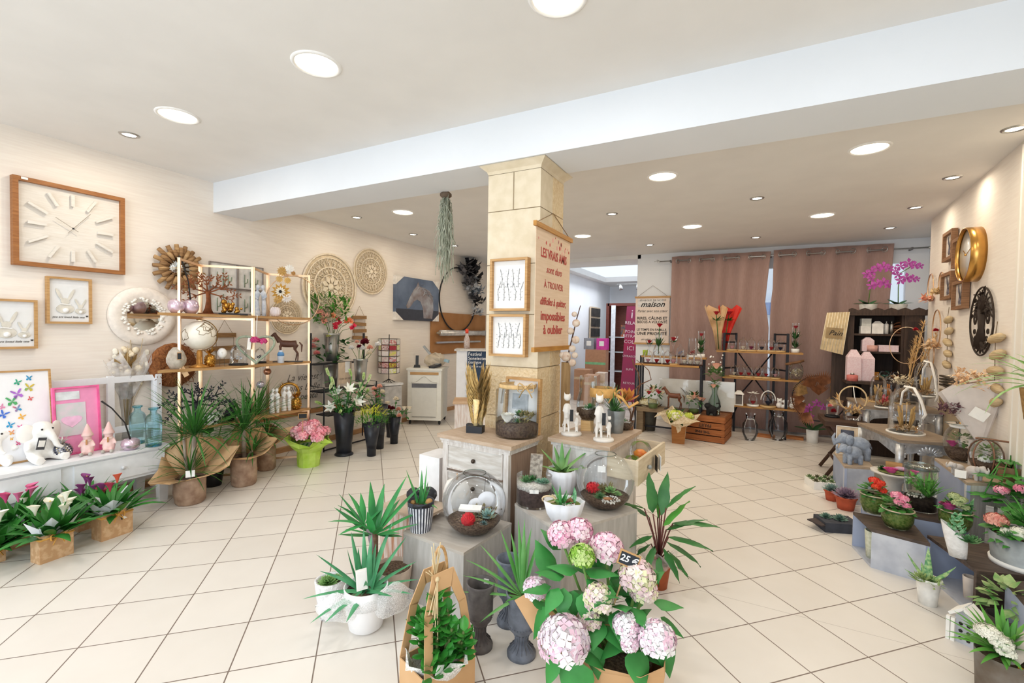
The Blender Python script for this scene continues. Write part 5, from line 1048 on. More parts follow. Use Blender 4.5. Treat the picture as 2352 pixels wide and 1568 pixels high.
# hanging banner on the right face of the pillar
XB = px1+.02; tl, tr = onX(1228, 512, XB), onX(1312, 553, XB); bl, br = onX(1223, 800, XB), onX(1306, 800, XB)
yc, w = (tl.y+tr.y)/2, tr.y-tl.y; z1, z0 = (tl.z+tr.z)/2, (bl.z+br.z)/2; t = thing('wall_banner', 'beige hanging banner with red friendship lettering on the pillar side', 'banner', (XB, yc, 0), RZL)
CLOTH = M('#e3cbb2', .9, hx2='#dcc2a6', scale=5, st=(1, 1, 14)); RED = M('#b4453f', .8, 0, .05)
MB().box((0, 0, (z0+z1)/2), (w*.93, .003, z1-z0)).build('cloth', CLOTH, t)
for z in (z1, z0): MB().box((0, -.002, z), (w, .022, .03)).build('wood_bar', wood('#c08a3f', '#a8732f'), t)
MB().tube([(-w*.45, 0, z1+.012), (0, .012, z1+.13), (w*.45, 0, z1+.012)], .0025, 4).build('hanging_cord', M('#8b6b45', .9), t); hh = z1-z0
for s, z, q, ft, sh_, bd in (('LES VRAIS AMIS', .79, .085, .7, 0, .001), ('sont durs', .665, .07, .42, .35, 0), ('À TROUVER', .535, .062, .52, 0, 0), ('difficiles à quitter,', .395, .07, .7, .35, .0008), ('impossibles', .275, .085, .66, 0, .0016), ('à oublier', .16, .085, .52, 0, .0016)):
    text(s, q, RED, t, T((0, -.003, z0+hh*z)), shear=sh_, bold=bd, fit=ft*w)
q = random.Random(3)
for i in range(22):
    x = q.uniform(-.42, .42)*w; m = MB(); z = z1-.03-abs(q.gauss(0, .05))-.03*abs(x)*4; r = q.uniform(.006, .016); m.slab([(x+r*cos(j*.63)*.6, z+r*sin(j*.63)) for j in range(10)], .001, T((0, -.0024, 0))); m.build('petal_print', M('#e2a39a' if i % 3 else '#c94f49', .9), t)
# ================================================================ CENTRE GROUP: CHESTS AND GREY CUBES
WASH = wood('#e2deda', '#c9c0b8', .75, (20, 20, 3)); WTOP = wood('#c6b09a', '#b39a82', .6, (4, 30, 30)); WSIDE = wood('#a58a76', '#8d7361', .7, (40, 40, 2)); CT = .76
def lf2(t, p): q = p-t.location; a = t.rotation_euler.z; return Vector((q.x*cos(a)+q.y*sin(a), -q.x*sin(a)+q.y*cos(a), q.z))
a, b, c = Vector((-1.744, 2.373)), Vector((-1.175, 2.315)), Vector((-1.202, 2.681)); ang = math.atan2(b.y-a.y, b.x-a.x); W2, Dp = (b-a).length, (c-b).length; ctr = (a+c)/2
t = thing('drawer_chest', 'whitewashed drawer chest in front of the pillar, left one with a dark knob', 'chest of drawers', (ctr.x, ctr.y, 0), ang, 'whitewashed chests by the pillar')
MB().box((0, 0, CT-.012), (W2, Dp, .024)).build('top', WTOP, t); MB().box((0, -.004, CT-.03), (W2-.03, Dp-.03, .02)).box((0, -.002, CT-.048), (W2-.045, Dp-.04, .02)).build('cornice', WASH, t)
MB().box((0, .01, .38), (W2-.07, Dp-.06, .68)).build('carcass', WSIDE, t)
for s in (-1, 1): MB().box((s*(W2/2-.05), -Dp/2+.035, .36), (.035, .03, .72)).build('front_post', WASH, t)
for i in range(4):
    z = .625-.17*i; d = MB().box((0, -Dp/2+.033, z), (W2-.14, .022, .15)).build('drawer', wood('#dedbd6', '#c4bdb4', .75, (3, 20, 20)), t); MB().ball((0, -Dp/2+.012, z), .014, 8).build('knob', M('#4d433b', .35, .8), d)
    m = MB()
    for s in (-1, 1): m.box((s*(W2/2-.075), -Dp/2+.02, z), (.008, .008, .15)); m.box((0, -Dp/2+.02, z+s*.073), (W2-.15, .008, .008))
    m.build('drawer_moulding', WASH, d)
t = thing('drawer_chest', 'whitewashed drawer chest right of the pillar with one drawer pulled open', 'chest of drawers', (-.89, 2.918, 0), -.10, 'whitewashed chests by the pillar'); W2, Dp = .40, .585
MB().box((0, 0, CT-.012), (W2+.01, Dp, .024)).build('top', WTOP, t); MB().box((0, 0, CT-.035), (W2-.02, Dp-.03, .02)).build('cornice', WASH, t); MB().box((0, 0, .40), (W2-.05, Dp-.05, .66)).build('carcass', M('#dddad6', .7, hx2='#cfcbc6', scale=4, st=(20, 20, 2)), t)
for x in (-1, 1):
    for y in (-1, 1): MB().box((x*(W2/2-.035), y*(Dp/2-.035), .37), (.03, .03, .74)).build('corner_post', WASH, t)
DR = MB(); zt, zb, x0, x1, y0, y1 = .70, .585, W2/2-.03, W2/2+.16, -Dp/2+.03, Dp/2-.03; BIRCH = wood('#dfcfb4', '#d2bfa1', .6, (3, 3, 20))
DR.box(((x0+x1)/2, y0, (zt+zb)/2), (x1-x0, .012, zt-zb)).box(((x0+x1)/2, y1, (zt+zb)/2), (x1-x0, .012, zt-zb)).box(((x0+x1)/2, 0, zb), (x1-x0, y1-y0, .01)); d = DR.build('open_drawer', BIRCH, t)
MB().box((x1, 0, (zt+zb)/2-.01), (.016, y1-y0+.03, zt-zb+.03)).build('drawer_front', BIRCH, d); MB().ball((x1+.02, -.1, .63), .014, 8).build('knob', ZINC, d)
for i, mt in enumerate((BLK, PAPER)): MB().box((x1+.03+.012*i, .0+.03*i, .63), (.004, .06, .09), rz=.5).build('price_tag', mt, d)
GREYW = M('#c0bcb7', .7, hx2='#aaa59f', scale=5, st=(6, 6, 1)); GREYT = M('#b5aca2', .65, hx2='#c6bfb6', scale=5, st=(1, 6, 6))
def cube(poly, z, label, name='display_cube'):
    cx, cy = sum(p[0] for p in poly)/len(poly), sum(p[1] for p in poly)/len(poly); t = thing(name, label, 'display cube', (cx, cy, 0), 0, 'grey wooden display cubes'); q = [(x-cx, y-cy) for x, y in poly]
    MB().plan(q, 0, z-.015).build('box', GREYW, t); MB().plan([(x*1.005, y*1.005) for x, y in q], z-.015, z).build('top_board', GREYT, t); return t
Z1, Z2 = .35, .45
cube([(-1.62, 1.88), (-1.21, 1.84), (-1.17, 2.26), (-1.58, 2.29)], Z1, 'lower grey wooden display cube carrying the left glass globe')
cube([(-1.165, 2.29), (-.80, 2.08), (-.54, 2.55), (-.60, 2.575), (-1.155, 2.60)], Z2, 'higher grey wooden display cube carrying the right glass globe')
P = Vector((-1.75, 2.08, 0)); zq = D(955, 1158, P).z; t = thing('wooden_crate', 'rough whitewashed wooden crate under the black stone apples', 'crate', P, -.05); MB().box((0, 0, zq/2), (.24, .22, zq)).build('body', wood('#d9cfc8', '#b07f62', .85, (25, 25, 2)), t); MB().box((.04, 0, zq), (.34, .24, .016)).build('top', wood('#c9b6a2', '#b79f88'), t)
for px, py, w, lb in ((950, 1158, 34, 'black speckled stone apple behind the striped metal pot'), (1003, 1152, 38, 'black speckled stone apple right of the striped metal pot')):
    q, r, h = B(px, py, zq, w, w); q = Vector((min(max(q.x, -1.85), -1.60), min(q.y, 2.16), zq+.008)); t = thing('stone_apple', lb, 'ornament', q, 0, 'black stone apples'); MB().lathe([(0, 0), (r*.6, 0), (r, r*.7), (r*.95, r*1.2), (r*.5, r*1.65), (0, r*1.45)], 20).build('apple', M('#24262c', .5, hx2='#70737b', scale=45, contrast=(.55, .7)), t)
# striped pot of aloe
P, r, h = B(966, 1226, Z1, 48, 68); t = thing('potted_aloe', 'striped black and white metal pot with upright aloe on the lower cube', 'potted plant', P, face(P)); rt = r*1.28
MB().lathe(cup(r, rt, h, .004, .85), 24).build('pot', M('#3a3d48', .5), t); m = MB()
for j in range(26): a = 2*pi*j/26; m.add([(r*1.01*cos(a-.07), r*1.01*sin(a-.07), 0), (r*1.01*cos(a+.07), r*1.01*sin(a+.07), 0), (rt*1.01*cos(a+.06), rt*1.01*sin(a+.06), h*.86), (rt*1.01*cos(a-.06), rt*1.01*sin(a-.06), h*.86)], [(0, 1, 2, 3)])
m.build('white_stripes', M('#e9eaee', .6, hx2='#b8bac4', scale=30), t); MB().tube([(-rt*.6, -rt*.85, h*.93), (rt*.6, -rt*.85, h*.93)], .010, 8).build('handle_bar', BLK, t); MB().lathe([(0, h*.9), (rt*.95, h*.9)], 16).build('soil', SOIL, t)
ALOE = M('#3f8f4f', .45, hx2='#6aae5f', scale=8); m = MB()
for az, el, L in ((2.6, 1.15, .19), (.4, 1.5, .20), (1.5, 1.45, .17), (-.6, 1.35, .13), (3.6, 1.3, .11), (.1, 1.2, .10), (-1.4, 1.25, .09), (-.5, .3, .10)): m.leaf((.01*cos(az), .01*sin(az), h*.9), az, el, L, .028, .1 if el > 1 else 1.2, 6, 'spike', .6)
m.build('aloe_leaves', ALOE, t); m = MB(); m.ball((rt*.6, -.01, h*.95), (.022, .02, .02), 7); m.ball((-rt*.6, 0, h*.93), (.015, .015, .015), 6); m.build('seed_pods', M('#b98d58', .8), t)
# big glass globes
def globe_terr(px, py, z, w, hh, label):
    P, r, h = B(px, py, z, w*.4, hh); R0 = r/.4; hq = R0*(sin(math.acos(.36))+sin(math.acos(.4)))/mpp(P); t, Rr, H = bowl_terrarium('glass_globe', label, 'terrarium', px, py, z, w, hq, .36, 0, 'large glass globe terrariums', .22, base_r=.40); return t, Rr, H
ECH = M('#8fb3ac', .6, hx2='#a9c6be', scale=8); SUC = M('#4b7f4c', .5, hx2='#6f9c66', scale=10); REDY = M('#c8202b', .7, 0, .25, 60)
t, Rr, H = globe_terr(1088, 1232, Z1, 146, 153, 'large glass globe terrarium with a red yarn rose, on the lower cube')
m = MB(); m.ball((-.03, -Rr*.45, H*.30), .035, 12)
for i in range(12): a = i*.5; m.tube([(-.03+.036*cos(k*.45)*cos(a), -Rr*.45+.036*sin(k*.45), H*.30+.036*cos(k*.45)*sin(a)) for k in range(14)], .0025, 4, closed=True)
m.build('red_rose', REDY, t); m = MB(); rosette(m, (Rr*.42, -Rr*.1, H*.27), Rr*.36, 4, 9, 'spike'); m.build('echeveria', ECH, t); m = MB(); rosette(m, (Rr*.3, -Rr*.5, H*.23), Rr*.17, 3, 8, 'spike'); m.build('small_rosette', M('#6f8f8c', .6), t)
m = MB(); spray(m, (Rr*.2, Rr*.1, H*.25), Rr*.55, 90, .03, .3, 'lance'); m.build('moss_tufts', M('#8c7f5a', .9), t); m = MB(); stone_patch(m, (-Rr*.2, -Rr*.2, H*.22), Rr*.4, 40, .006); m.build('gravel', M('#a98f77', .9), t)
m = MB(); m.box((-.02, Rr*.15, H*.36), (.12, .05, .012), rz=-.2, rx=.2); m.build('white_plaque', PAPER, t)
t, Rr, H = globe_terr(1388, 1172, Z2, 134, 146, 'large glass globe terrarium with green succulents, on the higher cube')
m = MB(); rosette(m, (-Rr*.15, -Rr*.45, H*.24), Rr*.28, 4, 12, 'spike', .25); m.build('aloe_rosette', SUC, t); m = MB(); rosette(m, (Rr*.2, -Rr*.05, H*.30), Rr*.28, 4, 8); rosette(m, (Rr*.45, -Rr*.1, H*.26), Rr*.18, 3, 8); m.build('green_rosettes', M('#6f9f63', .55, hx2='#9cc47a', scale=8), t)
m = MB(); florets(m, (-Rr*.4, 0, H*.34), Rr*.2, 40, .02); m.build('red_bloom', REDY, t); m = MB(); stone_patch(m, (Rr*.15, -Rr*.5, H*.22), Rr*.35, 90, .006); m.build('white_gravel', M('#f2f0ea', .9), t); MB().ball((Rr*.1, -Rr*.55, H*.25), (Rr*.18, Rr*.09, Rr*.06), 8).build('pebble', M('#a8744c', .6), t)
m = MB(); spray(m, (-Rr*.1, Rr*.2, H*.25), Rr*.55, 90, .035, .3, 'lance'); m.build('moss_tufts', M('#7c7248', .9), t); MB().box((-.02, Rr*.5, H*.62), (.045, .003, .035)).build('white_label', PAPER, t)
# white and gold apple, white discs behind the left globe
P = Vector((-1.50, 2.20, Z1)); k = mpp(P); t = thing('apple_ornament', 'large white and gold flecked apple behind the left glass globe', 'ornament', P, 0); r = 31*k; MB().lathe([(0, 0), (r*.6, 0), (r, r*1.0), (r*1.0, r*1.8), (r*.75, r*2.5), (r*.3, r*2.7), (0, r*2.5)], 24).build('apple', M('#f3efe9', .5, hx2='#d9b684', scale=9, contrast=(.56, .7)), t); MB().tube([(0, 0, r*2.5), (.004, 0, r*2.9), (.0, 0, r*3.1)], [.007, .005, .003], 6).build('stem', GOLD, t)
P = Vector((-1.33, 2.2, Z1)); k = mpp(P); t = thing('disc_ornament', 'white porcelain disc ornament on a wire behind the left globe', 'ornament', P, face(P)); 
for x, z, r in ((.03, 46, 22), (-.03, 34, 19)): MB().lathe([(r*k, -.003), (r*k, .003), (r*k*.35, .006), (0, .004)], 24).build('disc', M('#f4f2f3', .4, 0, .02), t).matrix_local = T((x, 0, z*k), rx=pi/2)
MB().tube([(0, 0, 0), (.01, .01, 40*k), (.02, 0, 100*k)], .0015, 4).build('wire', INK, t); MB().box((0, -.02, .008), (.08, .05, .016)).build('foot', PAPER, t)
# on the higher cube
P, r, h = B(1226, 1172, Z2, 82, 66); t = thing('succulent_jar', 'low glass jar of succulents, white gravel and bark on the higher cube', 'terrarium', P, face(P)); MB().lathe([(0, .003), (r, .003), (r, h)], 28).build('glass_jar', glass('#fbfdff'), t); MB().lathe([(0, .012), (r*.97, .012), (r*.97, h*.6), (0, h*.6)], 24).build('soil', M('#4a3a38', .95, hx2='#6a5650', scale=60, bump=.5), t); MB().lathe([(r*.972, h*.58), (r*.975, h*.72), (r*.5, h*.78), (0, h*.76)], 22, rip=.01, rn=7).build('white_gravel', GRAVEL, t)
m = MB(); rosette(m, (-r*.45, -r*.1, h*.8), r*.5, 4, 7, 'spike'); rosette(m, (-r*.1, .02, h*.8), r*.45, 3, 7, 'spike'); m.build('green_succulent', SUC, t); m = MB()
for i in range(6): rosette(m, (r*rnd(.1, .7), r*rnd(-.5, .3), h*.82), r*.3, 3, 7)
m.build('blue_succulent', M('#7fa98f', .6), t); MB().box((.01, r*.45, h*1.25), (.07, .025, .13), ry=.05).build('bark', M('#857b72', .95, hx2='#bdb3a6', scale=50, bump=.9), t); MB().box((.0, -r*.98, h*.62), (.05, .003, .02)).build('white_label', PAPER, t)
P, r, h = B(1281, 1140, Z2, 62, 66); P = Vector((-.98, 2.53, Z2)); k = mpp(P); r, h = 36*k*.95, 66*k; t = thing('ribbed_vase', 'white ribbed vase with a striped agave behind the glass jar', 'potted plant', P, face(P)); MB().lathe([(0, 0), (r*.62, 0), (r*.9, h*.4), (r*1.02, h*.75), (r*.95, h*.97), (r*.9, h*.97), (r*.7, h*.6), (0, h*.6)], 48, rip=.035, rn=14).build('vase_body', M('#e4e6ec', .6, 0, .03), t); MB().lathe([(0, h*.9), (r*.88, h*.9)], 16).build('soil', MOSS, t)
m = MB()
for az, el, L in ((2.7, .75, 70), (3.4, .35, 62), (1.6, 1.35, 66), (.5, .62, 85), (-.1, .3, 60), (-1.2, .6, 50), (4.2, .7, 55), (1.0, 1.0, 60), (2.2, 1.1, 60)): m.leaf((0, 0, h*.9), az, el, L*k, .045, .25, 6, 'spike', .5)
m.build('agave', M('#5c9150', .45, hx2='#8fb56b', scale=6), t)
P, r, h = B(1294, 1208, Z2, 62, 50); t = thing('shell_bowl', 'white scalloped shell bowl planted with small succulents at the cube front', 'terrarium', P, face(P)); MB().lathe([(0, 0), (r*.9, 0), (r*1.25, h*.35), (r*1.5, h*.95), (r*1.42, h*.93), (r*1.0, h*.4), (0, h*.3)], 48, rip=.05, rn=9, sy=.75).build('bowl', M('#e9eaf0', .5, 0, .02), t); MB().lathe([(0, h*.8), (r*1.3, h*.78)], 20, sy=.75).build('soil', MOSS, t)
m = MB(); straps(m, (-r*.2, 0, h*.75), 8, .09, .02, (.7, 1.5), (0, .2), 'spike'); straps(m, (-r*.15, -r*.4, h*.75), 9, .07, .022, (.3, 1.4), (0, .2), 'spike'); m.build('haworthia', ALOE, t); m = MB(); m.leaf((r*.6, .0, h*.7), .3, 1.5, .10, .06, .1, 5, 'oval', .3); m.build('gasteria', M('#2f8a55', .4, hx2='#9fd0a4', scale=70), t)
m = MB(); stone_patch(m, (r*.3, -r*.5, h*.8), r*.5, 40, .006); m.build('white_gravel', M('#f1efe9', .9), t); MB().tube([(-r*1.1+.035*cos(k*.5), -r*.2+.01*k/6, h*.95+.02*sin(k*.5)) for k in range(16)], .005, 5).build('wood_ring', M('#d8c19b', .7), t); MB().tube([(r*.1, .0, h*.8), (r*.5, -r*.2, h*1.05), (r*.8, -r*.3, h*.8)], [.012, .01, .006], 6).build('driftwood', STEMB, t)
# on the left chest
P, r, h = B(1092, 998, CT, 50, 34); t = thing('wing_sculpture', 'pair of golden wings rising from a black block on the left chest', 'sculpture', P, face(P)-.3); k = mpp(P)
MB().box((0, 0, .022), (.105, .07, .044)).build('base_block', M('#22242b', .5), t); MB().box((-.03, .05, .022), (.09, .04, .044)).build('rear_block', M('#22242b', .5), t)
for s, x, y in ((0, .0, 0), (1, .025, .03)):
    m = MB(); H = 152*k
    m.tube([(x, y, .03), (x+.004, y, H*.3), (x+.008, y, H*.5)], [.014, .018, .03], 8)
    for i in range(90):
        q = i/90; z = .05+q*H*.55; w = (.02+.05*sin(pi*min(1, q*1.1)))*(1 if i % 2 else -1); m.leaf((x+w*.25, y-.012+.02*(i % 3)/3, z), 0 if w > 0 else pi, 1.2+rnd(-.1, .15), H*(.16+.28*q), 
            .03+.016*q, -.12, 4, 'lance', .3)
    m.build('wing', M('#ead39c', .4, .1, .2, 50), t)
P, r, h = B(1187, 1011, CT, 100, 112); t = thing('jar_terrarium', 'large glass jar terrarium with a white rose, raffia bow on its neck', 'terrarium', P, face(P)); MB().lathe([(0, .004), (r*.97, .004), (r, .02), (r, h*.93), (r*.9, h*.97), (r*.82, h*.98), (r*.82, h*1.08)], 36).build('glass_jar', glass('#fafdff'), t)
MB().lathe([(0, .01), (r*.965, .01), (r*.97, h*.26), (r*.5, h*.30), (0, h*.27)], 28).build('soil', M('#4b3a35', .95, hx2='#756150', scale=70, bump=.5), t); m = MB(); rose(m, (-r*.45, -r*.4, h*.30), r*.42); m.build('white_rose', M('#f2eee2', .6, 0, .03), t)
m = MB(); rosette(m, (r*.1, -r*.05, h*.42), r*.38, 4, 9, 'spike'); rosette(m, (-.0, -r*.5, h*.32), r*.26, 3, 9, 'spike'); m.build('succulents', M('#2f5a37', .5, hx2='#6aa94a', scale=12), t); m = MB(); spray(m, (r*.45, -r*.1, h*.4), r*.42, 70, .03, .5, 'lance'); spray(m, (0, 0, h*.29), r*.8, 120, .015, .12); m.build('moss_and_twigs', M('#9a8d5d', .9), t)
m = MB(); m.lathe([(r*.84, h*.98), (r*.86, h*1.01), (r*.84, h*1.06)], 24); bow(m, (r*.35, -r*.83, h*1.02), .05, 0, .006); m.build('raffia_tie', M('#cfae7c', .9, 0, .2), t)
# on the right chest
CATM = M('#e2ddd5', .7, 0, .06)
def cats(px, py, hpx, label, mirror=1):
    P, r, h = B(px, py, CT, 48, hpx); k = mpp(P); t = thing('cat_figurine', label, 'figurine', P, face(P), 'white standing cat figurines'); m = MB(); X = mirror
    MB().lathe([(0, 0), (r, 0), (r, .012), (r*.9, .018), (0, .018)], 22).build('base', CATM, t); S = h*.95
    def cat(x, s, arm):
        m.tube([(x, 0, s*.38), (x, 0, s*.52), (x, 0, s*.72)], [s*.07, s*.085, s*.055], 8); m.ball((x, -s*.01, s*.86), (s*.085, s*.08, s*.08), 10)
        for e in (-1, 1): m.tube([(x+e*s*.055, 0, s*.90), (x+e*s*.07, 0, s*.99)], [s*.03, s*.003], 6); m.tube([(x+e*s*.035, 0, s*.42), (x+e*s*.045, s*.01, s*.2), (x+e*s*.05, -s*.02, .015)], [s*.045, s*.03, s*.028], 6); m.tube([(x+e*s*.05, 0, s*.68), (x+e*s*.09, -s*.02, s*.55), (x+arm*s*.13, -s*.05, s*.48)], [s*.03, s*.025, s*.02], 6)
    cat(-r*.45*X, S, X); cat(r*.5*X, S*.55, -X); m.tube([(-r*.6*X, .01, S*.4), (-r*.85*X, .02, S*.2), (-r*.7*X, .0, .02)], [S*.02, S*.02, S*.015], 5); m.build('body', CATM, t, fuse=.0045)
    MB().box((0, -.04, S*.47), (.022, .003, .075)).mat(0).build('price_tag', BLK, t)
cats(1312, 1003, 104, 'white figurine of two standing cats nearer the pillar'); cats(1386, 1017, 116, 'white figurine of two dancing cats at the front of the right chest')
P, r, h = B(1353, 993, CT, 40, 26); t = thing('wood_block', 'light wooden block under the tall glass cylinder', 'block', P+Vector((-.02, .02, 0)), .3); MB().box((0, 0, .035), (.085, .085, .07)).build('block', wood('#dcb882', '#c9a168', .6), t); zb = CT+.07; P0_ = P+Vector((-.02, .02, .07)); k = mpp(P0_)
t = thing('glass_cylinder', 'tall glass cylinder planter with a green succulent on the wooden block', 'terrarium', P0_, face(P)); r = 26*k; MB().lathe([(0, .003), (r*.6, .003), (r, 20*k), (r*.95, 45*k), (r*.75, 65*k), (r*.75, 100*k)], 26).build('glass_vase', glass('#fafdff'), t); MB().lathe([(0, .006), (r*.58, .006), (r*.96, 20*k), (r*.95, 26*k), (0, 27*k)], 20).build('soil', SOIL, t); m = MB(); rosette(m, (r*.2, -r*.2, 27*k), r*.75, 4, 8, 'spike'); m.build('succulent', ALOE, t); m = MB(); stone_patch(m, (0, -r*.4, 26*k), r*.5, 40, .005); m.build('gravel', GRAVEL, t)
P = Vector((-.80, 3.0, CT)); k = mpp(P); c = D(1378, 900, P); t = thing('ribbon_jar', 'glass jar with a wide raffia ribbon behind the dancing cats', 'jar', P+Vector((-.07, -.03, 0)), face(P)); r = 29*k; H = c.z-CT+22*k
MB().lathe([(0, .003), (r*.9, .003), (r, H*.3), (r*.85, H*.72), (r*.95, H*.85), (r*.95, H)], 26).build('glass_jar', glass('#fafdff'), t); m = MB(); m.lathe([(r*1.02, H*.72), (r*1.05, H*.8), (r*1.02, H*.9)], 24); m.tube([(r*.9, -r*.5, H*.8), (r*1.5, -r*.6, H*.72), (r*2.0, -r*.5, H*.55), (r*2.7, -r*.4, H*.66)], .010, 6, flat=.4); bow(m, (r*.9, -r*.5, H*.8), .05, .2, .008); m.build('raffia_ribbon', M('#cfa05e', .8, 0, .2), t)
P, r, h = B(1402, 1000, CT, 40, 52); P += Vector((.02, .06, 0)); t = thing('zinc_planter', 'zinc pot of grassy succulents behind the dancing cats', 'potted plant', P, face(P)); MB().lathe(cup(r*.8, r*1.05, h, .003, .8), 22).build('pot', ZINC, t); m = MB(); straps(m, (-r*.3, 0, h*.9), 30, h*1.3, .012, (.5, 1.5), (.1, .8), 'spike'); rosette(m, (r*.5, -.02, h), r*.6, 3, 7); m.build('succulents', M('#35643c', .5, hx2='#6aa256', scale=14), t)
t, Rr, H = bowl_terrarium('small_terrarium', 'small glass globe terrarium at the back corner of the right chest', 'terrarium', 1435, 988, CT, 44, 48, .6, 0, None, .35); m = MB(); stone_patch(m, (0, 0, H*.36), Rr*.7, 60, .006); m.build('white_gravel', M('#f1efe9', .9), t); m = MB(); rosette(m, (-.01, 0, H*.42), Rr*.5, 3, 7); m.build('succulent', SUC, t)
P = Vector((-1.02, 3.12, CT)); P = Vector((-1.0, 3.08, CT)); k = mpp(P); c = D(1300, 832, P); ax = Vector((cos(face(P)), sin(face(P)), 0)); P = Vector((c.x, c.y, CT)); t = thing('wooden_vase', 'tall square wooden vase with a cotton branch beside the pillar', 'vase', P, face(P)); H = c.z-CT; k = mpp(P); MB().box((0, 0, H/2), (20*k, 20*k, H), top=1.05).build('vase_body', wood('#a08158', '#8a6c46', .8, (20, 20, 2)), t)
L = lambda px, py: Vector(((D(px, py, P)-P).dot(Vector((cos(face(P)), sin(face(P)), 0))), 0, D(px, py, P).z-CT))
MB().tube([(0, 0, H*.9), L(1308, 800), L(1318, 760), L(1325, 730), L(1333, 702)], [.006, .005, .005, .004, .003], 6).build('branch', M('#5a4338', .9), t); 
for px, py, r in ((1319, 722, 7), (1323, 742, 10), (1310, 760, 9), (1322, 780, 10), (1314, 800, 9), (1300, 818, 13), (1314, 832, 10), (1291, 815, 8), (1320, 815, 8)):
    q = L(px, py); b = MB().ball((q.x, -.02, q.z), r*k*.9, 8).build('cotton_boll', M('#cdb09a' if r > 9 else '#d8c6b4', .9, hx2='#e6d8c8', scale=30), t); MB().leaf((q.x, -.015, q.z-r*k*.9), -1.2, .6, r*k*1.5, r*k*.9, -.8, 3, 'oval').build('husk', M('#8a5a38', .8), b)
# twisted branch with orange ribbon blossoms
P = Vector((-.74, 3.16, CT)); k = mpp(P); t = thing('twisted_branch', 'twisted willow branch with an orange dried flower at the back of the right chest', 'branch', P, face(P)); L = lambda px, py, y=0: Vector(((D(px, py, P)-P).dot(Vector((cos(face(P)), sin(face(P)), 0))), y, D(px, py, P).z-CT))
MB().lathe(cup(.03, .035, .06), 14).build('holder', STEMB, t)
for pts in (((1445, 985), (1456, 940), (1448, 905), (1470, 882), (1495, 870), (1490, 850), (1478, 838), (1462, 826)), ((1446, 985), (1449, 950), (1438, 915), (1445, 890)), ((1470, 882), (1466, 855), (1456, 838), (1452, 824))): MB().tube([(0, 0, 0)]+[L(*p) for p in pts], [.006]+[.005-.0004*i for i in range(len(pts))], 5).build('branch', M('#6a4530', .9), t)
m = MB(); c = L(1440, 910, -.03)
for i in range(10): m.leaf((c.x, c.y, c.z-.03), .63*i, rnd(.6, 1.5), .10, .045, .2, 4, 'oval', .4)
m.build('orange_flower', M('#c46a2c', .7, hx2='#d99a4e', scale=12), t)
# glass bowls in the open drawer
for px, py, w, lb, hx in ((1447, 1046, 42, 'small glass bowl with a red candle in the open drawer, nearer one', '#c8253a'), (1478, 1030, 52, 'larger glass bowl with orange candles in the open drawer, farther one', '#e0672a')):
    P = Vector((-.615 if w < 50 else -.62, 2.74 if w < 50 else 2.98, .592)); k = mpp(P); r = w*k/2; t = thing('candle_bowl', lb, 'candle holder', P, 0, 'glass candle bowls in the drawer'); MB().lathe([(0, .002), (r*.4, .002), (r*.85, r*.4), (r, r), (r*.85, r*1.55), (r*.7, r*1.75)], 24).build('glass_bowl', glass('#fbfdff'), t)
    MB().lathe([(0, .006), (r*.7, r*.3), (r*.8, r*.5), (0, r*.52)], 18).build('green_sand', M('#7db53a', .9), t); MB().lathe([(r*.2, r*.45), (r*.55, r*.5), (r*.6, r*.9), (r*.3, r*1.15), (0, r*1.2)], 14).build('candle', M(hx, .4, hx2='#d93b5a' if w < 50 else '#f0a03c', scale=25), t)
# ================================================================ CENTRE GROUP: PLANTS ON THE FLOOR
P, r, h = B(840, 1463, 0, 78, 98); k = mpp(P); t = thing('potted_aloe', 'toothed green aloe in a plain white pot with white mesh bow on the floor', 'potted plant', P, face(P)); rt = r*1.32
MB().lathe([(0, 0), (r*.8, 0), (r, .012), (rt, h*.75), (rt, h*1.0), (rt-.006, h), (r*.9, h*.5), (0, h*.5)], 28).build('pot', M('#f6f5f6', .5, 0, .01), t); MB().lathe([(0, h*.9), (rt*.95, h*.9)], 16).build('soil', SOIL, t)
m = MB()
for az, el, L in ((3.3, .25, 125), (2.9, .75, 130), (2.6, .35, 115), (3.6, -.05, 120), (3.9, .0, 105), (4.3, -.1, 90), (2.2, 1.15, 125), (1.7, 1.3, 125), (.9, 1.05, 150), (.5, .8, 130), (.2, .45, 115), (-.1, .25, 110), (-.4, .1, 100), (-.9, .2, 80), (1.3, 1.4, 110), (5.2, .4, 80), (2.4, 1.4, 90), (3.1, 1.2, 100), (.0, 1.3, 90), (4.7, .7, 70), (1.1, 1.2, 90)):
    m.leaf((.02*cos(az), .02*sin(az), h*.92), az, el, L*k, .042, rnd(-.25, .35) if el > .4 else rnd(.1, .5), 7, 'spike', .5)
    for s in range(2, 9):
        q = s/10; e = el; px_ = .02*cos(az)+L*k*q*cos(e)*cos(az); py_ = .02*sin(az)+L*k*q*cos(e)*sin(az); pz = h*.92+L*k*q*sin(e)
m.build('aloe_leaves', M('#3f8a5c', .45, hx2='#5fa877', scale=9), t)
price_tag(t, (-.02, -rt*.8, h*1.35), .05, .09, rx=-.25, rz=.3, dark=False)
MESH = sheer('#f8f8f8', .5, 240); b = MB()
for s, cx, cz, ww, hh in ((-1, -.17, .62, .13, .06), (1, .15, .68, .14, .07)):
    vs = []
    for i in range(9):
        for j in range(7):
            u, v = i/8, j/6*2-1; x = s*(.03+.19*u); y = -rt*.85-.04*sin(pi*u)+.06*u; z = h*.72+v*hh*(.25+.9*sin(pi*min(1, u*1.05))**.7)+.01*sin(9*u+3*v)
            vs.append((x, y+.03*v*v*sin(pi*u), z))
    b.add(vs, [(i*7+j, i*7+j+1, (i+1)*7+j+1, (i+1)*7+j) for i in range(8) for j in range(6)])
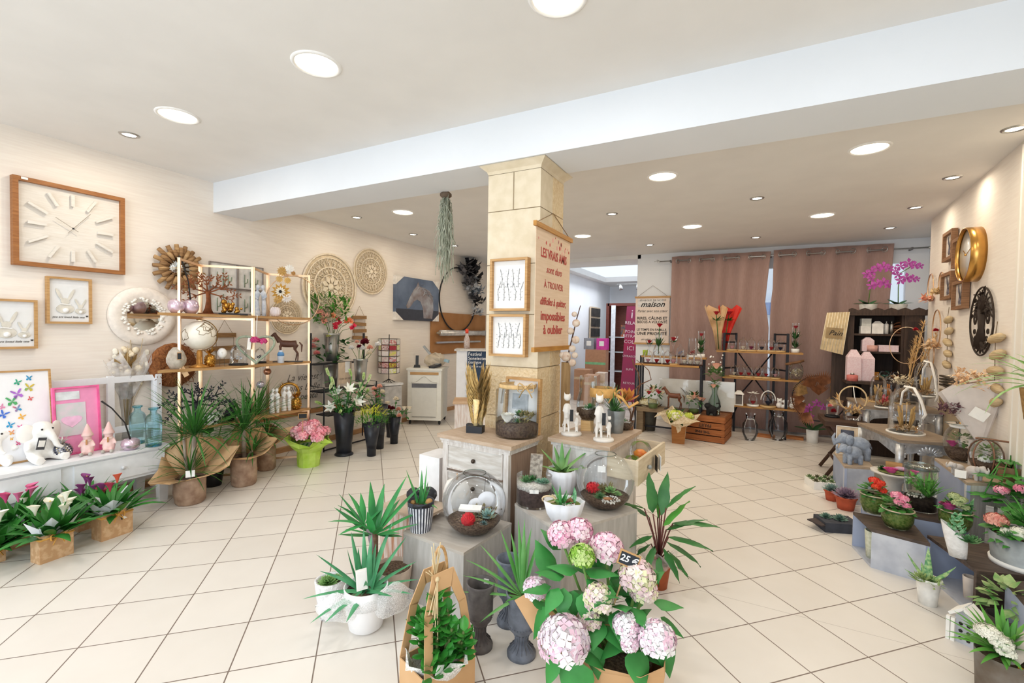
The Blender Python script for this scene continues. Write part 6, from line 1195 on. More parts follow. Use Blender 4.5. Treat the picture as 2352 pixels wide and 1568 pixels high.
b.build('mesh_bow', MESH, t); bd = MB().lathe([(rt*1.02, h*.62), (rt*1.05, h*.75), (rt*1.02, h*.88)], 24); bd.build('mesh_band', MESH, t)
P, r, h = B(758, 1428, 0, 58, 84); t = thing('textured_planter', 'white rough textured bowl with green houseleek, left behind the aloe', 'potted plant', P, face(P)); MB().lathe(cup(r*.9, r*1.25, h, .01, .75), 24).build('pot', M('#f0eeee', .9, hx2='#d8d4d6', scale=70, bump=1, contrast=(.45, .7)), t); MB().lathe([(0, h*.9), (r*1.15, h*.9)], 16).build('soil', SOIL, t)
m = MB(); rosette(m, (-r*.2, -r*.2, h*.92), r*1.0, 5, 12, 'lance', .35); rosette(m, (r*.5, r*.3, h*.92), r*.6, 4, 10); m.build('houseleek', M('#7fae5e', .5, hx2='#a5c987', scale=9), t)
P = Vector((-1.62, 1.80, 0)); k = mpp(P); t = thing('yucca', 'yucca with dark green blades on a short trunk, behind the aloe', 'plant', P, face(P)); MB().lathe(cup(.075, .10, .20), 22).build('pot', M('#cdb9a8', .7), t); MB().lathe([(0, .18), (.095, .18)], 16).build('soil', SOIL, t)
L = lambda px, py, y=0: Vector(((D(px, py, P)-P).dot(Vector((cos(face(P)), sin(face(P)), 0))), y, D(px, py, P).z))
q0, q1 = L(860, 1300), L(861, 1215); tr = MB(); tr.tube([(q0.x*.3, 0, .17), tuple(q0), tuple(q1)], [.022, .020, .018], 9); tr.build('trunk', wood('#8d6a55', '#6e5040', .9, (10, 10, 30)), t); q2 = L(850, 1205); MB().tube([tuple(q0*.5+q1*.5), tuple(q2)], [.018, .019], 9).build('cut_trunk', M('#9a8a90', .8), t)
m = MB(); YUC = M('#2f7a45', .4, hx2='#3f9a50', scale=8)
for az, el, L_ in ((2.7, .55, 110), (3.0, .95, 120), (2.0, 1.45, 115), (.3, .85, 150), (.6, 1.05, 140), (.1, .55, 110), (-.3, .35, 100), (1.2, 1.3, 110), (3.4, .25, 75), (-.2, .05, 60), (3.8, .6, 80), (5.0, .8, 75), (4.4, 1.1, 80), (.9, .7, 100), (5.6, .4, 70)): m.leaf((q1.x+.01*cos(az), .01*sin(az), q1.z-.01), az, el, L_*k, .042, rnd(.1, .5), 7, 'lance', .3)
m.build('upper_blades', YUC, t); m = MB(); qs = L(838, 1195)
for az, el, L_ in ((3.0, .9, 75), (2.6, 1.3, 80), (3.3, .5, 80), (3.6, .1, 60), (2.0, 1.4, 70), (.5, .8, 50)): m.leaf((qs.x, 0, qs.z), az, el, L_*k, .034, rnd(.2, .9), 6, 'lance', .3)
m.build('side_shoot', YUC, t)
# jade plant in a kraft carrier
P = Vector((-1.005, 1.29, 0)); P = G(1004, 1640, 0); k = mpp(P); an = face(P)+.62; P += Vector((P.x, P.y, 0)).normalized()*.11; t = thing('jade_plant', 'jade plant in a kraft carrier bag with cane handle and raffia tie', 'potted plant', P, an); KB = M('#d6ad80', .75, hx2='#c99d6e', scale=3)
D_ = lambda px, py: D(px, py, P).z
zt, zb = D_(1000, 1295)*.98, D_(1003, 1500)*1.0; w2, d2 = .118, .085; zr = zb
m = MB()
for c, d in (((0, -d2, zr/2), (2*w2, .004, zr)), ((0, d2, zr/2), (2*w2, .004, zr)), ((-w2, 0, zr/2), (.004, 2*d2, zr)), ((w2, 0, zr/2), (.004, 2*d2, zr)), ((0, 0, .003), (2*w2, 2*d2, .006))): m.box(c, d)
m.build('carrier_bag', KB, t)
for y, nm in ((-d2, 'front_window_panel'), (d2, 'rear_window_panel')):
    yt = y*.35; zm = zr+(zt-zr)*.62; m = MB()
    def strip(pts):
        vs = []
        for x, z in pts: f = (z-zr)/(zt-zr); vs.append((x, y+(yt-y)*f, z))
        m.add(vs+[(a, b+.004, c) for a, b, c in vs], [(0, 1, 2, 3), (7, 6, 5, 4), (0, 4, 5, 1), (1, 5, 6, 2), (2, 6, 7, 3), (3, 7, 4, 0)], False)
    e = .036
    strip([(-w2, zr), (-w2+e, zr), (-w2*.82+e, zm), (-w2*.82, zm)]); strip([(w2-e, zr), (w2, zr), (w2*.82, zm), (w2*.82-e, zm)])
    strip([(-w2*.82, zm), (-w2*.82+e, zm-.01), (-w2*.30+.006, zt-.06), (-w2*.42, zt)]); strip([(w2*.82, zm), (w2*.82-e, zm-.01), (w2*.30-.006, zt-.06), (w2*.42, zt)]); strip([(-w2*.42, zt), (-w2*.3, zt-.065), (w2*.3, zt-.065), (w2*.42, zt)])
    m.build(nm, KB, t)
for x in (-1, 1):
    m = MB(); m.add([(x*w2, -d2, zr), (x*w2, d2, zr), (x*w2*.82, d2*.45, zr+(zt-zr)*.62), (x*w2*.82, -d2*.45, zr+(zt-zr)*.62)], [(0, 1, 2, 3)], False); o = m.build('side_gusset', KB, t) if x > 0 else None
    if o: o.scale = (1, 1, .35); o.location = (0, 0, zr*.65)
MB().tube([(-.03+.07*(1-cos(q*pi/12))*.5*1.0, -.0, zt-.03+.115*sin(q*pi/12)) for q in range(13)], .006, 6).build('cane_handle', M('#cfa673', .6, hx2='#b98d5a', scale=60), t)
m = MB(); R2 = random.Random(2)
for i in range(9): m.tube([(-.03, -.02, zt-.02), (-.03+R2.uniform(-.06, .01), -.04, zt+R2.uniform(.03, .13))], .002, 4); m.tube([(-.03, -.035, zt-.02), (-.06+R2.uniform(-.04, .02), -d2*.9, zt-R2.uniform(.1, .22))], .002, 4)
m.ball((-.03, -.03, zt-.02), .011, 7); m.build('raffia_tie', M('#e2cda4', .9, 0, .1), t)
m = MB(); wrap(m, w2*.5, w2*.8, w2*1.15, zr*.75, zr*1.18, 14, .12, 5); m.build('burlap_liner', sheer('#f3f1ee', .72, 160), t)
m = MB(); JG = M('#2f7d2f', .28, hx2='#48a03f', scale=12); R2 = random.Random(12)
for i in range(38):
    a = R2.uniform(0, 6.3); q = math.sqrt(R2.random()); x, y, z = q*w2*1.0*cos(a), -d2*.25+q*d2*1.1*sin(a), zr+R2.uniform(.02, .27)*(1.15-q*.5); m.mat(1).tube([(x*.3, y*.3, zr-.05), (x, y, z)], .006, 5).mat(0)
    for j in range(7): m.leaf((x, y, z-.012*(j//2)), 2.1*j+a, .85-.22*(j//2)+R2.uniform(-.2, .2), R2.uniform(.042, .06), .036, .15, 4, 'oval', .25)
m.build('jade_foliage', [JG, M('#6f7f4a', .7)], t); MB().box((-.06, -d2-.012, zr+.02), (.03, .003, .035), ry=.4).build('paper_label', PAPER, t)
# stone urns
URN = M('#5d626c', .85, hx2='#7c828e', scale=20, bump=.4); URND = M('#544f50', .85, hx2='#6f6a69', scale=20, bump=.4)
def urn(px, py, w, hp, label, mat):
    P, r, h = B(px, py, 0, w, hp); t = thing('stone_urn', label, 'urn', P, face(P), 'stone urns'); m = MB()
    m.lathe([(0, 0), (r, 0), (r*1.02, h*.05), (r*.9, h*.10), (r*.5, h*.18), (r*.42, h*.26), (r*.5, h*.36)], 26, rip=.0); MB_ = m
    m.build('pedestal_foot', mat, t); MB().lathe([(r*.5, h*.34), (r*.9, h*.44), (r*.98, h*.52), (r*1.0, h*.8), (r*1.12, h*.97), (r*1.15, h), (r*1.04, h), (r*.88, h*.8), (r*.8, h*.55), (0, h*.5)], 26).build('bowl', mat, t)
    b = MB()
    for j in range(30): a = 2*pi*j/30; b.ball((r*1.0*cos(a), r*1.0*sin(a), h*.5), r*.05, 5)
    b.build('bead_band', mat, t); f = MB()
    for j in range(16): a = 2*pi*j/16; f.tube([(r*.88*cos(a), r*.88*sin(a), h*.11), (r*.47*cos(a), r*.47*sin(a), h*.2), (r*.46*cos(a), r*.46*sin(a), h*.3), (r*.62*cos(a), r*.62*sin(a), h*.38)], r*.035, 4)
    f.build('fluting', mat, t); return t, P, r, h
t, P, r, h = urn(1102, 1505, 58, 150, 'brownish empty stone urn beside the kraft carrier bag', URND); MB().box((r*.45, r*.75, h*.93), (.025, .003, .022), rz=-.4).build('white_sticker', PAPER, t)
t, P, r, h = urn(1197, 1526, 66, 145, 'blue grey stone urn in front, holding a grassy dragon plant', URN); k = mpp(P); MB().lathe([(0, h*.9), (r*1.0, h*.9)], 16).build('soil', SOIL, t); m = MB()
for az, el, L_ in ((2.6, .75, 150), (2.9, .35, 150), (3.1, .1, 150), (2.3, 1.1, 150), (1.8, 1.35, 165), (1.2, 1.45, 150), (.8, 1.25, 130), (3.6, -.1, 110), (.3, .9, 100), (4.2, .5, 80), (2.0, 1.2, 140), (2.75, .55, 160), (4.9, .9, 70), (1.5, 1.5, 170)): m.leaf((0, 0, h*.93), az, el, L_*k, .022, rnd(.2, .6), 8, 'lance', .4)
m.build('grassy_blades', M('#4c8f3f', .4, hx2='#7fb46a', scale=4), t)
t, P, r, h = urn(1168, 1447, 54, 150, 'blue grey stone urn at the back, against the grey cubes', URN)
# hydrangea
P = G(1412, 1650, 0); k = mpp(P); P += Vector((P.x, P.y, 0)).normalized()*.13; k = mpp(P); t = thing('hydrangea', 'large pink hydrangea in kraft paper with a 25 euro slate sign', 'potted flower', P, face(P)); L = lambda px, py, y=0: Vector(((D(px, py, P)-P).dot(Vector((cos(face(P)), sin(face(P)), 0))), y, D(px, py, P).z))
q = random.Random(6); zr = L(1412, 1478).z; m = MB(); n = 12; ring = []
wv = .17; base = [(-.155, -.11), (-.05, -.14), (.08, -.14), (.155, -.10), (.165, .0), (.15, .10), (.0, .14), (-.15, .10)]
for z, s in ((0, .92), (zr*.5, 1.02), (zr*.92, 1.08), (zr, 1.13)): ring.append([(x*s*1.0+q.uniform(-.008, .008), y*s+q.uniform(-.012, .012), z+(q.uniform(-.02, .035) if z == zr else 0)) for x, y in base])
n = len(base); m.add([v for r_ in ring for v in r_], [(i*n+j, i*n+(j+1) % n, (i+1)*n+(j+1) % n, (i+1)*n+j) for i in range(3) for j in range(n)]+[tuple(range(n-1, -1, -1))], False); m.build('kraft_paper', KB, t).modifiers.new('paper', 'SOLIDIFY').thickness = .002
a, b, c, d = L(1172, 1402, -.02), L(1225, 1385, .06), L(1330, 1490, .02), L(1312, 1530, -.13); m = MB(); m.add([a, b, (b+c)/2+Vector((0, .03, -.01)), c, d, (a+d)/2+Vector((.0, -.03, .01))], [(0, 1, 5), (1, 2, 5), (2, 4, 5), (2, 3, 4)], True); m.build('paper_flap', KB, t).modifiers.new('paper', 'SOLIDIFY').thickness = .002
MB().lathe([(0, zr*.85), (.14, zr*.85)], 18).build('soil', SOIL, t); st = MB(); HL = M('#2f7a36', .42, hx2='#43974a', scale=7)
HP = [M('#efc6d6', .7), M('#e3a3bd', .7), M('#f5dde2', .7)]; HC = [M('#eee0d6', .7), M('#e6c9cc', .7), M('#dfe0b4', .7)]; HG = [M('#9ac44f', .7), M('#c2d98a', .7), M('#7fae3a', .7)]; HW = [M('#f3e6ee', .7), M('#ecc9da', .7), M('#f8f2f4', .7)]
for px, py, r, cols, y in ((1285, 1245, 32, HP, .10), (1325, 1238, 30, HP, .12), (1392, 1262, 36, HP, .08), (1339, 1265, 28, HG, .0), (1378, 1335, 33, HC, -.06), (1462, 1300, 38, HC, .02), (1230, 1347, 27, HW, -.02), (1308, 1398, 56, HW, -.16), (1358, 1385, 26, HC, -.06), (1438, 1372, 28, HW, -.10), (1444, 1398, 20, HW, -.13), (1500, 1382, 38, HW, -.12), (1475, 1330, 30, HC, .02)):
    c = L(px, py, y-.05); m = MB(); rr = r*k*(1+y/1.9)*.98; florets(m, (c.x, c.y, c.z-rr*.15), rr, int(26+r*1.0), rr*.42 if r < 45 else rr*.33, .9, 3); m.build('flower_head', cols, t); st.tube([(c.x*.2, 0, zr*.85), (c.x*.7, c.y*.7, (zr+c.z)/2), (c.x, c.y, c.z-rr*.6)], .006, 6)
st.build('stems', M('#6f9a4a', .6), t)
m = MB()
for px, py, az, el, L_, y in ((1265, 1325, 2.4, .9, 75, -.02), (1300, 1310, 3.3, .3, 60, -.08), (1270, 1330, 3.4, .0, 60, -.1), (1290, 1325, 4.2, -.5, 55, -.12), (1330, 1300, 3.1, .2, 65, -.06), (1345, 1300, .0, .2, 68, -.05), (1350, 1310, -.3, -.2, 60, -.08), (1350, 1330, -1.2, -1.0, 65, -.1), (1300, 1330, 4.6, -.9, 55, -.1), (1320, 1340, 5.0, -1.1, 50, -.08), (1265, 1380, 2.6, .2, 50, -.1), (1262, 1370, 3.8, -.9, 65, -.12), (1290, 1440, 3.9, -1.0, 60, -.2), (1335, 1445, 4.7, -1.3, 95, -.2), (1340, 1440, -.2, -.3, 55, -.15), (1370, 1440, -1.2, -.9, 55, -.12), (1395, 1400, -.8, -.3, 50, -.1), (1405, 1330, -.4, .4, 60, .0), (1440, 1345, 3.4, .0, 50, .0), (1430, 1420, 3.6, -.5, 60, -.1), (1455, 1430, -1.0, -.9, 75, -.12), (1500, 1370, .2, .1, 60, .0), (1515, 1400, -.1, -.4, 55, .0), (1520, 1420, -.9, -1.1, 75, -.05), (1470, 1420, -.5, -.3, 60, -.05), (1410, 1360, 1.0, .8, 55, .05), (1370, 1290, .6, .7, 55, .08), (1280, 1290, 2.8, .8, 60, .06), (1475, 1355, .6, .5, 60, .08), (1330, 1380, 3.0, .4, 60, -.05), (1380, 1390, 4.5, -.4, 55, -.1)):
    c = L(px, py, y); m.leaf(c, az, el, L_*k*1.15, L_*k*.78, .55, 6, 'ovate', .22)
for i in range(34): a = 2.4*i; m.leaf((.12*cos(a)*rnd(.2, 1), .09*sin(a), zr+rnd(.03, .3)), a, rnd(-.3, .7), .12, .08, .6, 5, 'ovate', .2)
m.build('leaves', HL, t)
c = L(1444, 1264, -.05); s = thing('price_sign', 'slate price sign on a wooden stick reading 25 euros in the hydrangea', 'sign', t.location+Vector((cos(face(P))*c.x-sin(face(P))*c.y, sin(face(P))*c.x+cos(face(P))*c.y, c.z)), face(P)); s.rotation_euler = (-.15, .30, face(P)); w, h = 46*k, 32*k
MB().box((0, 0, 0), (w, .006, h)).build('wood_frame', wood('#cda26d', '#b98c58'), s); MB().box((0, -.004, 0), (w*.86, .003, h*.78)).build('slate', M('#2c3138', .8), s); text('25 €', h*.62, M('#f2f2f2', .9), s, T((0, -.006, 0)), shear=.15, bold=.0006); MB().box((0, .002, -h*1.9), (.006, .004, h*2.9)).build('stick', wood('#d9b98c', '#c9a575'), s)
# calathea on the right
P, r, h = B(1512, 1356, 0, 40, 56); k = mpp(P); t = thing('calathea', 'dark wavy leaved calathea in terracotta pot and clear foil, right of the cubes', 'plant', P, face(P)); L = lambda px, py, y=0: Vector(((D(px, py, P)-P).dot(Vector((cos(face(P)), sin(face(P)), 0))), y, D(px, py, P).z))
MB().lathe(cup(r, r*1.35, h, .004, .85, .015), 22).build('pot', M('#a8552f', .7, 0, .08), t); MB().lathe([(0, h*.92), (r*1.25, h*.92)], 14).build('soil', SOIL, t)
m = MB(); wrap(m, r*.9, r*1.3, r*2.3, h*.8, h*1.3, 11, .3, 9); m.build('clear_foil', sheer('#e9e4e0', .35, 14, True), t); m = MB(); st = MB(); q = random.Random(21); CAL = M('#2f6b33', .4, hx2='#447f3f', scale=10); LC = M('#4f9a3c', .4, hx2='#68ad48', scale=10)
for px, py, az, el, L_, y, c in ((1500, 1180, 1.9, 1.35, 85, .0, 0), (1520, 1180, 1.3, 1.4, 90, .0, 0), (1530, 1155, .3, .9, 75, -.05, 0), (1480, 1170, 3.4, .35, 70, .0, 0), (1525, 1195, .5, .95, 75, -.06, 1), (1530, 1205, .2, .55, 85, -.05, 0), (1545, 1190, .1, .25, 90, -.04, 0), (1535, 1215, -.1, .1, 85, -.08, 0), (1530, 1225, -.3, -.2, 75, -.08, 0), (1500, 1220, 3.6, -.2, 65, -.06, 0), (1505, 1240, 4.2, -.7, 60, -.08, 0), (1525, 1240, -.9, -.5, 65, -.1, 0), (1490, 1195, 3.0, .6, 65, .04, 0), (1515, 1170, 2.4, 1.1, 70, .06, 0), (1515, 1255, 4.7, -.6, 55, -.12, 0), (1535, 1250, -.5, -.5, 60, -.06, 0), (1510, 1200, 1.0, 1.2, 70, .08, 1), (1495, 1250, 3.8, -.3, 50, .0, 0)):
    p = L(px, py, y); m.mat(c).leaf(p, az, el, L_*k*1.1, L_*k*.30, .55, 7, 'lance', .2); st.tube([(0, 0, h*.9), (p.x*.4, p.y*.4, (h+p.z)/2), tuple(p)], .004, 5)
m.v = [v+Vector((q.uniform(-.004, .004), q.uniform(-.004, .004), q.uniform(-.004, .004))) for v in m.v]; m.build('leaves', [CAL, LC], t); st.build('stalks', M('#6b3a34', .6), t)
# ================================================================ BACK WALL: STOREROOM, BANNERS, RED ROSE SHELVES
def LX(t, P, px, py, y=0): q = D(px, py, P)-P; a = t.rotation_euler.z; return Vector((q.x*cos(a)+q.y*sin(a), y, q.z))
MAHO = wood('#6e3327', '#5a281f', .45)
P = Vector((-2.42, 10.6, 0)); a, b, c = D(1393, 695, P), D(1460, 695, P), D(1393, 960, P); w = (b-a).length
t = thing('display_cabinet', 'tall mahogany glass display cabinet in the storeroom', 'cabinet', ((a.x+b.x)/2+.15, P.y+.2, 0), 0); w += .3
for x in (-w/2, w/2): MB().box((x, 0, a.z/2), (.07, .4, a.z)).build('side_panel', MAHO, t)
MB().box((0, .19, a.z/2), (w, .02, a.z)).build('back_panel', wood('#7d4638', '#6b372b', .5), t); MB().box((0, 0, a.z-.03), (w, .4, .06)).build('top', MAHO, t)
for z in (.5, .95, 1.3): MB().box((0, 0, z), (w-.06, .36, .02)).build('glass_shelf', M('#cfd8da', .2), t)
MB().box((-w/2+.14, -.2, a.z/2), (.10, .02, a.z-.1)).build('door_stile', M('#dfe3e8', .4), t); MB().box((-.1, 0, 1.45), (.22, .04, .28)).build('framed_print', M('#35505a', .6, hx2='#b5673a', scale=9), t)
P = Vector((-2.15, 9.4, 0)); t = thing('rollup_banner', 'crimson roll up banner with white lettering in the storeroom', 'banner', P, face(P)); k = mpp(P); m = MB()
a, b, c, d = LX(t, P, 1440, 703), LX(t, P, 1475, 703), LX(t, P, 1420, 950), LX(t, P, 1468, 950); m.add([a, b, d, c]+[q+Vector((0, .01, 0)) for q in (a, b, d, c)], [(0, 1, 2, 3), (7, 6, 5, 4), (0, 4, 5, 1), (1, 5, 6, 2), (2, 6, 7, 3), (3, 7, 4, 0)], False); m.build('banner_sheet', M('#b3305a', .6, hx2='#8f3f63', scale=1.2), t)
for s, py, q in (('i', 722, .26), ('RELAIS', 742, .09), ('POINT', 762, .085), ('RETRAIT', 772, .085), ('COLIS', 785, .10), ('ICI', 800, .12), ('LIVRAISON', 818, .06), ('SUIVI', 848, .06), ('RETOUR', 880, .06)): p = LX(t, P, 1452-(py-720)*.05, py, -.01); text(s, q, M('#f3dfe6', .7), t, T(p, ry=.06))
t = thing('slate_rack', 'grid rack of dark samples on the storeroom wall', 'rack', onX(1366, 752, -3.46), RZL); m = MB(); m.box((0, 0, 0), (.75, .03, 1.0)); m.build('board', M('#cdb9a0', .8), t)
for i in range(4):
    for j in range(6): MB().box((-.30+.12*j, -.02, .37-.245*i), (.10, .02, .2)).build('sample', M('#37322f', .6, 0, .4, 9), t)
for px, py, wpx, hpx, y, lb, hx in ((1370, 880, 46, 78, 9.6, 'tall brown carton with green tape in the storeroom', '#b5886a'), (1340, 905, 36, 58, 9.2, 'brown carton in the storeroom nearest the pillar', '#b98f72'), (1360, 898, 30, 38, 8.7, 'small carton in front of the storeroom stack', '#c39b7f'), (1381, 905, 22, 50, 9.0, 'narrow white edged carton beside the mahogany cabinet', '#d9c8b8')):
    P = onY(px, py, y); P.z = 0; k = mpp(P); z = D(px, py-hpx, P).z; t = thing('cardboard_box', lb, 'box', P, .1, 'storeroom cartons'); MB().box((0, 0, z/2), (wpx*k, .35, z)).build('carton', M(hx, .8, 0, .06), t); MB().box((0, -.176, z*.72), (wpx*k*1.002, .003, .05)).build('tape', M('#7fbf8d' if 'green' in lb else '#cbb597', .5), t)
    if 'tall' in lb:
        for i, c in enumerate(('#d23fa0', '#8d8f96')): f = thing('file_box', ('magenta' if i == 0 else 'grey')+' file box on the tall storeroom carton', 'box', P+Vector((.12-.28*i, 0, z)), .1); MB().box((0, 0, .12), (.22, .26, .24)).build('body', M(c, .5), f); MB().box((0, -.131, .13), (.10, .003, .1)).build('label_card', PAPER, f)
t = thing('track_light', 'small ceiling track with two spots in the storeroom', 'lamp', onY(1443, 660, 10.2), 0); MB().box((0, 0, .08), (.5, .03, .02)).build('track', STEEL, t)
for x in (-.18, .2): MB().tube([(x, 0, .07), (x+.03, -.03, -.04)], [.02, .05], 8).build('spot', STEEL, t)
# house rules banner
YB = 7.83; a, b, c = onY(1459, 683, YB), onY(1541, 682, YB), onY(1459, 788, YB); w = b.x-a.x; t = thing('wall_banner', 'cream house rules banner with black French lettering, left of the curtain', 'banner', ((a.x+b.x)/2, YB-.02, 0), 0)
h = a.z-c.z; MB().box((0, 0, c.z+h/2), (w*.95, .003, h)).build('cloth', M('#ead9cd', .9, 0, .03), t)
for z in (a.z, c.z): MB().box((0, -.002, z), (w, .02, .03)).build('wood_bar', LOAK, t)
MB().tube([(-w*.44, 0, a.z), (0, .01, a.z+.19), (w*.44, 0, a.z)], .003, 4).build('hanging_cord', M('#6f5d4d', .9), t); MB().box((-.03, -.003, c.z+h*.87), (w*.72, .001, h*.17)).build('pale_panel', M('#e1dcd9', .9), t)
for s, z, q, sh_, bd, sx in (('LES REGLES DE NOTRE', .93, .04, 0, 0, .76), ('maison', .84, .13, .4, .002, .68), ('Parler avec son cœur', .70, .06, .35, 0, .84), ('RIRES, CÂLINS ET', .545, .062, 0, .0012, .84), ('BISOUS A VOLONTÉ', .465, .06, 0, .0008, .84), ('LE TEMPS EN FAMILLE,', .30, .052, 0, .0006, .84), ('UNE PRIORITÉ', .215, .066, 0, .0015, .84), ('on rêve souvent', .09, .045, .35, 0, .6)): text(s, q, INK if z != .925 else M('#b8aaa2', .9), t, T((0, -.004, c.z+h*z)), shear=sh_, bold=bd, fit=sx*w)
# console with two levels
IRON = M('#26262c', .5, .4, .2); OAK = wood('#b98a4c', '#a3753c', .5)
t = thing('console_shelf', 'narrow two level wood and black iron console of red rose glasses', 'shelf', (-1.03, 6.85, 0), 0); ZA, ZB = .985, 1.085
MB().box((-.02, -.17, ZA-.012), (.84, .2, .024)).build('front_board', OAK, t); MB().box((.02, .13, ZB-.012), (.88, .2, .024)).build('rear_board', OAK, t)
for x in (-.43, .43):
    for y, z in ((-.25, ZA), (-.09, ZA), (.06, ZB), (.22, ZB)): MB().box((x, y, z/2), (.025, .025, z)).build('leg', IRON, t)
for z in (.08, ZA-.03): MB().box((0, -.09, z), (.86, .02, .02)).build('crossbar', IRON, t)
RR_ = M('#b01828', .6, 0, .15); CRM = M('#ece3d3', .7, 0, .06); PNK = M('#d9a3ad', .7); NAVY = M('#1f2d4a', .6); PUR = M('#8a2a55', .6); BW = M('#3a211c', .5); LWD = wood('#d7b47f', '#c5a06a', .6)
for px, hx, base, lb in ((1488, PNK, BW, 'glass bell of pale pink bloom, leftmost on the console front row'), (1508, RR_, BW, 'glass bell with a red rose, second on the console front row'), (1533, RR_, BW, 'glass bell with a red rose, third on the console front row'), (1546, PNK, LWD, 'glass bell with lilac pink bloom on a light base, console front row'), (1572, CRM, BW, 'glass bell with cream rose, left of three cream ones on the console'), (1586, CRM, BW, 'glass bell with cream rose, middle of three cream ones on the console'), (1602, CRM, BW, 'glass bell with cream rose, right end of the console front row')):
    P = onY(px, 830, 6.68); P.z = ZA; k = mpp(P); r = 9.5*k; h = 34*k; t = thing('glass_cloche', lb, 'glass dome', P, 0, 'rose domes on the console'); MB().lathe([(0, 0), (r*1.15, 0), (r*1.15, .016), (0, .016)], 18).build('base', base, t)
    MB().lathe([(r, .016), (r, h*.6), (r*.8, h*.8), (r*.2, h*.9), (r*.25, h*.97), (0, h)], 16).build('glass_bell', glass('#fbfdff', .8), t); m = MB(); rose(m, (0, 0, .02), r*.85, 12); m.build('rose', hx, t)
def stemglass(px, py, z, wpx, hpx, label, kind, y=6.98):
    P = onY(px, py, y); P.z = z; k = mpp(P); r = wpx*k/2; h = hpx*k; t = thing('glass_vase', label, 'vase', P, 0, 'tall rose glasses on the console'); m = MB(); GL = glass('#fafdff', .9)
    if kind == 'tube': MB().lathe([(0, .03), (r, .03), (r, h)], 18).build('glass_tube', GL, t); MB().lathe([(0, 0), (r*1.15, 0), (r*1.15, h*.13), (0, h*.13)], 16).build('base', PAPER, t); m.tube([(0, 0, h*.1), (0, 0, h*.85)], .006, 5); straps(m, (0, 0, h*.15), 10, h*.3, .03, (.8, 1.5), (0, .3), 'ovate'); straps(m, (0, 0, h*.45), 10, h*.3, .03, (.8, 1.5), (0, .3), 'ovate'); m.build('stem_leaves', DGRN, t); f = MB(); rose(f, (0, 0, h*.82), r*.85, 12); f.build('rose', RR_, t)
    elif kind == 'cone': MB().lathe([(0, 0), (r*.7, .005), (r*.12, .012), (r*.1, h*.5), (r, h)], 20).build('stem_glass', GL, t); rose(m, (0, 0, h*.78), r*.75, 12); m.build('rose', RR_, t); g = MB(); straps(g, (0, 0, h*.7), 6, r, r*.5, (.3, .6), (.2, .4), 'ovate'); g.build('sepals', DGRN, t)
    elif kind == 'taper': MB().lathe([(0, .02), (r, .02), (r*.72, h)], 20).build('glass_cylinder', GL, t); MB().lathe([(0, 0), (r*1.1, 0), (r*1.1, .025), (0, .025)], 16).build('base', PAPER, t); spray(m, (0, 0, h*.18), r*.8, 60, .03, .8); m.build('rose', RR_, t)
    else: MB().lathe([(0, 0), (r, .005), (r*.9, h*.25), (r*.45, h*.55), (r*.6, h)], 18).build('glass_body', GL, t); m.tube([(0, 0, .02), (.01, 0, h*1.3)], .006, 5); straps(m, (0, 0, h*.4), 9, h*.5, .035, (.9, 1.5), (0, .3), 'ovate'); m.build('stem_leaves', DGRN, t); f = MB(); rose(f, (.01, 0, h*1.28), .05, 14); f.build('rose', RR_, t)
stemglass(1491, 812, ZB, 20, 36, 'flaring glass with a floating red flower, left end of the console', 'cone'); stemglass(1512, 812, ZB, 26, 52, 'glass vase with a tall red rose in front of the house rules banner', 'vase'); stemglass(1546, 812, ZB, 22, 46, 'stemmed glass holding a full red rose on the console', 'cone')
stemglass(1590, 806, ZB, 22, 44, 'tapered glass cylinder with red petals on the console', 'taper'); stemglass(1610, 806, ZB, 15, 60, 'tall sealed tube with a red rose at the right end of the console', 'tube')
P = onY(1562, 812, 6.95); P.z = ZB; k = mpp(P); t = thing('glass_cloche', 'glass bell with a blue white bloom at the back of the console', 'glass dome', P, 0, 'rose domes on the console'); MB().lathe([(0, 0), (11*k, 0), (11*k, .016), (0, .016)], 18).build('base', BW, t); MB().lathe([(8*k, .016), (8*k, 18*k), (2*k, 25*k), (2*k, 29*k), (0, 30*k)], 16).build('glass_bell', glass('#fbfdff', .8), t); m = MB(); spray(m, (0, 0, 8*k), 5*k, 40, .02, 1); m.build('blue_bloom', M('#6d86a8', .7), t)
P = onY(1482, 812, 6.97); P.z = ZB; k = mpp(P); t = thing('votive_glass', 'lime green votive glass at the left corner of the console', 'candle holder', P, 0); MB().lathe([(0, 0), (5*k, 0), (6*k, 12*k)], 14).build('glass_cup', M('#b5d43f', .3), t); MB().lathe([(0, 9*k), (5*k, 9*k)], 12).build('wax', M('#d5e38f', .6), t)
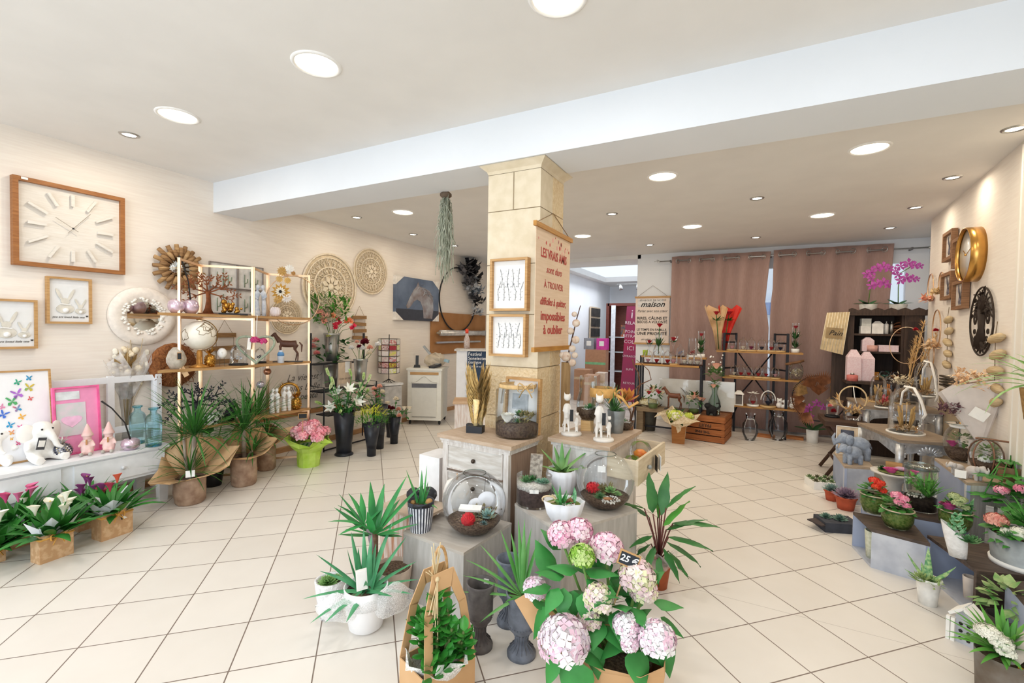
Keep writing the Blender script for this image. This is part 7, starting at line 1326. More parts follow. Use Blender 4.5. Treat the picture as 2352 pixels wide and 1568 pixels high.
# ladder shelf of bell jars
t = thing('ladder_shelf', 'black iron ladder shelf with three wood boards of bell jars before the curtains', 'shelf', (.03, 7.22, 0), 0); HS = 1.44; SBZ = (1.185, .815, .418)
for s in (-1, 1):
    MB().box((s*.39, 0, HS/2), (.032, .03, HS)).build('post', IRON, t); MB().box((s*.245, .24, HS/2), (.03, .03, HS)).build('post', IRON, t)
    m = MB(); ang = math.atan2(.24, -s*.145)
    for z in (HS-.015, SBZ[0]+.12, SBZ[1]+.12): MB().box((s*.3175, .12, z), (.28, .02, .022), rz=ang).build('rung', IRON, t)
for z, w, x in zip(SBZ, (1.06, .98, .92), (.04, .09, .13)): MB().box((x, .10, z-.012), (w, .24, .024)).build('board', OAK, t)
for a, b in (((-.22, SBZ[0]-.02), (0.0, SBZ[1]+.02)), ((.22, SBZ[0]-.02), (-.0, SBZ[1]+.02)), ((0, SBZ[1]-.02), (-.25, SBZ[2]+.02)), ((0, SBZ[1]-.02), (.25, SBZ[2]+.02)), ((-.3, .1), (-.2, SBZ[2]-.02)), ((.3, .1), (.2, SBZ[2]-.02))): MB().tube([(a[0], .22, a[1]), (b[0], .22, b[1])], .01, 5).build('brace', IRON, t)
rows = ((7.26, SBZ[0], ((1680, PNK, 'salmon pink'), (1705, CRM, 'cream white'), (1724, PUR, 'purple'), (1748, NAVY, 'dark blue'), (1770, RR_, 'red'), (1791, NAVY, 'navy')), 'on the top ladder shelf board', 9, 33), (7.26, SBZ[1], ((1686, CRM, 'cream white'), (1702, RR_, 'red'), (1720, RR_, 'low dark red'), (1742, RR_, 'tall red'), (1760, RR_, 'small red'), (1781, PNK, 'pink')), 'on the middle ladder shelf board', 8.5, 31))
for y, z, items, where, rp, hp in rows:
    for i, (px, mt, cn) in enumerate(items):
        P = onY(px, 850, y); P.z = z; k = mpp(P); r = rp*k; h = hp*k; t = thing('glass_cloche', f'{cn} rose bell, {("first", "second", "third", "fourth", "fifth", "sixth")[i]} from left {where}', 'glass dome', P, 0, 'bell jars '+where); MB().lathe([(0, 0), (r*1.3, 0), (r*1.3, .02), (0, .02)], 18).build('base', LWD, t)
        MB().lathe([(r, .02), (r, h*.58), (r*.8, h*.78), (r*.2, h*.88), (r*.28, h*.95), (0, h)], 16).build('glass_bell', glass('#fbfdff', .8), t); m = MB(); rose(m, (0, 0, .03), r*.75, 12); m.build('rose', mt, t)
for px, mt, cn, rp, hp in ((1730, RR_, 'red rose bell with paper petals on the lowest ladder shelf board', 11, 30), (1765, NAVY, 'navy bloom bell with rope handle on the lowest ladder shelf board', 14, 36)):
    P = onY(px, 900, 7.26); P.z = SBZ[2]; k = mpp(P); r = rp*k; h = hp*k; t = thing('glass_cloche', cn, 'glass dome', P, 0, 'bell jars on the lowest board'); MB().lathe([(0, 0), (r*1.15, 0), (r*1.15, .025), (0, .025)], 18).build('base', PAPER if mt == RR_ else LWD, t); MB().lathe([(r*.85, .025), (r*.85, h*.7), (r*.5, h*.88), (0, h*.92)], 16).build('glass_bell', glass('#fbfdff', .8), t); m = MB(); rose(m, (0, 0, .03), r*.65, 12); m.build('rose', mt, t)
    m = MB(); (straps(m, (0, 0, h*.9), 9, r*1.1, r*.5, (.1, .5), (.2, .5), 'oval') if mt == RR_ else m.tube([(r*1.05*cos(q*pi/10), -.01, h*.45+h*.6*sin(q*pi/10)) for q in range(11)], .008, 5)); m.build('paper_petals' if mt == RR_ else 'rope_handle', PAPER, t)
P = onY(1697, 920, 7.26); P.z = SBZ[2]; k = mpp(P); t = thing('lantern', 'white wooden lantern at the left of the lowest ladder shelf board', 'lantern', P, 0); w, h = 17*k, 26*k
for x in (-1, 1):
    for y in (-1, 1): MB().box((x*w*.45, y*w*.45, h/2), (w*.14, w*.14, h)).build('corner_post', PAPER, t)
MB().box((0, 0, .008), (w*1.1, w*1.1, .016)).build('base', PAPER, t); MB().box((0, 0, h+.02), (w*1.25, w*1.25, .05), top=.35).build('roof', PAPER, t); MB().box((0, 0, h*.45), (w*.8, w*.8, h*.8)).build('panes', M('#6f6660', .4), t)
for px, w, lb in ((1797, 22, 'cluster of white cotton bears on the lowest ladder shelf board, left one'), (1830, 26, 'cluster of white cotton bears on the lowest ladder shelf board, right end')):
    P = onY(px, 930, 7.26); P.z = SBZ[2]; k = mpp(P); w *= k; t = blob('plush_bear', lb, 'plush toy', P, 0, [('b', (x*w, 0, z*w), (s*w, s*w, s*w)) for x, z, s in ((-.3, .3, .3), (.3, .25, .26), (-.25, .75, .26), (.3, .65, .24), (-.45, 1.0, .09), (-.1, 1.0, .09), (.5, .85, .09), (.15, .87, .09), (0, .2, .2))], PLUSH, .008, 'white cotton bears', [('nose', INK, lambda b: b.ball((-.25*w, -.26*w, .72*w), w*.05, 6))])
def rolled(px, py, y, z, hx, label, mt, lean):
    P = onY(px, 800, y); P.z = z; k = mpp(P); t = thing('wrapped_rose', label, 'flower', P, 0, 'wrapped roses'); H = 95*k; m = MB(); vs = []
    for i, (r, q) in enumerate(((.03, 0), (.035, .2), (.05, .45), (.09, .75), (.13, 1))):
        for j in range(9): a = pi*.05+pi*1.1*j/8; vs.append((r*1.2*cos(a)+lean*q, r*.6*sin(a)*(1 if j % 2 else .8), H*q+(.03*(j % 3) if i == 4 else 0)))
    m.add(vs, [(i*9+j, i*9+j+1, (i+1)*9+j+1, (i+1)*9+j) for i in range(4) for j in range(8)], False); m.build('paper_cone', mt, t); f = MB(); rose(f, (lean*.85, -.02, H*.86), .05, 14); f.build('rose', RR_, t); g = MB(); g.tube([(0, -.02, .02), (lean*.85, -.02, H*.85)], .006, 5); straps(g, (lean*.7, -.03, H*.7), 6, .1, .04, (.3, 1), (.2, .5), 'ovate'); g.build('stem_leaves', DGRN, t); MB().lathe([(0, .003), (.045, .003), (.05, H*.42)], 16).build('glass_vase', glass('#fafdff', .9), t)
rolled(1651, 803, 7.24, SBZ[0], 0, 'single red rose in kraft paper in a vase at the left of the ladder shelf', KRAFT, -.05); rolled(1662, 803, 7.31, SBZ[0], 0, 'single rose wrapped in bright red paper at the left of the ladder shelf', M('#cf2a1c', .6), .07)
P = onY(1826, 805, 7.26); P.z = SBZ[0]; k = mpp(P); stemglass(1826, 805, SBZ[0], 15, 68, 'tall sealed tube with a red rose at the right end of the ladder shelf', 'tube', 7.26)
P = onY(1828, 870, 7.26); P.z = SBZ[1]; k = mpp(P); t = thing('potpourri_bag', 'clear bag of cream petals with a branch at the right end of the middle board', 'bag', P, 0); m = MB(); spray(m, (0, 0, 14*k), 13*k, 90, .035, 1.1, 'oval'); m.build('petals', M('#dccfae', .8, 0, .15), t); MB().ball((0, 0, 20*k), (15*k, 10*k, 24*k), 10).build('clear_bag', glass('#f4f6f8', 1.2), t); MB().tube([(-22*k, -.06, 36*k), (0, -.05, 41*k), (14*k, -.05, 46*k)], .018, 6).build('branch', STEMB, t)
# wooden fruit crate, canvas, statuettes
a, b, c = Vector((-.76, 6.54)), Vector((-.31, 6.49)), Vector((-.22, 7.03)); a = b-(b-a)*1.25; zt = D(1660, 958, (b.x, b.y, 0)).z; t = thing('fruit_crate', 'upturned slatted wooden fruit crate under the pale canvas', 'crate', (*( (a+c)/2 ), 0), math.atan2((b-a).y, (b-a).x)); w, d_ = (b-a).length, (c-b).length; CRW = wood('#a9683a', '#8f5228', .7); m = MB()
for i in range(4): z = zt*(.13+.25*i); MB().box((0, -d_/2, z), (w, .014, zt*.21)).build('slat', CRW, t); MB().box((w/2, 0, z), (.014, d_, zt*.21)).build('slat', CRW, t); MB().box((-w/2, 0, z), (.014, d_, zt*.21)).build('slat', CRW, t); MB().box((0, d_/2, z), (w, .014, zt*.21)).build('slat', CRW, t)
for i in range(4): MB().box((0, -d_*.36+d_*.24*i, zt-.007), (w, d_*.22, .014)).build('bottom_board', wood('#8f5b36', '#7a4a29', .7), t)
for x in (-1, 1):
    for y in (-1, 1): MB().box((x*(w/2-.02), y*(d_/2-.02), zt/2-.008), (.035, .035, zt-.02)).build('corner_post', CRW, t)
text('FRUIT', .06, INK, t, T((.05, -d_/2-.009, zt*.63), ry=pi), bold=.001); text('THE FINE', .045, INK, t, T((.02, -d_/2-.009, zt*.38), ry=pi), bold=.001)
CZ = zt; PB = Vector((-.55, 6.8, 0))
P = Vector((-1.12, 6.62, 0)); k = mpp(P); zL = D(1520, 938, P).z; t = thing('timber_plinth', 'weathered timber block carrying the brown horse and a rose vase', 'plinth', P+Vector((0, .12, 0)), -.05); MB().box((.0, 0, zL-.03), (.72, .24, .06)).build('beam_top', wood('#9a8468', '#7f6b52', .8), t)
for x in (-.28, .28): MB().box((x, 0, (zL-.06)/2), (.09, .2, zL-.06)).build('beam_leg', wood('#8a765c', '#6e5d48', .8), t)
P = Vector((-.98, 6.66, zL)); horse(Vector((onY(1548, 930, 6.66).x, 6.66, zL)), 52*mpp(P), 'brown horse statuette in front of the pale canvas, back of the shop', -.1, wood('#7d4a30', '#5f3522', .4), .8)
a, b, c = onY(1514, 868, 6.86), onY(1688, 876, 6.86), onY(1688, 947, 6.86); t = thing('canvas_print', 'wide pale feather canvas in clear wrap leaning behind the horse', 'picture', ((a.x+b.x)/2, 6.88, max(CZ, c.z)), 0); hh = a.z-max(CZ, c.z); t.rotation_euler = (-.05, 0, .02)
MB().box((0, 0, hh/2), (b.x-a.x, .03, hh)).build('canvas', M('#d5cfc4', .4, hx2='#e8e4dc', scale=5), t); m = MB()
for i in range(26): q = i/26; m.leaf((-.22+.25*q, -.018, hh*(.75-.4*q)), -.2 if i % 2 else pi-.5, rnd(-.9, -.1), .14, .02, .3, 3)
m.build('feather_shape', M('#a8a298', .6), t); MB().box((0, -.02, hh/2), (b.x-a.x, .002, hh)).build('clear_wrap', glass('#ffffff', 1.2), t)
def posy(px, y, z, wpx, hpx, label, cols, name='flower_vase', n=9):
    P = onY(px, 930, y); P.z = z; k = mpp(P); r = wpx*k/2; h = hpx*k; t = thing(name, label, 'vase', P, 0, 'small rose posies'); MB().lathe([(0, .003), (r*.8, .003), (r, h*.25), (r*.95, h*.5)], 18).build('glass_vase', glass('#f6faf8', 1), t); MB().lathe([(0, .006), (r*.78, .006), (r*.9, h*.22), (0, h*.22)], 16).build('stems_in_water', M('#6d7f4a', .5), t)
    g = MB(); bush(g, (0, 0, h*.65), r*1.6, 40, .07, .03); g.build('greenery', DGRN, t)
    for i in range(n): a = 2.4*i; q = math.sqrt(i/n); f = MB(); rose(f, (r*1.7*q*cos(a), r*1.1*q*sin(a), h*(.95-.3*q)), r*.62, 9); f.build('bloom', COLS[cols[i % len(cols)]] if cols[i % len(cols)] in COLS else RR_, t)
posy(1500, 6.6, zL, 24, 48, 'vase of red and cream roses left of the brown horse', ('cream', 'red', 'cream', 'pink', 'cream', 'red')); posy(1594, 6.6, CZ, 24, 44, 'vase of peach and cream roses on the fruit crate', ('peach', 'cream', 'peach'))
P = Vector((onY(1640, 950, 6.62).x, 6.62, CZ)); k = mpp(P); t = thing('flower_arrangement', 'tall narrow bouquet with a peach rose in a glass bottle on the fruit crate', 'bouquet', P, 0); MB().lathe([(0, .003), (13*k, .003), (13*k, 30*k), (6*k, 48*k), (6*k, 56*k), (9*k, 66*k)], 18).build('glass_bottle', glass('#dbe8e6', 1), t); g = MB(); g.tube([(0, 0, .01), (0, 0, 78*k)], .006, 5); bush(g, (0, 0, 92*k), 15*k, 70, .09, .035, el=(.2, 1.3)); bush(g, (0, 0, 70*k), 9*k, 26, .07, .03); g.build('greenery', M('#6f8d4f', .6, hx2='#3f6e3a', scale=14), t)
f = MB(); rose(f, (.02, -.10, 108*k), 12*k); rose(f, (-.01, -.08, 64*k), 8*k); f.build('roses', COLS['peach'], t); m = MB()
for i in range(22): m.ball((rnd(-.09, .09), rnd(-.08, .0), k*rnd(100, 140)), rnd(.006, .014), 5)
m.build('white_blossom', WHT, t)
P = Vector((onY(1633, 955, 6.5).x, 6.56, CZ)); k = mpp(P); blob('cat_planter', 'black animal figurine with a curled tail on the fruit crate', 'figurine', P, 0, [('b', (0, 0, 14*k), (12*k, 8*k, 10*k)), ('b', (-8*k, -2*k, 22*k), (8*k, 7*k, 7*k)), ('t', [(-7*k, -2*k, 0), (-7*k, -2*k, 12*k)], [4*k, 4*k]), ('t', [(7*k, -2*k, 0), (7*k, -2*k, 12*k)], [4*k, 4*k]), ('t', [(-8*k, 4*k, 0), (-8*k, 4*k, 12*k)], [4*k, 4*k]), ('t', [(8*k, 4*k, 0), (8*k, 4*k, 12*k)], [4*k, 4*k]), ('t', [(12*k, 0, 16*k), (18*k, 0, 22*k), (16*k, 0, 30*k), (9*k, 0, 28*k)], [3*k, 2.5*k, 2*k, 2*k])], M('#0f0f12', .7), .008)
P, r, h = B(1558, 1020, 0, 38, 42); t = thing('boxed_bouquet', 'kraft box of cream and lime flowers with flared paper in front of the fruit crate', 'bouquet', P, .1); s = r*1.5; MB().box((0, 0, h/2), (s, s, h), top=1.15).build('kraft_box', wood('#a9713f', '#95602f', .8), t); m = MB(); wrap(m, s*.5, s*.6, s*1.7, h*.9, h*1.5, 10, .22, 3); m.build('printed_paper', M('#e3d3b8', .8, hx2='#cdb894', scale=40, contrast=(.45, .6)), t); g = MB(); bush(g, (0, 0, h*1.25), s*.8, 40, .09, .04); g.build('greenery', DGRN, t); f = MB(); florets(f, (-.05, -.05, h*1.5), .11, 60, .04, .6, 2); florets(f, (.1, 0, h*1.45), .08, 40, .035, .6, 2); f.build('flowers', [M('#f0ecd2', .7), M('#c3cf55', .7)], t)
P, r, h = B(1490, 990, 0, 32, 50); t = thing('bucket_bouquet', 'dark pot of creamy hydrangea bouquets left of the kraft box', 'bouquet', P, 0); MB().lathe(cup(r*.9, r*1.2, h), 18).build('pot', M('#4d4a42', .7), t); m = MB(); wrap(m, r*.9, r*1.1, r*2.3, h*.85, h*1.25, 11, .15, 8); m.build('wrap_paper', M('#6b5a44', .8), t); f = MB(); florets(f, (0, -.02, h*1.2), r*1.5, 110, .04, .5, 2); f.build('cream_flowers', [M('#eee6c6', .7), M('#dccf9f', .7)], t)
for px, w, hp, lb in ((1722, 38, 62, 'clear glass jar on the floor beside the fruit crate'), (1786, 46, 70, 'larger clear glass jar on the floor under the ladder shelf')):
    P, r, h = B(px, 1014, 0, w, hp); t = thing('glass_jar', lb, 'jar', P, 0, 'clear glass floor jars'); MB().lathe([(0, .003), (r*.6, .003), (r, h*.3), (r*.95, h*.6), (r*.5, h*.8), (r*.65, h)], 24).build('glass_body', glass('#f8fbff', 1.3), t); MB().lathe([(r*.5, h*.78), (r*.55, h*.82), (r*.5, h*.86)], 20).build('glass_collar', glass('#f0f5fa', 1.3), t)
for px, py, lb in ((1757, 1003, 'thin wooden plank lying on the floor between the glass jars'), (1822, 1007, 'wooden plank lying on the floor right of the larger jar')): P = G(px, py, 0); t = tag(MB().box((0, 0, .016), (.24, .12, .032)).build('wooden_plank', wood('#c07f4e', '#a8693a', .7)), lb, 'plank', 'planks on the floor', P, -.1)
# floor orchid, metallic wreath, folding table
ORC = M('#c458b4', .5, hx2='#a63b96', scale=30); ORL = M('#1f4a2a', .35, hx2='#2d6337', scale=6)
def orchid(P, r, h, label, stems, potm, ln=.2):
    t = thing('orchid', label, 'potted flower', P, 0, 'purple orchids'); MB().lathe(cup(r*.88, r, h, .006, .8), 22).build('pot', potm, t); MB().lathe([(0, h*.9), (r*.9, h*.9)], 14).build('soil', SOIL, t); m = MB()
    for az, el in ((2.9, .4), (.2, .45), (2.2, .8), (.8, .7), (4.2, .5)): m.leaf((0, 0, h*.9), az, el, ln, ln*.36, .7, 5, 'oval', .3)
    m.build('leaves', ORL, t)
    for pts, fl in stems:
        MB().tube([(0, 0, h*.9)]+[LX(t, P, *p) for p in pts], .005, 5).build('flower_stem', STEM, t)
        for px, py, s in fl:
            c = LX(t, P, px, py, -.03); k = mpp(P)*s; f = MB()
            for i in range(5): a = pi/2+i*1.2566; f.add([(c.x, c.y, c.z), (c.x+k*.7*cos(a-.45), c.y-.015, c.z+k*.7*sin(a-.45)), (c.x+k*1.1*cos(a), c.y+.01, c.z+k*1.1*sin(a)), (c.x+k*.7*cos(a+.45), c.y-.015, c.z+k*.7*sin(a+.45))], [(0, 1, 2, 3)])
            f.ball((c.x, c.y-.015, c.z), k*.2, 5); f.build('blossom', ORC, t)
P, r, h = B(1865, 1018, 0, 30, 30); orchid(P, r, h, 'purple orchid in a white pot on the floor by the folding table', (([(1863, 965), (1858, 935)], ((1858, 935, 9), (1874, 924, 9), (1850, 945, 8), (1888, 932, 8), (1862, 955, 7), (1864, 966, 6))),), WHT, .22)
P = Vector((.78, 7.0, 0)); c = D(1880, 915, P); t = thing('leaf_wreath', 'round copper and gold metallic leaf wreath leaning behind the folding table', 'wreath', c, 0); k = mpp(P); rr = 52*k; MB().tube([(rr*cos(i*.2), 0, rr*sin(i*.2)) for i in range(32)], .008, 5, closed=True).build('hoop', IRON, t)
for i, (px, py, s) in enumerate(((1850, 900, 34), (1865, 885, 36), (1888, 880, 38), (1908, 895, 34), (1845, 930, 34), (1855, 955, 32), (1900, 915, 30), (1842, 915, 30), (1880, 905, 34))):
    q = D(px, py, P)-c; m = MB(); a0 = math.atan2(q.z, q.x)
    for j in range(13):
        a = a0+(j-6)*.13; L_ = s*k*(1.05-.03*abs(j-6)); d = Vector((cos(a), -.15, sin(a))); n = Vector((-sin(a), 0, cos(a))); b = Vector((q.x*.8, -.02-.005*j, q.z*.8)); m.add([b, b+d*L_*.6+n*L_*.05, b+d*L_, b+d*L_*.6-n*L_*.05], [(0, 1, 2, 3)])
    m.build('metallic_leaf', M('#8d5a3c', .35, .7, .3, 20) if i % 3 else M('#b58f5e', .35, .7, .3, 20), t)
DKW = wood('#4e3526', '#3d2a1f', .55); FZ = .57; a, b, c = G(1893, 966, FZ), G(1993, 971, FZ), G(1868, 946, FZ); t = thing('folding_table', 'small dark wooden folding table with crossed legs', 'table', ((a.x+b.x)/2, a.y+.24, 0), .02); w = b.x-a.x
MB().box((0, 0, FZ-.025), (w, .5, .05)).build('tabletop', DKW, t)
for y in (-.2, .2):
    for s in (-1, 1): MB().tube([(s*w*.42, y, 0.01), (-s*w*.42, y, FZ-.05)], .02, 4).build('leg', DKW, t)
MB().tube([(-w*.2, -.2, .16), (-w*.2, .2, .16)], .014, 6).build('stretcher', DKW, t)
P, r, h = B(1911, 959, FZ, 30, 46); t = thing('glass_cloche', 'glass bell of coral and red flowers on the folding table', 'glass dome', P, 0); MB().lathe([(0, 0), (r*1.2, 0), (r*1.2, .02), (0, .02)], 20).build('base', BLK, t); MB().lathe([(r, .02), (r, h*.65), (r*.75, h*.88), (0, h)], 20).build('glass_bell', glass('#fbfdff'), t); f = MB(); carnation(f, (.01, -.02, .06), r*.6); f.build('red_flower', RR_, t); f = MB(); carnation(f, (-.02, 0, .11), r*.55); f.build('coral_flower', M('#ec8a80', .7), t)
DRY = M('#d9bd8a', .9, hx2='#b98a52', scale=30)
P, r, h = B(1957, 966, FZ, 42, 30); t = thing('hoop_arrangement', 'dried flower ring standing in an oval glass on the folding table', 'arrangement', P, 0); k = mpp(P); MB().lathe([(0, .003), (r, .003), (r*1.05, h*.9)], 24).build('glass_dish', glass('#f8faff', 1), t); m = MB(); spray(m, (0, 0, h*.6), r*.95, 130, .03, .5); m.build('dried_filling', DRY, t); c = LX(t, P, 1957, 915); MB().tube([(26*k*cos(q*.2), 0, c.z+28*k*sin(q*.2)) for q in range(32)], .007, 6, closed=True).build('ring', M('#d8bf95', .8), t)
m = MB()
for i in range(34): a = pi+.1+i*.085; m.leaf((26*k*cos(a), 0, c.z+28*k*sin(a)), rnd(0, 6), rnd(0, 1.4), .08, .02, .4, 3)
m.build('dried_grasses', DRY, t); MB().tube([(0, -.01, c.z+28*k), (.01, -.02, c.z+5*k), (.03, -.02, c.z-10*k)], .005, 4).build('ribbon', PAPER, t)
# ================================================================ RIGHT SIDE: CABINET, WALL, TABLES, STEPPED CRATES
CY = 6.8; DK = wood('#4a372c', '#35271f', .6, (20, 20, 2)); DKI = wood('#3a2b24', '#2b201b', .7, (20, 20, 2))
t = thing('display_cabinet', 'dark brown wooden hutch cabinet with scalloped cornice before the right curtain', 'cabinet', (1.38, CY+.18, 0), 0); w = .66
for x in (-.32, .16, .33): MB().box((x, 0, .85), (.035, .34, 1.7)).build('side_panel', DK, t)
MB().box((0, .165, .85), (.66, .02, 1.7)).build('back_panel', DKI, t); MB().box((0, -.02, 1.69), (.74, .42, .04)).build('top', DK, t)
cn = [(-.37, 1.70)]+[(-.37+.74*i/24, 1.745+.014*sin(i*1.57)) for i in range(25)]+[(.37, 1.70)]; MB().slab(cn, .025, T((0, -.22, 0))).build('scalloped_cornice', DK, t)
for z in (1.455, 1.245, .905): MB().box((-.08, 0, z-.012), (.46, .32, .024)).build('shelf', DK, t)
MB().box((-.04, -.16, .89), (.74, .66, .03)).build('counter', DK, t); MB().box((.06, .0, .44), (.54, .3, .87)).build('lower_carcass', DKI, t)
d = MB().box((-.42, -.16, 1.15), (.19, .03, 1.02)).build('left_door', DK, t); MB().box((-.42, -.178, 1.15), (.12, .006, .92)).build('door_inset', DKI, d); d = MB().box((.245, -.175, 1.2), (.16, .03, .95)).build('right_door', DK, t); MB().box((.245, -.193, 1.2), (.1, .006, .8)).build('door_inset', DKI, d); MB().ball((.3, -.2, 1.05), .014, 6).build('knob', BLK, d)
P = onY(1920, 765, CY-.06); k = mpp(P); t = thing('bread_bag', 'cream striped cloth bag reading Pain hung on the cabinet door', 'bag', P, .05); w, h = 48*k, 94*k
m = MB(); m.v = []; vs = [(-w*.38, -.012, h*.5), (w*.5, -.012, h*.52), (w*.28, -.02, -h*.52), (-w*.62, -.02, -h*.40)]; m.add(vs+[(a, b+.03, c) for a, b, c in vs], [(0, 3, 2, 1), (4, 5, 6, 7), (0, 1, 5, 4), (1, 2, 6, 5), (2, 3, 7, 6), (3, 0, 4, 7)], False); m.build('cloth', M('#cdb790', .9), t)
for i in range(9): q = i/8; a, b = Vector(vs[0]).lerp(Vector(vs[1]), q), Vector(vs[3]).lerp(Vector(vs[2]), q); MB().tube([a+Vector((0, -.002, 0)), b+Vector((0, -.002, 0))], .004, 4, flat=1).build('stripe', M('#e6dac0', .9), t)
MB().box((-.02, -.022, 0), (w*.68, .004, h*.26), ry=.08).build('patch', M('#9d8663', .9), t); text('Pain', h*.17, INK, t, T((-.01, -.026, 0), ry=.08), shear=.4)
WBX = M('#e5e2dd', .6); PBX = M('#e3c5cb', .7, hx2='#ecd8dc', scale=60)
def gift(px, wpx, hpx, z, label, mt, y=6.86, roof=0, name='cardboard_box', dz=0):
    P = onY(px, 800, y); P.z = z; k = mpp(P); t = thing(name, label, 'box', P, rnd(-.12, .12), 'gift boxes in the cabinet'); w, h = wpx*k, hpx*k; MB().box((0, 0, h*(.38 if roof else .5)), (w, w*.8, h*(.76 if roof else 1))).build('body', mt, t); MB().box((0, 0, h*.88 if roof else h*.94), (w*1.02, w*.82, h*.24 if roof else h*.12), top=.35 if roof else 1).build('lid', mt, t); return P, k
P, k = gift(1985, 19, 17, 1.455, 'lower white box of the stack on the top cabinet shelf', WBX); gift(1986, 18, 17, 1.455+17*k+.001, 'upper grey white box of the stack on the top cabinet shelf', M('#c8c9c3', .6)); gift(2013, 21, 29, 1.455, 'white house shaped gift box on the top cabinet shelf', WBX, roof=1)
gift(1992, 22, 32, 1.245, 'pink house shaped box on the middle cabinet shelf', PBX, roof=1); gift(2028, 19, 15, 1.245, 'small pink box on the middle cabinet shelf, left of the pair', PBX); gift(2048, 22, 15, 1.245, 'small pink box on the middle cabinet shelf, right of the pair', PBX)
gift(1961, 26, 70, .905, 'tall pink patterned carton with a peaked top, left of two', PBX, 6.66, 1); gift(1991, 27, 66, .905, 'tall pink patterned carton, right of two in the cabinet', PBX, 6.70, 1); gift(2013, 12, 18, .905-.0, 'small orange box behind the tall pink cartons', M('#c8842a', .6), 6.88)
for px, z, lb, mt, r, h in ((2034, 1.455, 'slim silver capped bottle, left of two on the top shelf', WBX, 4.2, 30), (2046, 1.455, 'slim silver capped bottle, right of two on the top shelf', STEEL, 3.6, 30), (1960, .905, 'coral perfume bottle before the tall pink cartons', M('#c9716a', .25), 11, 18)):
    P = onY(px, 800, 6.86 if z > 1 else 6.53); P.z = z; k = mpp(P); t = thing('bottle', lb, 'bottle', P, 0); MB().lathe([(0, 0), (r*k, 0), (r*k, h*k*.72), (r*k*.5, h*k*.8)], 16).build('body', mt, t); MB().lathe([(r*k*.35, h*k*.78), (r*k*.35, h*k), (0, h*k)], 12).build('cap', STEEL, t)
P = onY(2003, 800, 6.82); P.z = 1.245; k = mpp(P); t = tag(MB().lathe([(0, 0), (10*k, 0), (10*k, 14*k), (9*k, 14*k), (9*k, 11*k), (0, 11*k)], 18).build('candle', M('#dba79c', .4)), 'rose pink candle in the middle of the pink boxes', 'candle', None, P)
P = onY(2063, 800, 6.9); P.z = 1.455; k = mpp(P); t = thing('wicker_ball', 'brown twisted wicker ball at the right of the top cabinet shelf', 'ornament', P, 0); m = MB()
for i in range(16): a, b = rnd(0, 3.1), rnd(0, 3.1); rm = Matrix.Rotation(a, 3, 'X') @ Matrix.Rotation(b, 3, 'Z'); m.tube([rm @ Vector((13*k*cos(j*.52), 13*k*sin(j*.52), 0))+Vector((0, 0, 14*k)) for j in range(12)], .005, 4, closed=True)
m.build('wicker', M('#6b3f24', .8), t)
for px, lb, hx in ((2032, 'glass globe with green filling on the lower cabinet shelf', '#3f7a63'), (2055, 'glass globe with orange filling on the lower cabinet shelf', '#b5652f')):
    P = onY(px, 860, 6.84); P.z = .905; k = mpp(P); t = thing('glass_cloche', lb, 'glass dome', P, 0); MB().ball((0, 0, 12*k), 12*k, 14).build('glass_bell', glass('#fbfdff'), t); m = MB(); spray(m, (0, 0, 8*k), 9*k, 50, .025, .7); m.build('filling', M(hx, .8), t); MB().lathe([(0, 0), (8*k, 0), (8*k, 3*k), (0, 3*k)], 14).build('base', BW, t)
for px, py, lb, fl, stm in ((1994, 699, 'purple orchid in a white bowl on the cabinet, left of two', ((1990, 630, 10), (2000, 625, 11), (2012, 617, 11), (2024, 614, 11), (2034, 619, 10), (1998, 640, 9), (2000, 657, 10), (2012, 653, 11), (2024, 650, 11), (2032, 657, 8)), ([(1998, 665), (1997, 630), (2020, 613)],)), (2063, 697, 'purple orchid in a white bowl on the cabinet, right of two', ((2055, 622, 10), (2066, 612, 10), (2082, 607, 12), (2094, 612, 10), (2104, 614, 8), (2060, 632, 9), (2066, 645, 10), (2078, 640, 12), (2090, 642, 10), (2098, 643, 7)), ([(2063, 660), (2066, 628), (2095, 610)],))):
    P = onY(px, py, 6.96); P.z = 1.71; orchid(P, 17*mpp(P), 19*mpp(P), lb, tuple((s, fl if i == 0 else ()) for i, s in enumerate(stm)), M('#d9d6cf', .6), .16)
# things on the right wall: the wall frame looks towards -x
RW = math.atan2(wd.y, wd.x)-pi
def wr_(px, py): return onW(px, py)
P = onW(2247, 584); t = thing('wall_clock', 'round brass rimmed wall clock with a pale face on the right wall', 'clock', P+Vector((-wn_.x, -wn_.y, 0))*.05, RW); BR = M('#d3a259', .28, 1, .05); Q = T(rx=pi/2); r = .222
m = MB(); m.at(Q); m.lathe([(r, -.05), (r, .045), (r-.012, .045), (r-.012, .02)], 44); m.build('brass_rim', BR, t); m = MB(); m.at(Q); m.lathe([(r-.012, .018), (0, .02)], 44); m.build('face', M('#dcdcda', .3, 0, .02), t)
for a, L_ in ((.3, .15), (2.6, .1)): MB().box((L_*.4*cos(a), -.024, L_*.4*sin(a)), (L_, .003, .005), ry=-a).build('hand', BR, t)
MB().ball((0, -.026, 0), .009, 8).build('hand_pin', BR, t)
OLDW = wood('#9a7150', '#7d5a3e', .7)
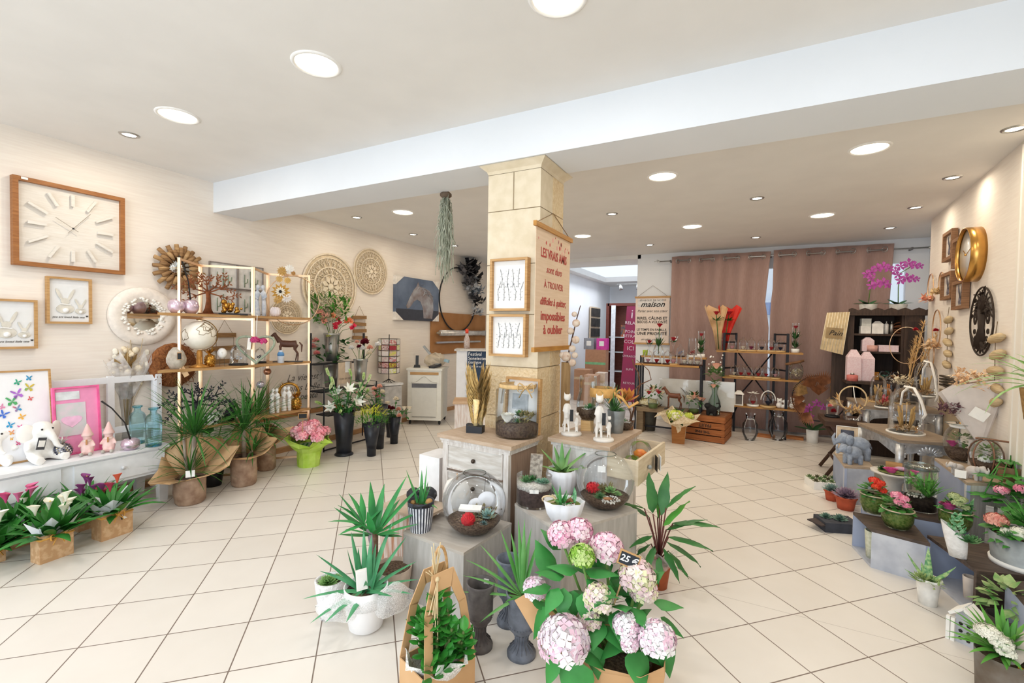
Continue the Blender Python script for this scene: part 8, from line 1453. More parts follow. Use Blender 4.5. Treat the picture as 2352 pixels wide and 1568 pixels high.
for (a, b, c, d), lb in (((2180, 527, 2203, 600), 'upper left framed butterfly print on the right wall'), ((2202, 540, 2231, 614), 'upper right framed butterfly print beside the brass clock'), ((2175, 622, 2201, 690), 'lower left framed butterfly print on the right wall'), ((2202, 640, 2231, 713), 'lower right framed butterfly print above the driftwood string')):
    p, q = onW(a, (b+8)), onW(c, d); q2 = onW(c, b); w = (Vector((q.x, q.y))-Vector((p.x, p.y))).length; zt, zb = (p.z+q2.z)/2, (q.z+onW(a, d-6).z)/2; cc = (p+q)/2; cc.z = zb
    t = picture('picture_frame', lb, 'picture', cc+Vector((-wn_.x, -wn_.y, 0))*.03, RW, w*.86, zt-zb, OLDW, M('#cfc4ba', .8), .03, .045, group='framed butterflies'); hz = (zt-zb)/2; m = MB()
    for s in (-1, 1): m.slab([(0, hz-.04), (s*.05, hz+.09), (s*.055, hz+.03), (s*.012, hz), (s*.045, hz-.06), (s*.02, hz-.085)][::s], .003, T((0, -.002, 0)))
    m.build('butterfly', M('#5a5560', .7, hx2='#8a8590', scale=40), t)
P = onW(2262, 738); t = thing('tree_of_life', 'dark iron tree of life wall ornament below the brass clock', 'wall decoration', P+Vector((-wn_.x, -wn_.y, 0))*.02, RW); r = .265; IRN = M('#33271f', .6, .3); m = MB()
m.tube([(r*cos(i*.157), 0, r*sin(i*.157)) for i in range(40)], .007, 5, closed=True); m.tube([(0, 0, -r*.75), (.0, 0, -r*.2), (0, 0, r*.35)], [.055, .022, .03], 8, flat=.3)
for i in range(13):
    a = pi*(.02+.96*i/12); m.tube([(0, 0, r*.25), (r*.4*cos(a), 0, r*.35+r*.3*sin(a)), (r*.93*cos(a), 0, r*.93*max(.1, sin(a)))], [.012, .008, .005], 5, flat=.5); a2 = a+.1; m.tube([(r*.55*cos(a)+.04*r*3*cos(j*.63), 0, r*.58*max(.2, sin(a))+.10*r*2*sin(j*.63)) for j in range(10)], .005, 4, closed=True)
for i in range(9): a = -pi*(.12+.76*i/8); m.tube([(0, 0, -r*.6), (r*.5*cos(a), 0, -r*.68+r*.15*sin(a)), (r*.95*cos(a), 0, r*.95*sin(a))], [.014, .009, .005], 5, flat=.5); m.tube([(r*.62*cos(a)+.07*r*cos(j*.63), 0, r*.8*sin(a)+.07*r*sin(j*.63)) for j in range(10)], .005, 4, closed=True)
m.build('iron_tree', IRN, t); m = MB()
for i in range(24): a = rnd(.1, 3.0); q = rnd(.5, .95)*r; m.leaf((q*cos(a), -.004, q*sin(a)), 0 if i % 2 else pi, rnd(-1, 1.2), .05, .022, .1, 2, 'oval')
m.build('iron_leaves', IRN, t)
for px, py, n, wp, dz, lb in ((2190, 705, 5, .20, .105, 'string of five driftwood pieces below the framed butterflies'), (2305, 738, 5, .30, .115, 'string of five larger driftwood pieces near the wall panel edge')):
    P = onW(px, py); t = thing('driftwood_hanging', lb, 'wall decoration', P+Vector((-wn_.x, -wn_.y, 0))*.03, RW, 'string hung driftwood'); DW2 = wood('#d3bd97', '#b59c75', .85)
    for i in range(n): m = MB(); s = rnd(.8, 1.1); m.ball((rnd(-.02, .02), 0, -.12-dz*i), (wp*.5*s, .03, .034), 9, Matrix.Rotation(rnd(-.3, .3), 3, 'Y')); m.build('driftwood_piece', DW2, t)
    MB().tube([(0, 0, 0), (-.01, -.005, -.1), (.0, 0, -.12-dz*(n-1))], .003, 4).build('string', M('#7b6a55', .9), t)
for px, py, r, lb, hx in ((2146, 660, .12, 'gold ring wreath with coral flowers near the wall corner', '#e2705f'), (2171, 650, .09, 'small cream dried flower wreath beside the framed butterflies', '#d9b67a'), (2160, 755, .16, 'thin ring with dried flowers on the right wall under the cabinet top', '#d3a77c'), (2148, 815, .11, 'narrow bare ring low on the right wall', '#b89b74')):
    P = onW(max(px, 2146), py); t = thing('ring_wreath', lb, 'wreath', P+Vector((-wn_.x, -wn_.y, 0))*.03, RW, 'ring wreaths'); MB().tube([(r*cos(i*.25), 0, r*1.2*sin(i*.25)) for i in range(25)], .006, 5, closed=True).build('ring', GOLD, t); m = MB(); spray(m, (0, -.02, -r*1.1), r*.6, 60 if 'bare' not in lb else 10, .05, .6, 'oval'); m.build('flowers', M(hx, .7, hx2='#e6cfa8', scale=20), t)
t = thing('wall_vent', 'dark slatted wooden vent low on the right wall behind the glass domes', 'vent', onW(2188, 880)+Vector((-wn_.x, -wn_.y, 0))*.03, RW)
for i in range(4): MB().box((0, 0, .05-.028*i), (.5, .03, .016)).build('slat', wood('#5d5140', '#463c30', .7), t)
MB().box((0, .01, -.48), (.6, .02, .8)).build('ribbed_panel', wood('#b7a388', '#9a876c', .7, (60, 60, 1)), t)
# silver leafed tables
SILV = M('#c3c4c6', .35, .6, .2, 25); TTOP = wood('#9c8a77', '#857462', .55, (3, 20, 20))
def silver(cx, cy, z, w, d, rz, label):
    t = thing('side_table', label, 'table', (cx, cy, 0), rz, 'silver side tables'); MB().box((0, 0, z-.012), (w, d, .024)).build('top', TTOP, t); MB().box((0, 0, z-.03), (w*.97, d*.97, .016)).build('moulding', SILV, t)
    for s in (-1, 1): MB().slab([(-w*.45, z-.035), (w*.45, z-.035), (w*.45, z-.17), (w*.36, z-.12), (w*.15, z-.10), (0, z-.125), (-w*.15, z-.10), (-w*.36, z-.12), (-w*.45, z-.17)], .02, T((0, s*d*.44, 0))).build('apron', SILV, t); MB().slab([(-d*.45, z-.035), (d*.45, z-.035), (d*.45, z-.15), (0, z-.09), (-d*.45, z-.15)], .02, T((s*w*.45, 0, 0), rz=pi/2)).build('apron', SILV, t)
    for x in (-1, 1):
        for y in (-1, 1): a, b = x*w*.45, y*d*.44; MB().tube([(a, b, z-.04), (a*1.02, b*1.02, z-.2), (a*.93, b*.94, z*.35), (a*.97, b*.98, .02)], [.032, .03, .018, .022], 8).build('leg', SILV, t)
    m = MB()
    for i in range(9): a = pi*(i+.5)/9; m.ball((.06*cos(a), -d*.44-.013, z-.12+.05*sin(a)), (.014, .006, .03), 6, Matrix.Rotation(pi/2-a, 3, 'Y'))
    for x in (-1, 1):
        for i in range(6): m.ball((x*w*.42+rnd(-.02, .02), -d*.44-.013, z-.06-.02*i), (.012, .006, .014), 5)
    m.build('carved_shell', M('#dcdcdd', .3, .6), t)
silver(1.20, 5.10, .60, .44, .74, .22, 'silver side table with carved apron carrying the large bell jar'); silver(1.30, 6.10, .72, .62, .75, .05, 'silver side table behind, crowded with dried flower domes')
WB_ = M('#ece7de', .7)
def dried(px, py, z, w, h, label, base, wide=1, ribbon=0, stand=0, cols=None):
    P, r, hh = B(px, py, z, w, h); t = thing('glass_cloche', label, 'glass dome', P, face(P), 'dried flower domes'); b0 = stand*hh; m = MB()
    if stand: m.lathe([(0, 0), (r*.45, .004), (r*.08, .02), (r*.1, b0*.9), (r*1.0, b0), (r*1.05, b0+.008)], 24); m.build('cake_stand', glass('#f3f6fa', 1.3), t)
    MB().lathe([(0, b0), (r*1.02, b0), (r*1.02, b0+.014), (0, b0+.014)], 26).build('base', base, t); H = hh-b0; MB().lathe([(r*.93, b0+.014), (r*.92, b0+H*.5), (r*.86, b0+H*.72), (r*.6, b0+H*.88), (r*.16, b0+H*.94), (r*.13, b0+H*.96), (r*.2, b0+H*.99), (0, hh)], 28).build('glass_bell', glass('#fafcff', 1), t)
    m = MB(); spray(m, (0, 0, b0+.03), r*.75, 110, .035, .5); m.build('dried_filling', M('#d9c6a0', .9, hx2='#c08e58', scale=25), t); m = MB()
    for i in range(20): a = rnd(0, 6.3); m.tube([(r*.2*cos(a), r*.2*sin(a), b0+.02), (r*.45*cos(a), r*.45*sin(a), b0+H*rnd(.3, .62))], [.002, .006], 5)
    m.build('dried_stems', M(cols or '#b9955c', .9, 0, .2), t)
    if ribbon: m = MB(); m.tube([(-.02, -r*.3, hh*.97), (r*.35, -r*.5, hh*.95), (r*.7, -r*.85, hh*.72), (r*.95, -r*.8, hh*.45), (r*.8, -r*.9, hh*.36)], .012, 6, flat=.25); m.tube([(.02, -r*.3, hh*.97), (-r*.2, -r*.6, hh*.85), (-r*.28, -r*.9, hh*.6)], .012, 6, flat=.25); m.build('ribbon', M('#f1ede6', .8), t)
    return t
dried(2079, 1000, .60, 92, 112, 'largest bell jar with white ribbon on the near silver table', WB_, ribbon=1); dried(2122, 975, .60, 60, 148, 'glass dome with white ribbon on a tall cake stand', WB_, ribbon=1, stand=.42)
dried(2016, 925, .72, 44, 66, 'glass dome of golden dried flowers at the left of the rear silver table', LWD); dried(2046, 923, .72, 44, 64, 'glass dome of orange dried flowers at the middle of the rear silver table', LWD, cols='#c9772f'); dried(2030, 938, .72, 46, 50, 'low glass dome of red and straw flowers in front on the rear silver table', WB_, cols='#a8383a'); dried(2072, 929, .72, 38, 58, 'glass dome of brown seed heads behind the largest bell jar', LWD, cols='#7d5a3a')
P = Vector((1.45, 6.28, .72)); k = mpp(P); t = thing('pampas_bouquet', 'tall pampas and dried flower bouquet in a glass block on the rear silver table', 'bouquet', P, face(P)); MB().box((0, 0, 18*k), (40*k, .14, 36*k)).build('glass_block', glass('#f4f8fa', 1.1), t); m = MB()
for px, py, y in ((2122, 742, 0), (2112, 790, .05), (2098, 800, 0), (2135, 785, 0), (2150, 770, .03), (2105, 780, .05)):
    q = LX(t, P, px, py, y); m.tube([(0, 0, .03), (q.x*.5, q.y, q.z*.5), tuple(q)], .004, 4); b = Vector((q.x*.45, q.y, q.z*.45)); d = q-b
    for j in range(50): s = b+d*rnd(.25, 1); m.leaf(s, rnd(0, 6.3), rnd(.6, 1.5), .07, .008, .4, 2, 'lance')
m.build('pampas_plumes', M('#cfa467', .9, hx2='#dcbd8b', scale=20), t); m = MB(); spray(m, (0, -.02, .22), .13, 120, .04, .7); m.build('cream_filling', M('#e4d6b8', .9, 0, .1), t); f = MB()
for px, py in ((2103, 758), (2147, 760)): q = LX(t, P, px, py); carnation(f, (q.x, -.03, q.z), .03)
f.build('red_blooms', RR_, t); MB().tube([(q.x*0+30*k*cos(i*.2)-.0, .04, 132*k+42*k*sin(i*.2)) for i in range(32)], .004, 5, closed=True).build('wire_ring', GOLD, t)
# stepped grey crates
BLU = M('#aab4cb', .7, hx2='#98a3bd', scale=3); CFR = M('#b3b7c2', .75, hx2='#cdd0d8', scale=9); DTOP = wood('#5b4b42', '#42362f', .55, (3, 20, 20)); NTOP = wood('#c0ac96', '#ab967f', .6, (3, 20, 20))  # BLU puts the bluish daylight and shade on the crates into their panel colour
def crate(poly, z, label, top, front, open_=True):
    """poly: left far, left near, right near, right far; open on its left side"""
    c = Vector((sum(p[0] for p in poly)/4, sum(p[1] for p in poly)/4, 0)); q = [Vector((x-c.x, y-c.y, 0)) for x, y in poly]; t = thing('display_crate', label, 'display crate', c, 0, 'stepped grey display crates'); th = .018
    MB().plan([(p.x, p.y) for p in q], z-th, z).build('top_board', top, t); MB().plan([(p.x, p.y) for p in q], 0, th).build('bottom_board', CFR, t)
    def wall(i, j, mt, nm):
        a, b = q[i], q[j]; d = (b-a).normalized(); n = Vector((-d.y, d.x, 0)); n = n if n.dot(-(a+b)/2) > 0 else -n; MB().plan([(p.x, p.y) for p in (a, b, b+n*th, a+n*th)], th, z-th).build(nm, mt, t)
    wall(1, 2, front, 'front_panel'); wall(3, 0, BLU, 'rear_panel'); wall(2, 3, BLU, 'right_panel')
    if not open_: wall(0, 1, BLU, 'left_panel')
    return t
CZ1, CZ2, CZ3, CZ5, CZ6 = .325, .24, .245, .50, .27
crate([(.707, 5.26), (.716, 4.73), (.93, 4.80), (.93, 5.26)], CZ1, 'far grey crate with two grey elephants on top', NTOP, CFR, False); crate([(.63, 3.80), (.68, 3.52), (.935, 3.44), (.935, 3.78)], CZ2, 'low grey crate with a ribbed pot inside its open side', DTOP, CFR); crate([(.955, 3.57), (1.04, 3.15), (1.28, 3.22), (1.25, 3.60)], CZ3, 'low grey crate with a beige pot inside, dark front', DTOP, DTOP)
crate([(.76, 4.30), (.86, 3.83), (1.16, 3.80), (1.16, 4.30)], CZ6, 'dark topped crate under the tall lidded jar terrarium', DTOP, BLU, False); crate([(1.26, 4.62), (1.24, 3.95), (1.52, 4.06), (1.54, 4.62)], CZ5, 'tall crate with a beige top carrying the glass globes', NTOP, M('#d5d0cb', .8, hx2='#c2bcb6', scale=4, st=(20, 20, 2)), False)
a, b = G(2292, 1325, CZ3), G(2352, 1395, CZ3); crate([(a.x+.02, a.y-.02), (b.x+.02, b.y), (b.x+.3, b.y+.1), (a.x+.3, a.y+.1)], CZ3, 'nearest grey crate cut by the right edge of the picture', DTOP, DTOP, False)
GEL = M('#a3adbd', .7, hx2='#8a94a5', scale=40)
def elephant(P, s, label, mt=GEL, rz=0, group='grey elephants on the far crate'):
    return blob('elephant_figurine', label, 'figurine', P, rz, [('b', (0, 0, s*.62), (s*.5, s*.32, s*.36)), ('b', (-s*.52, 0, s*.85), (s*.26, s*.22, s*.26)), ('t', [(-s*.7, 0, s*.8), (-s*.88, 0, s*.62), (-s*.95, 0, s*.9), (-s*.85, 0, s*1.1)], [s*.12, s*.09, s*.07, s*.05])]+[('t', [(x*s, y*s, s*.5), (x*s, y*s, 0)], [s*.14, s*.12]) for x in (-.3, .3) for y in (-.17, .17)]+[('t', [(s*.48, 0, s*.7), (s*.58, 0, s*.4)], [s*.04, s*.02])], mt, s*.05, group, [('ear', mt, lambda b, e=e: b.ball((-s*.42, e*s*.27, s*.85), (s*.17, s*.05, s*.24), 8)) for e in (-1, 1)])
elephant(Vector((.79, 4.85, CZ1)), .155, 'grey elephant figurine at the front of the far crate', rz=.5); elephant(Vector((.85, 5.04, CZ1)), .21, 'larger grey elephant figurine with raised trunk on the far crate', rz=.3)
P = Vector((.80, 5.20, CZ1)); t = picture('photo_card', 'pale board with a dark portrait card behind the grey elephants', 'picture', P, -.1, .17, .26, PAPER, M('#d9c2a5', .7), .006, .02, tilt=-.15); MB().box((.0, -.012, .16), (.10, .004, .13)).build('dark_card', M('#2f3140', .6, hx2='#5c6072', scale=18), t)
# planted glass and pots on the crates
def kal(px, py, z, w, h, label, cols):
    P, r, hh = B(px, py, z, w*.75, h); r /= .75; t = thing('planted_bowl', label, 'terrarium', P, face(P), 'planted glass bowls'); MB().lathe([(0, .002), (r*.75, .002), (r*.98, hh*.4), (r, hh*.75), (r*.95, hh)], 28).build('glass_bowl', glass('#eef4ea', 1), t); MB().lathe([(0, .008), (r*.73, .008), (r*.95, hh*.4), (r*.97, hh*.8), (0, hh*.82)], 24).build('moss', MOSS, t); MB().tube([(r*.98*cos(i*.25), r*.98*sin(i*.25), hh*.95) for i in range(25)], .004, 5, closed=True).build('rope_rim', M('#cbb9a0', .8), t)
    g = MB(); bush(g, (0, 0, hh*.95), r*.75, 46, .055, .035, 'oval', .9); g.build('leaves', GRN, t)
    for x, y, zz, q in ((-.1, 0, 1.65, .36), (.3, -.1, 1.55, .34), (.05, -.4, 1.4, .3), (.5, -.3, 1.25, .24)): f = MB(); florets(f, (x*r, y*r, hh*zz), r*q, 26, .014, .6, len(cols)); f.build('flower_cluster', cols, t)
    return t, P, r, hh
REDK = [M('#d8321f', .6), M('#e6492b', .6)]; PINK = [M('#f0a9ba', .6), M('#e47f9c', .6)]
kal(2008, 1183, CZ2, 72, 45, 'glass bowl of red kalanchoe on the low crate, behind the pink one', REDK); kal(2060, 1218, CZ2, 80, 45, 'glass bowl of pink kalanchoe at the front of the low crate', PINK)
P, r, h = B(2112, 1178, CZ6, 80, 108); t = thing('lidded_jar', 'tall lidded glass jar terrarium with leafy plants on the dark crate', 'terrarium', P, face(P)); MB().lathe([(0, .003), (r, .003), (r, h*.86), (r*.92, h*.9)], 32).build('glass_jar', glass('#f6faf8'), t); MB().lathe([(r*1.05, h*.88), (r*1.05, h*.93), (r*.8, h*.97), (r*.5, h*.965), (0, h*.97)], 30).build('glass_lid', glass('#eef4f2', 1.2), t); MB().lathe([(0, .008), (r*.96, .008), (r*.96, h*.28), (0, h*.3)], 24).build('soil', M('#2e2523', .95, hx2='#4b3d36', scale=60, bump=.5), t); m = MB(); straps(m, (r*.35, -.01, h*.28), 36, h*.5, .014, (.7, 1.5), (.1, .6), 'lance'); bush(m, (r*.3, 0, h*.5), r*.5, 40, .04, .02); bush(m, (-r*.4, 0, h*.6), r*.4, 26, .05, .02); m.build('plants', M('#4d9a3c', .5, hx2='#79b552', scale=14), t); m = MB(); stone_patch(m, (-r*.3, -r*.5, h*.31), r*.5, 40, .008); m.build('white_pebbles', GRAVEL, t)
t, P, r, h = kal(2193, 1222, CZ6 if 0 else CZ3, 84, 46, 'oval glass bowl with one large pink rose on the crate', [M('#b4c08a', .7)]); f = MB(); rose(f, (-r*.35, -r*.35, h*.95), r*.62, 26); f.build('large_rose', M('#d95f9f', .6, hx2='#c94a8c', scale=10), t); g = MB(); g.leaf((r*.5, 0, h*.8), .4, 1.3, .12, .07, .2, 4, 'ovate'); g.build('gasteria_leaf', M('#3f7f48', .5, hx2='#8fb98f', scale=70), t)
P, r, h = B(2200, 1284, CZ3, 42, 62); t = thing('ceramic_planter', 'white embossed slanted planter of succulents on the crate front', 'potted plant', P, face(P)); n = 22; vs = []
for i, (q, z) in enumerate(((.75, 0), (.95, .4), (1.1, .75), (1.15, 1))):
    for j in range(n): a = 2*pi*j/n; vs.append((r*1.35*q*cos(a)-.02*z, r*.8*q*sin(a), h*z*(1-.28*cos(a))))
m = MB().add(vs, [(i*n+j, i*n+(j+1) % n, (i+1)*n+(j+1) % n, (i+1)*n+j) for i in range(3) for j in range(n)]+[tuple(range(n-1, -1, -1))]); m.build('pot', M('#e6e2df', .8, hx2='#f2efed', scale=40, bump=.6), t); MB().lathe([(0, h*.72), (r*1.1, h*.72)], 18, sy=.7).build('soil', SOIL, t)
m = MB(); c0 = (-.01, 0, h*.75)
for i in range(30): m.leaf((c0[0]+.018*cos(2.4*i)*(1-i/40), .018*sin(2.4*i)*(1-i/40), c0[2]+.0042*i), 2.4*i, .7, .038*(1.2-i/40), .022, -.3, 3, 'lance', .5)
m.build('spiral_cactus', M('#2f8a4e', .5, hx2='#9fd0a8', scale=60), t); m = MB(); rosette(m, (.04, -.03, h*.74), .05, 4, 8); rosette(m, (.06, .02, h*.72), .04, 4, 8); m.build('rosettes', SUC, t)
P, r, h = B(2318, 1322, CZ3, 120, 62); P = Vector((1.28, 3.34, CZ3)); k = mpp(P); r = 80*k*.75; h = 72*k; t = thing('zinc_tub', 'large oval zinc tub of mixed flowers at the right edge', 'planter', P, face(P)); MB().lathe([(0, 0), (r*.92, 0), (r*.92, .018), (r*.9, .02), (r*1.0, h), (r*.98, h), (r*.9, h*.5), (0, h*.5)], 36).build('tub', ZINC, t); MB().lathe([(r*.95, -.0), (r*.97, .022), (r*.9, .024)], 36).build('white_saucer', PAPER, t); MB().lathe([(0, h*.85), (r*.97, h*.85)], 24).build('soil', SOIL, t)
g = MB(); bush(g, (0, 0, h*.95), r*.95, 110, .07, .045, 'ovate', .7); straps(g, (r*.2, .03, h), 30, .2, .016, (.6, 1.5), (.3, .9), 'lance'); g.build('foliage', GRN, t)
for x, y, z, q, cl in ((-.75, -.3, 1.35, .32, [M('#e08a7a', .6), M('#e9a795', .6)]), (-.15, -.7, 1.2, .2, [M('#f3efdf', .6)]), (.2, -.75, 1.15, .26, [M('#f3efdf', .6)]), (.55, -.6, 1.2, .24, [M('#f3efdf', .6)]), (-.45, -.6, 1.1, .12, [M('#f3efdf', .6)])): f = MB(); florets(f, (x*r, y*r, h*z), r*q, 60, .02, .6, len(cl)); f.build('flower_cluster', cl, t)
f = MB(); rosette(f, (-.05, -r*.8, h*1.0), .05, 5, 9); f.build('succulent', SUC, t)
def simplepot(px, py, z, w, h, label, mt, name='plant_pot', rib=0, P=None):
    Q, r, hh = B(px, py, z, w, h); P = P or Q; t = thing(name, label, 'pot', P, face(P)); MB().lathe(cup(r*.85, r*1.12, hh, .005, .9, 0 if rib else .012), 36, rip=.03 if rib else 0, rn=18).build('pot_body', mt, t); return t, r*1.12, hh
simplepot(1975, 1282, .02, 38, 62, 'pale green ribbed pot inside the open low crate', M('#c9cdb4', .7, hx2='#dfe1cf', scale=60, bump=.5), rib=1, P=Vector((.715, 3.64, .018))); simplepot(2232, 1390, .018, 34, 52, 'beige fluted pot inside the second low crate', M('#e0d3c8', .7), rib=1, P=Vector((1.075, 3.33, .018)))
t, r, h = simplepot(2130, 1394, 0, 54, 60, 'plain white floor pot with a speckled aloe before the crates', M('#f1f0ec', .5), 'potted_plant'); MB().lathe([(0, h*.9), (r*.94, h*.9)], 16).build('soil', SOIL, t); m = MB()
for az, el, L_ in ((2.8, .8, .15), (1.7, 1.3, .17), (.3, .7, .15), (.6, .4, .11), (3.4, .3, .11), (-1.2, .5, .08), (2.2, .9, .09)): m.leaf((0, 0, h*.9), az, el, L_, .045, -.1, 6, 'spike', .5)
m.build('speckled_leaves', M('#4f8f5a', .5, hx2='#b5cf8f', scale=60), t); m = MB(); rosette(m, (-.03, -.03, h*.92), .06, 4, 9, 'spike'); spray(m, (.02, -.02, h*.95), .06, 60, .02, .4); m.build('small_rosettes', M('#8fa565', .6), t)
# bottom right: zinc planter with white flowers, bird house, ivy
P = G(2300, 1640, 0); P += Vector((P.x, P.y, 0)).normalized()*.12; P = Vector((P.x, P.y, 0)); k = mpp(P); zt = D(2290, 1500, P).z; t = thing('zinc_planter', 'rusty zinc planter of white flowers in the bottom right corner', 'planter', P, face(P)); r = 62*k*.8; MB().lathe([(0, 0), (r*.9, 0), (r, zt), (r*.97, zt), (r*.8, zt*.7), (0, zt*.7)], 30).build('planter_body', M('#6f6254', .7, .3, hx2='#8c867f', scale=9), t); MB().lathe([(0, zt*.9), (r*.96, zt*.9)], 20).build('soil', SOIL, t)
g = MB(); straps(g, (0, .02, zt*.9), 70, .17, .024, (.2, 1.45), (.3, 1.0), 'lance'); g.build('foliage', M('#4a8f35', .45, hx2='#6fae45', scale=8), t)
for px, py, q in ((2270, 1450, 24), (2300, 1463, 22), (2312, 1480, 18)): c = LX(t, P, px, py, -.04); f = MB(); florets(f, c, q*k, 70, .012, .5); f.build('white_flowers', M('#f4f1e2', .6), t)
for px, py in ((2348, 1515), (2345, 1545)): c = LX(t, P, px, py, -.05); f = MB(); carnation(f, c, .02); f.build('yellow_flower', M('#e9b92a', .6), t)
m = MB(); c = LX(t, P, 2318, 1505, -.05); m.leaf(c, .5, 1.3, 95*k, 50*k, .3, 6, 'oval', .25); m.build('pale_wood_leaf', M('#cfc3ba', .7, hx2='#b8aaa0', scale=12), t)
P = Vector((.98, 2.90, 0)); c = G(2232, 1490, 0); P = Vector((c.x, c.y+.05, 0)); k = mpp(P); t = thing('bird_house', 'small white and grey wooden bird house with a broken roof', 'bird house', P, face(P)-.3); w, h = 34*k, 60*k; MB().slab([(-w*.5, 0), (w*.5, 0), (w*.5, h), (0, h*1.45), (-w*.5, h)], .07).build('house_body', M('#b9bcc2', .8), t)
for s in (-1, 1): MB().box((s*w*.36, -.01, h*1.24), (w*.95, .1, .012), ry=s*.72).build('roof_board', PAPER, t)
for i in range(6): MB().ball((w*(-.2+.4*(i % 2)), -.036, h*(.2+.28*(i//2))), .008, 6).build('hole', INK, t)
for s in (-.55, -.8): MB().box((w*s, -.04, h*.45), (.014, .02, h*.9)).build('picket', PAPER, t)
P = Vector((1.10, 3.02, 0)); k = mpp(P); t = thing('ivy_plant', 'trailing variegated ivy in a dark pot behind the bird house', 'potted plant', P, face(P)); MB().lathe(cup(.05, .065, .1), 18).build('pot', M('#4c443d', .7), t); g = MB(); bush(g, (0, 0, .17), .09, 46, .06, .05, 'ovate', 1); g.build('ivy_leaves', M('#3f8a35', .5, hx2='#b7c58a', scale=14), t)
# succulents on the floor in front of the far crate
P, r, h = B(1886, 1142, 0, 60, 22); P = G(1893, 1118, 0); t = thing('succulent_tray', 'white tray packed with small green succulents on the floor', 'tray of plants', P, .3); MB().box((0, 0, .035), (.26, .2, .07)).build('tray', PAPER, t)
for i in range(12): m = MB(); rosette(m, (-.10+.066*(i % 4), -.065+.065*(i//4), .07), .04, 3, 8); m.build('succulent', M('#5f7d4c', .6, hx2='#8aa06a', scale=14) if i % 3 else M('#6f6a4a', .6), t)
def flo(px, py, w, h, label, hx, rr):
    t, r, hh = simplepot(px, py, 0, w, h, label, TERRA, 'potted_plant'); m = MB(); rosette(m, (0, 0, hh*.95), r*rr, 5, 11); m.build('rosette', M(hx, .6, 0, .2, 14), t); MB().lathe([(0, hh*.88), (r*.95, hh*.88)], 14).build('soil', SOIL, t)
flo(1910, 1152, 32, 24, 'blue green rosette succulent in a terracotta pot, left of two', '#8fa8a0', 1.5); flo(1942, 1174, 46, 30, 'purple rosette succulent in a red clay pot, right of two', '#9a8496', 1.5)
P = G(1925, 1222, 0); P.y += .07; t = thing('slate_planter', 'dark slate slab planter of succulents lying on the floor', 'planter', P, .35); MB().box((0, 0, .035), (.24, .17, .07)).build('slate_body', M('#3f4149', .8, 0, .2), t); m = MB(); rosette(m, (.02, 0, .07), .06, 4, 9); rosette(m, (-.06, .03, .07), .05, 4, 9); m.build('rosettes', M('#6f8f80', .6), t); MB().box((-.12, -.02, .05), (.12, .12, .008), rz=.4).build('loose_slate', M('#4a3f3d', .8), t)
# rose dish on a silver stand
P, r, h = B(2030, 1098, .34, 60, 20); P = Vector((.98, 4.45, .0)); k = mpp(P); zt = D(2030, 1085, P).z; t = thing('rose_dish', 'wide white dish of pink roses on a silver stand between the crates', 'dish', P, face(P)); r = 56*k*.75; MB().lathe([(0, 0), (.09, 0), (.09, .02), (.04, .06), (.05, zt*.8), (r*.6, zt-.02), (r, zt), (r*1.02, zt+.012), (r*.8, zt+.006), (0, zt-.0)], 30).build('dish', M('#dad5cd', .5, 0, .06), t); MB().lathe([(.10, zt*.35), (.12, zt*.5), (.10, zt*.62)], 20).build('silver_band', SILV, t); MB().lathe([(0, zt+.015), (r*.7, zt+.012)], 18).build('moss', MOSS, t)
for x, y, hx in ((-.1, -.35, '#d8589b'), (.75, -.2, '#dd6aa5')): f = MB(); rose(f, (x*r, y*r, zt), r*.36, 18); f.build('pink_rose', M(hx, .6), t)
f = MB(); rosette(f, (-r*.5, .0, zt+.02), r*.3, 4, 8, 'spike'); f.build('succulent', DGRN, t); MB().ball((r*.3, .05, zt+.03), (r*.3, r*.2, r*.12), 10).build('lilac_stone', M('#c7a3bd', .4), t); MB().box((-.0, .06, zt+.05), (.10, .006, .045)).build('wood_heart', wood('#c99a63', '#b3854f'), t)
# on the tall crate
for px, py, w, hp, lb, cols, wht in ((2203, 1060, 84, 92, 'round glass bowl with a pink rose and greenery, white collar', '#c84a86', 0), (2262, 1088, 84, 92, 'round glass bowl hung with vines and white flowers', '#f3f0e4', 1)):
    t, Rr, H = bowl_terrarium('glass_globe', lb, 'terrarium', px, py, CZ5, w, hp*.85, .55, .35 if not wht else 0, 'glass globes on the tall crate', .34, base_r=.45); f = MB(); (rose(f, (-Rr*.4, -Rr*.35, H*.42), Rr*.42, 20) if not wht else florets(f, (0, -Rr*.3, H*.42), Rr*.42, 60, .016, .5)); f.build('flower', M(cols, .6), t); g = MB(); bush(g, (Rr*.1, 0, H*.55), Rr*.6, 60, .045, .02, 'lance'); g.build('greenery', M('#5a7d45', .6, hx2='#8a9a5f', scale=14), t); m = MB()
    if wht: [m.tube([(Rr*1.03*cos(a)*cos(j*.3), Rr*1.03*sin(a)*cos(j*.3), H*.5+H*.48*sin(j*.3)) for j in range(-3, 6)], .005, 5) for a in (2.8, 4.0, 5.2, .2)]; m.tube([(-Rr*.6, -.02, H*1.0), (Rr*.5, -.03, H*1.02), (Rr*1.6, 0, H*.98)], .007, 5); m.build('vine_stems', M('#8d6650', .8), t)
    else: m.lathe([(Rr*.58, H*.97), (Rr*.66, H*1.01), (Rr*.58, H*1.04)], 24); m.build('white_collar', PAPER, t)
P = Vector((1.285, 4.06, CZ5)); LG = M('#c9c2bd', .8, 0, .08); elephant(P+Vector((-.03, .09, 0)), .075, 'small pale elephant with raised trunk, back of the tall crate pair', LG, .3, 'pale elephants on the tall crate'); elephant(P+Vector((.02, 0, 0)), .09, 'small pale elephant seated nearest on the tall crate', LG, 2.2, 'pale elephants on the tall crate'); t = tag(MB().box((0, 0, .028), (.055, .03, .05), rx=-.3).build('paper_card', PAPER), 'small white card leaning by the pale elephants', 'card', None, P+Vector((-.05, -.02, 0)), face(P))
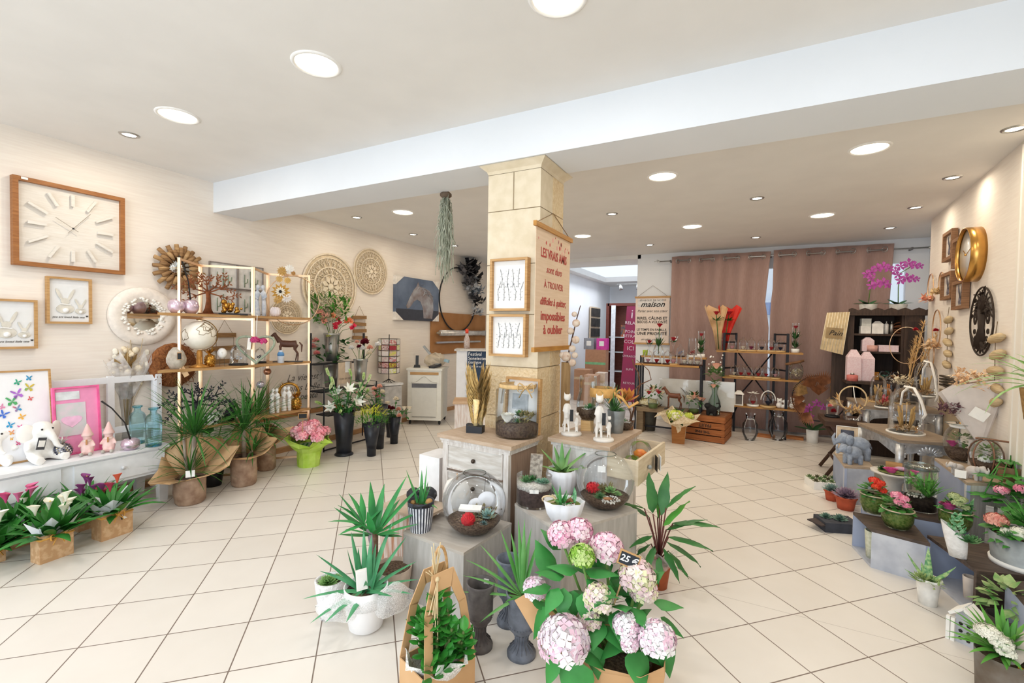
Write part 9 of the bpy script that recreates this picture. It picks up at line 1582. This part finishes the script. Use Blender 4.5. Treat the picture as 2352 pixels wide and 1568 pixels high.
# wrapped dried bouquet on the wall side, edge plants
P = Vector((1.47, 4.52, 0)); k = mpp(P); zb = D(2240, 1010, P).z; t = thing('wrapped_bouquet', 'pale paper cone of dried flowers with a white card leaning at the right wall', 'bouquet', (P.x, P.y, 0), face(P)); tl, tr, ml, bb = (LX(t, t.location, *p) for p in ((2200, 868), (2280, 850), (2200, 905), (2250, 1010))); PC_ = M('#e0d6cf', .8, 0, .04); bx = LX(t, t.location, 2252, 1000).x
MB().box((bx, .03, zb/2), (.12, .12, zb)).build('support_block', M('#c9c2bc', .8), t); m = MB(); n = 10; vs = []
for i, (z, r) in enumerate(((zb, .03), (zb+.2, .07), (zb+.42, .12))):
    for j in range(n): a = 2*pi*j/n; vs.append((bx+r*cos(a)-.10*i*.3+(.05*i if cos(a) > 0 else -.03*i), .02+r*.6*sin(a), z+(.10*cos(a)*i*.5)))
m.add(vs, [(i*n+j, i*n+(j+1) % n, (i+1)*n+(j+1) % n, (i+1)*n+j) for i in range(2) for j in range(n)], False); m.build('paper_cone', PC_, t); f = MB(); spray(f, (bx-.06, .0, zb+.42), .13, 180, .04, .9); f.build('dried_flowers', M('#e0b184', .9, hx2='#ecd6b5', scale=25), t); f = MB(); spray(f, (bx-.17, -.04, zb+.2), .08, 90, .035, .9); f.build('dark_flowers', M('#6b4a52', .8), t); MB().box((bx-.01, -.08, zb+.2), (.09, .003, .075), ry=.5).build('white_card', PAPER, t)
P = Vector((1.50, 4.12, CZ5)); t = thing('schefflera', 'glossy umbrella leaf plant at the right edge on the tall crate', 'potted plant', P, face(P)); MB().lathe(cup(.05, .07, .1), 18).build('pot', M('#8d6f52', .8), t); k = mpp(P); g = MB()
for px, py, y in ((2275, 1085, -.2), (2262, 1125, -.25), (2335, 1085, -.1), (2320, 1060, 0), (2345, 1120, -.15), (2300, 1105, -.15)):
    c = LX(t, P, px, py, y); g.tube([(0, 0, .08), (c.x*.5, y*.5, .12+c.z*.4), tuple(c)], .004, 4)
    for j in range(8): g.leaf(c, j*.785, .15, .085, .034, .5, 4, 'oval', .2)
g.build('leaves', M('#357a2c', .35, hx2='#4f9a3d', scale=8), t)
P = Vector((1.44, 3.82, 0)); t = thing('picket_planter', 'grey picket fence planter of pink kalanchoe at the right edge', 'planter', P, face(P)); zt = .36; MB().box((0, .06, zt/2), (.26, .14, zt)).build('box', M('#a9a6a6', .8), t)
for i in range(6): MB().box((-.125+.05*i, -.02, zt*.55), (.034, .012, zt*1.1)).build('picket', wood('#cfcbc8', '#b3aeab', .8), t)
MB().box((0, -.03, zt*.75), (.29, .01, .02)).build('rail', wood('#bcae9c', '#a3957f', .8), t); g = MB(); bush(g, (0, .04, zt+.08), .13, 60, .06, .045, 'oval', .8); straps(g, (.05, -.02, zt*.9), 20, .2, .018, (.3, 1.4), (.4, .9), 'lance'); g.build('foliage', GRN, t)
for x, z in ((-.08, .15), (.0, .18), (.09, .14)): f = MB(); florets(f, (x, -.03, zt+z), .035, 24, .014, .6, 2); f.build('flower_cluster', PINK, t)
P = Vector((1.52, 4.0, .9)); c = onW(2520, 920); t = thing('spider_plant', 'long bladed spider plant and ivy in a wicker basket cut by the right edge', 'hanging plant', c+Vector((-wn_.x, -wn_.y, 0))*.16+Vector((0, 0, -.12)), face(c)); MB().lathe(cup(.08, .10, .16), 22).build('wicker_basket', M('#b08a55', .9, hx2='#8d6a3d', scale=50, bump=.8), t); MB().box((0, .1, .02), (.02, .18, .02)).build('wall_hook', IRON, t); g = MB(); straps(g, (0, 0, .15), 34, .36, .018, (.2, 1.4), (.8, 1.9), 'lance', .4, 8); g.build('blades', M('#5f9a3c', .4, hx2='#a3c77a', scale=6), t)
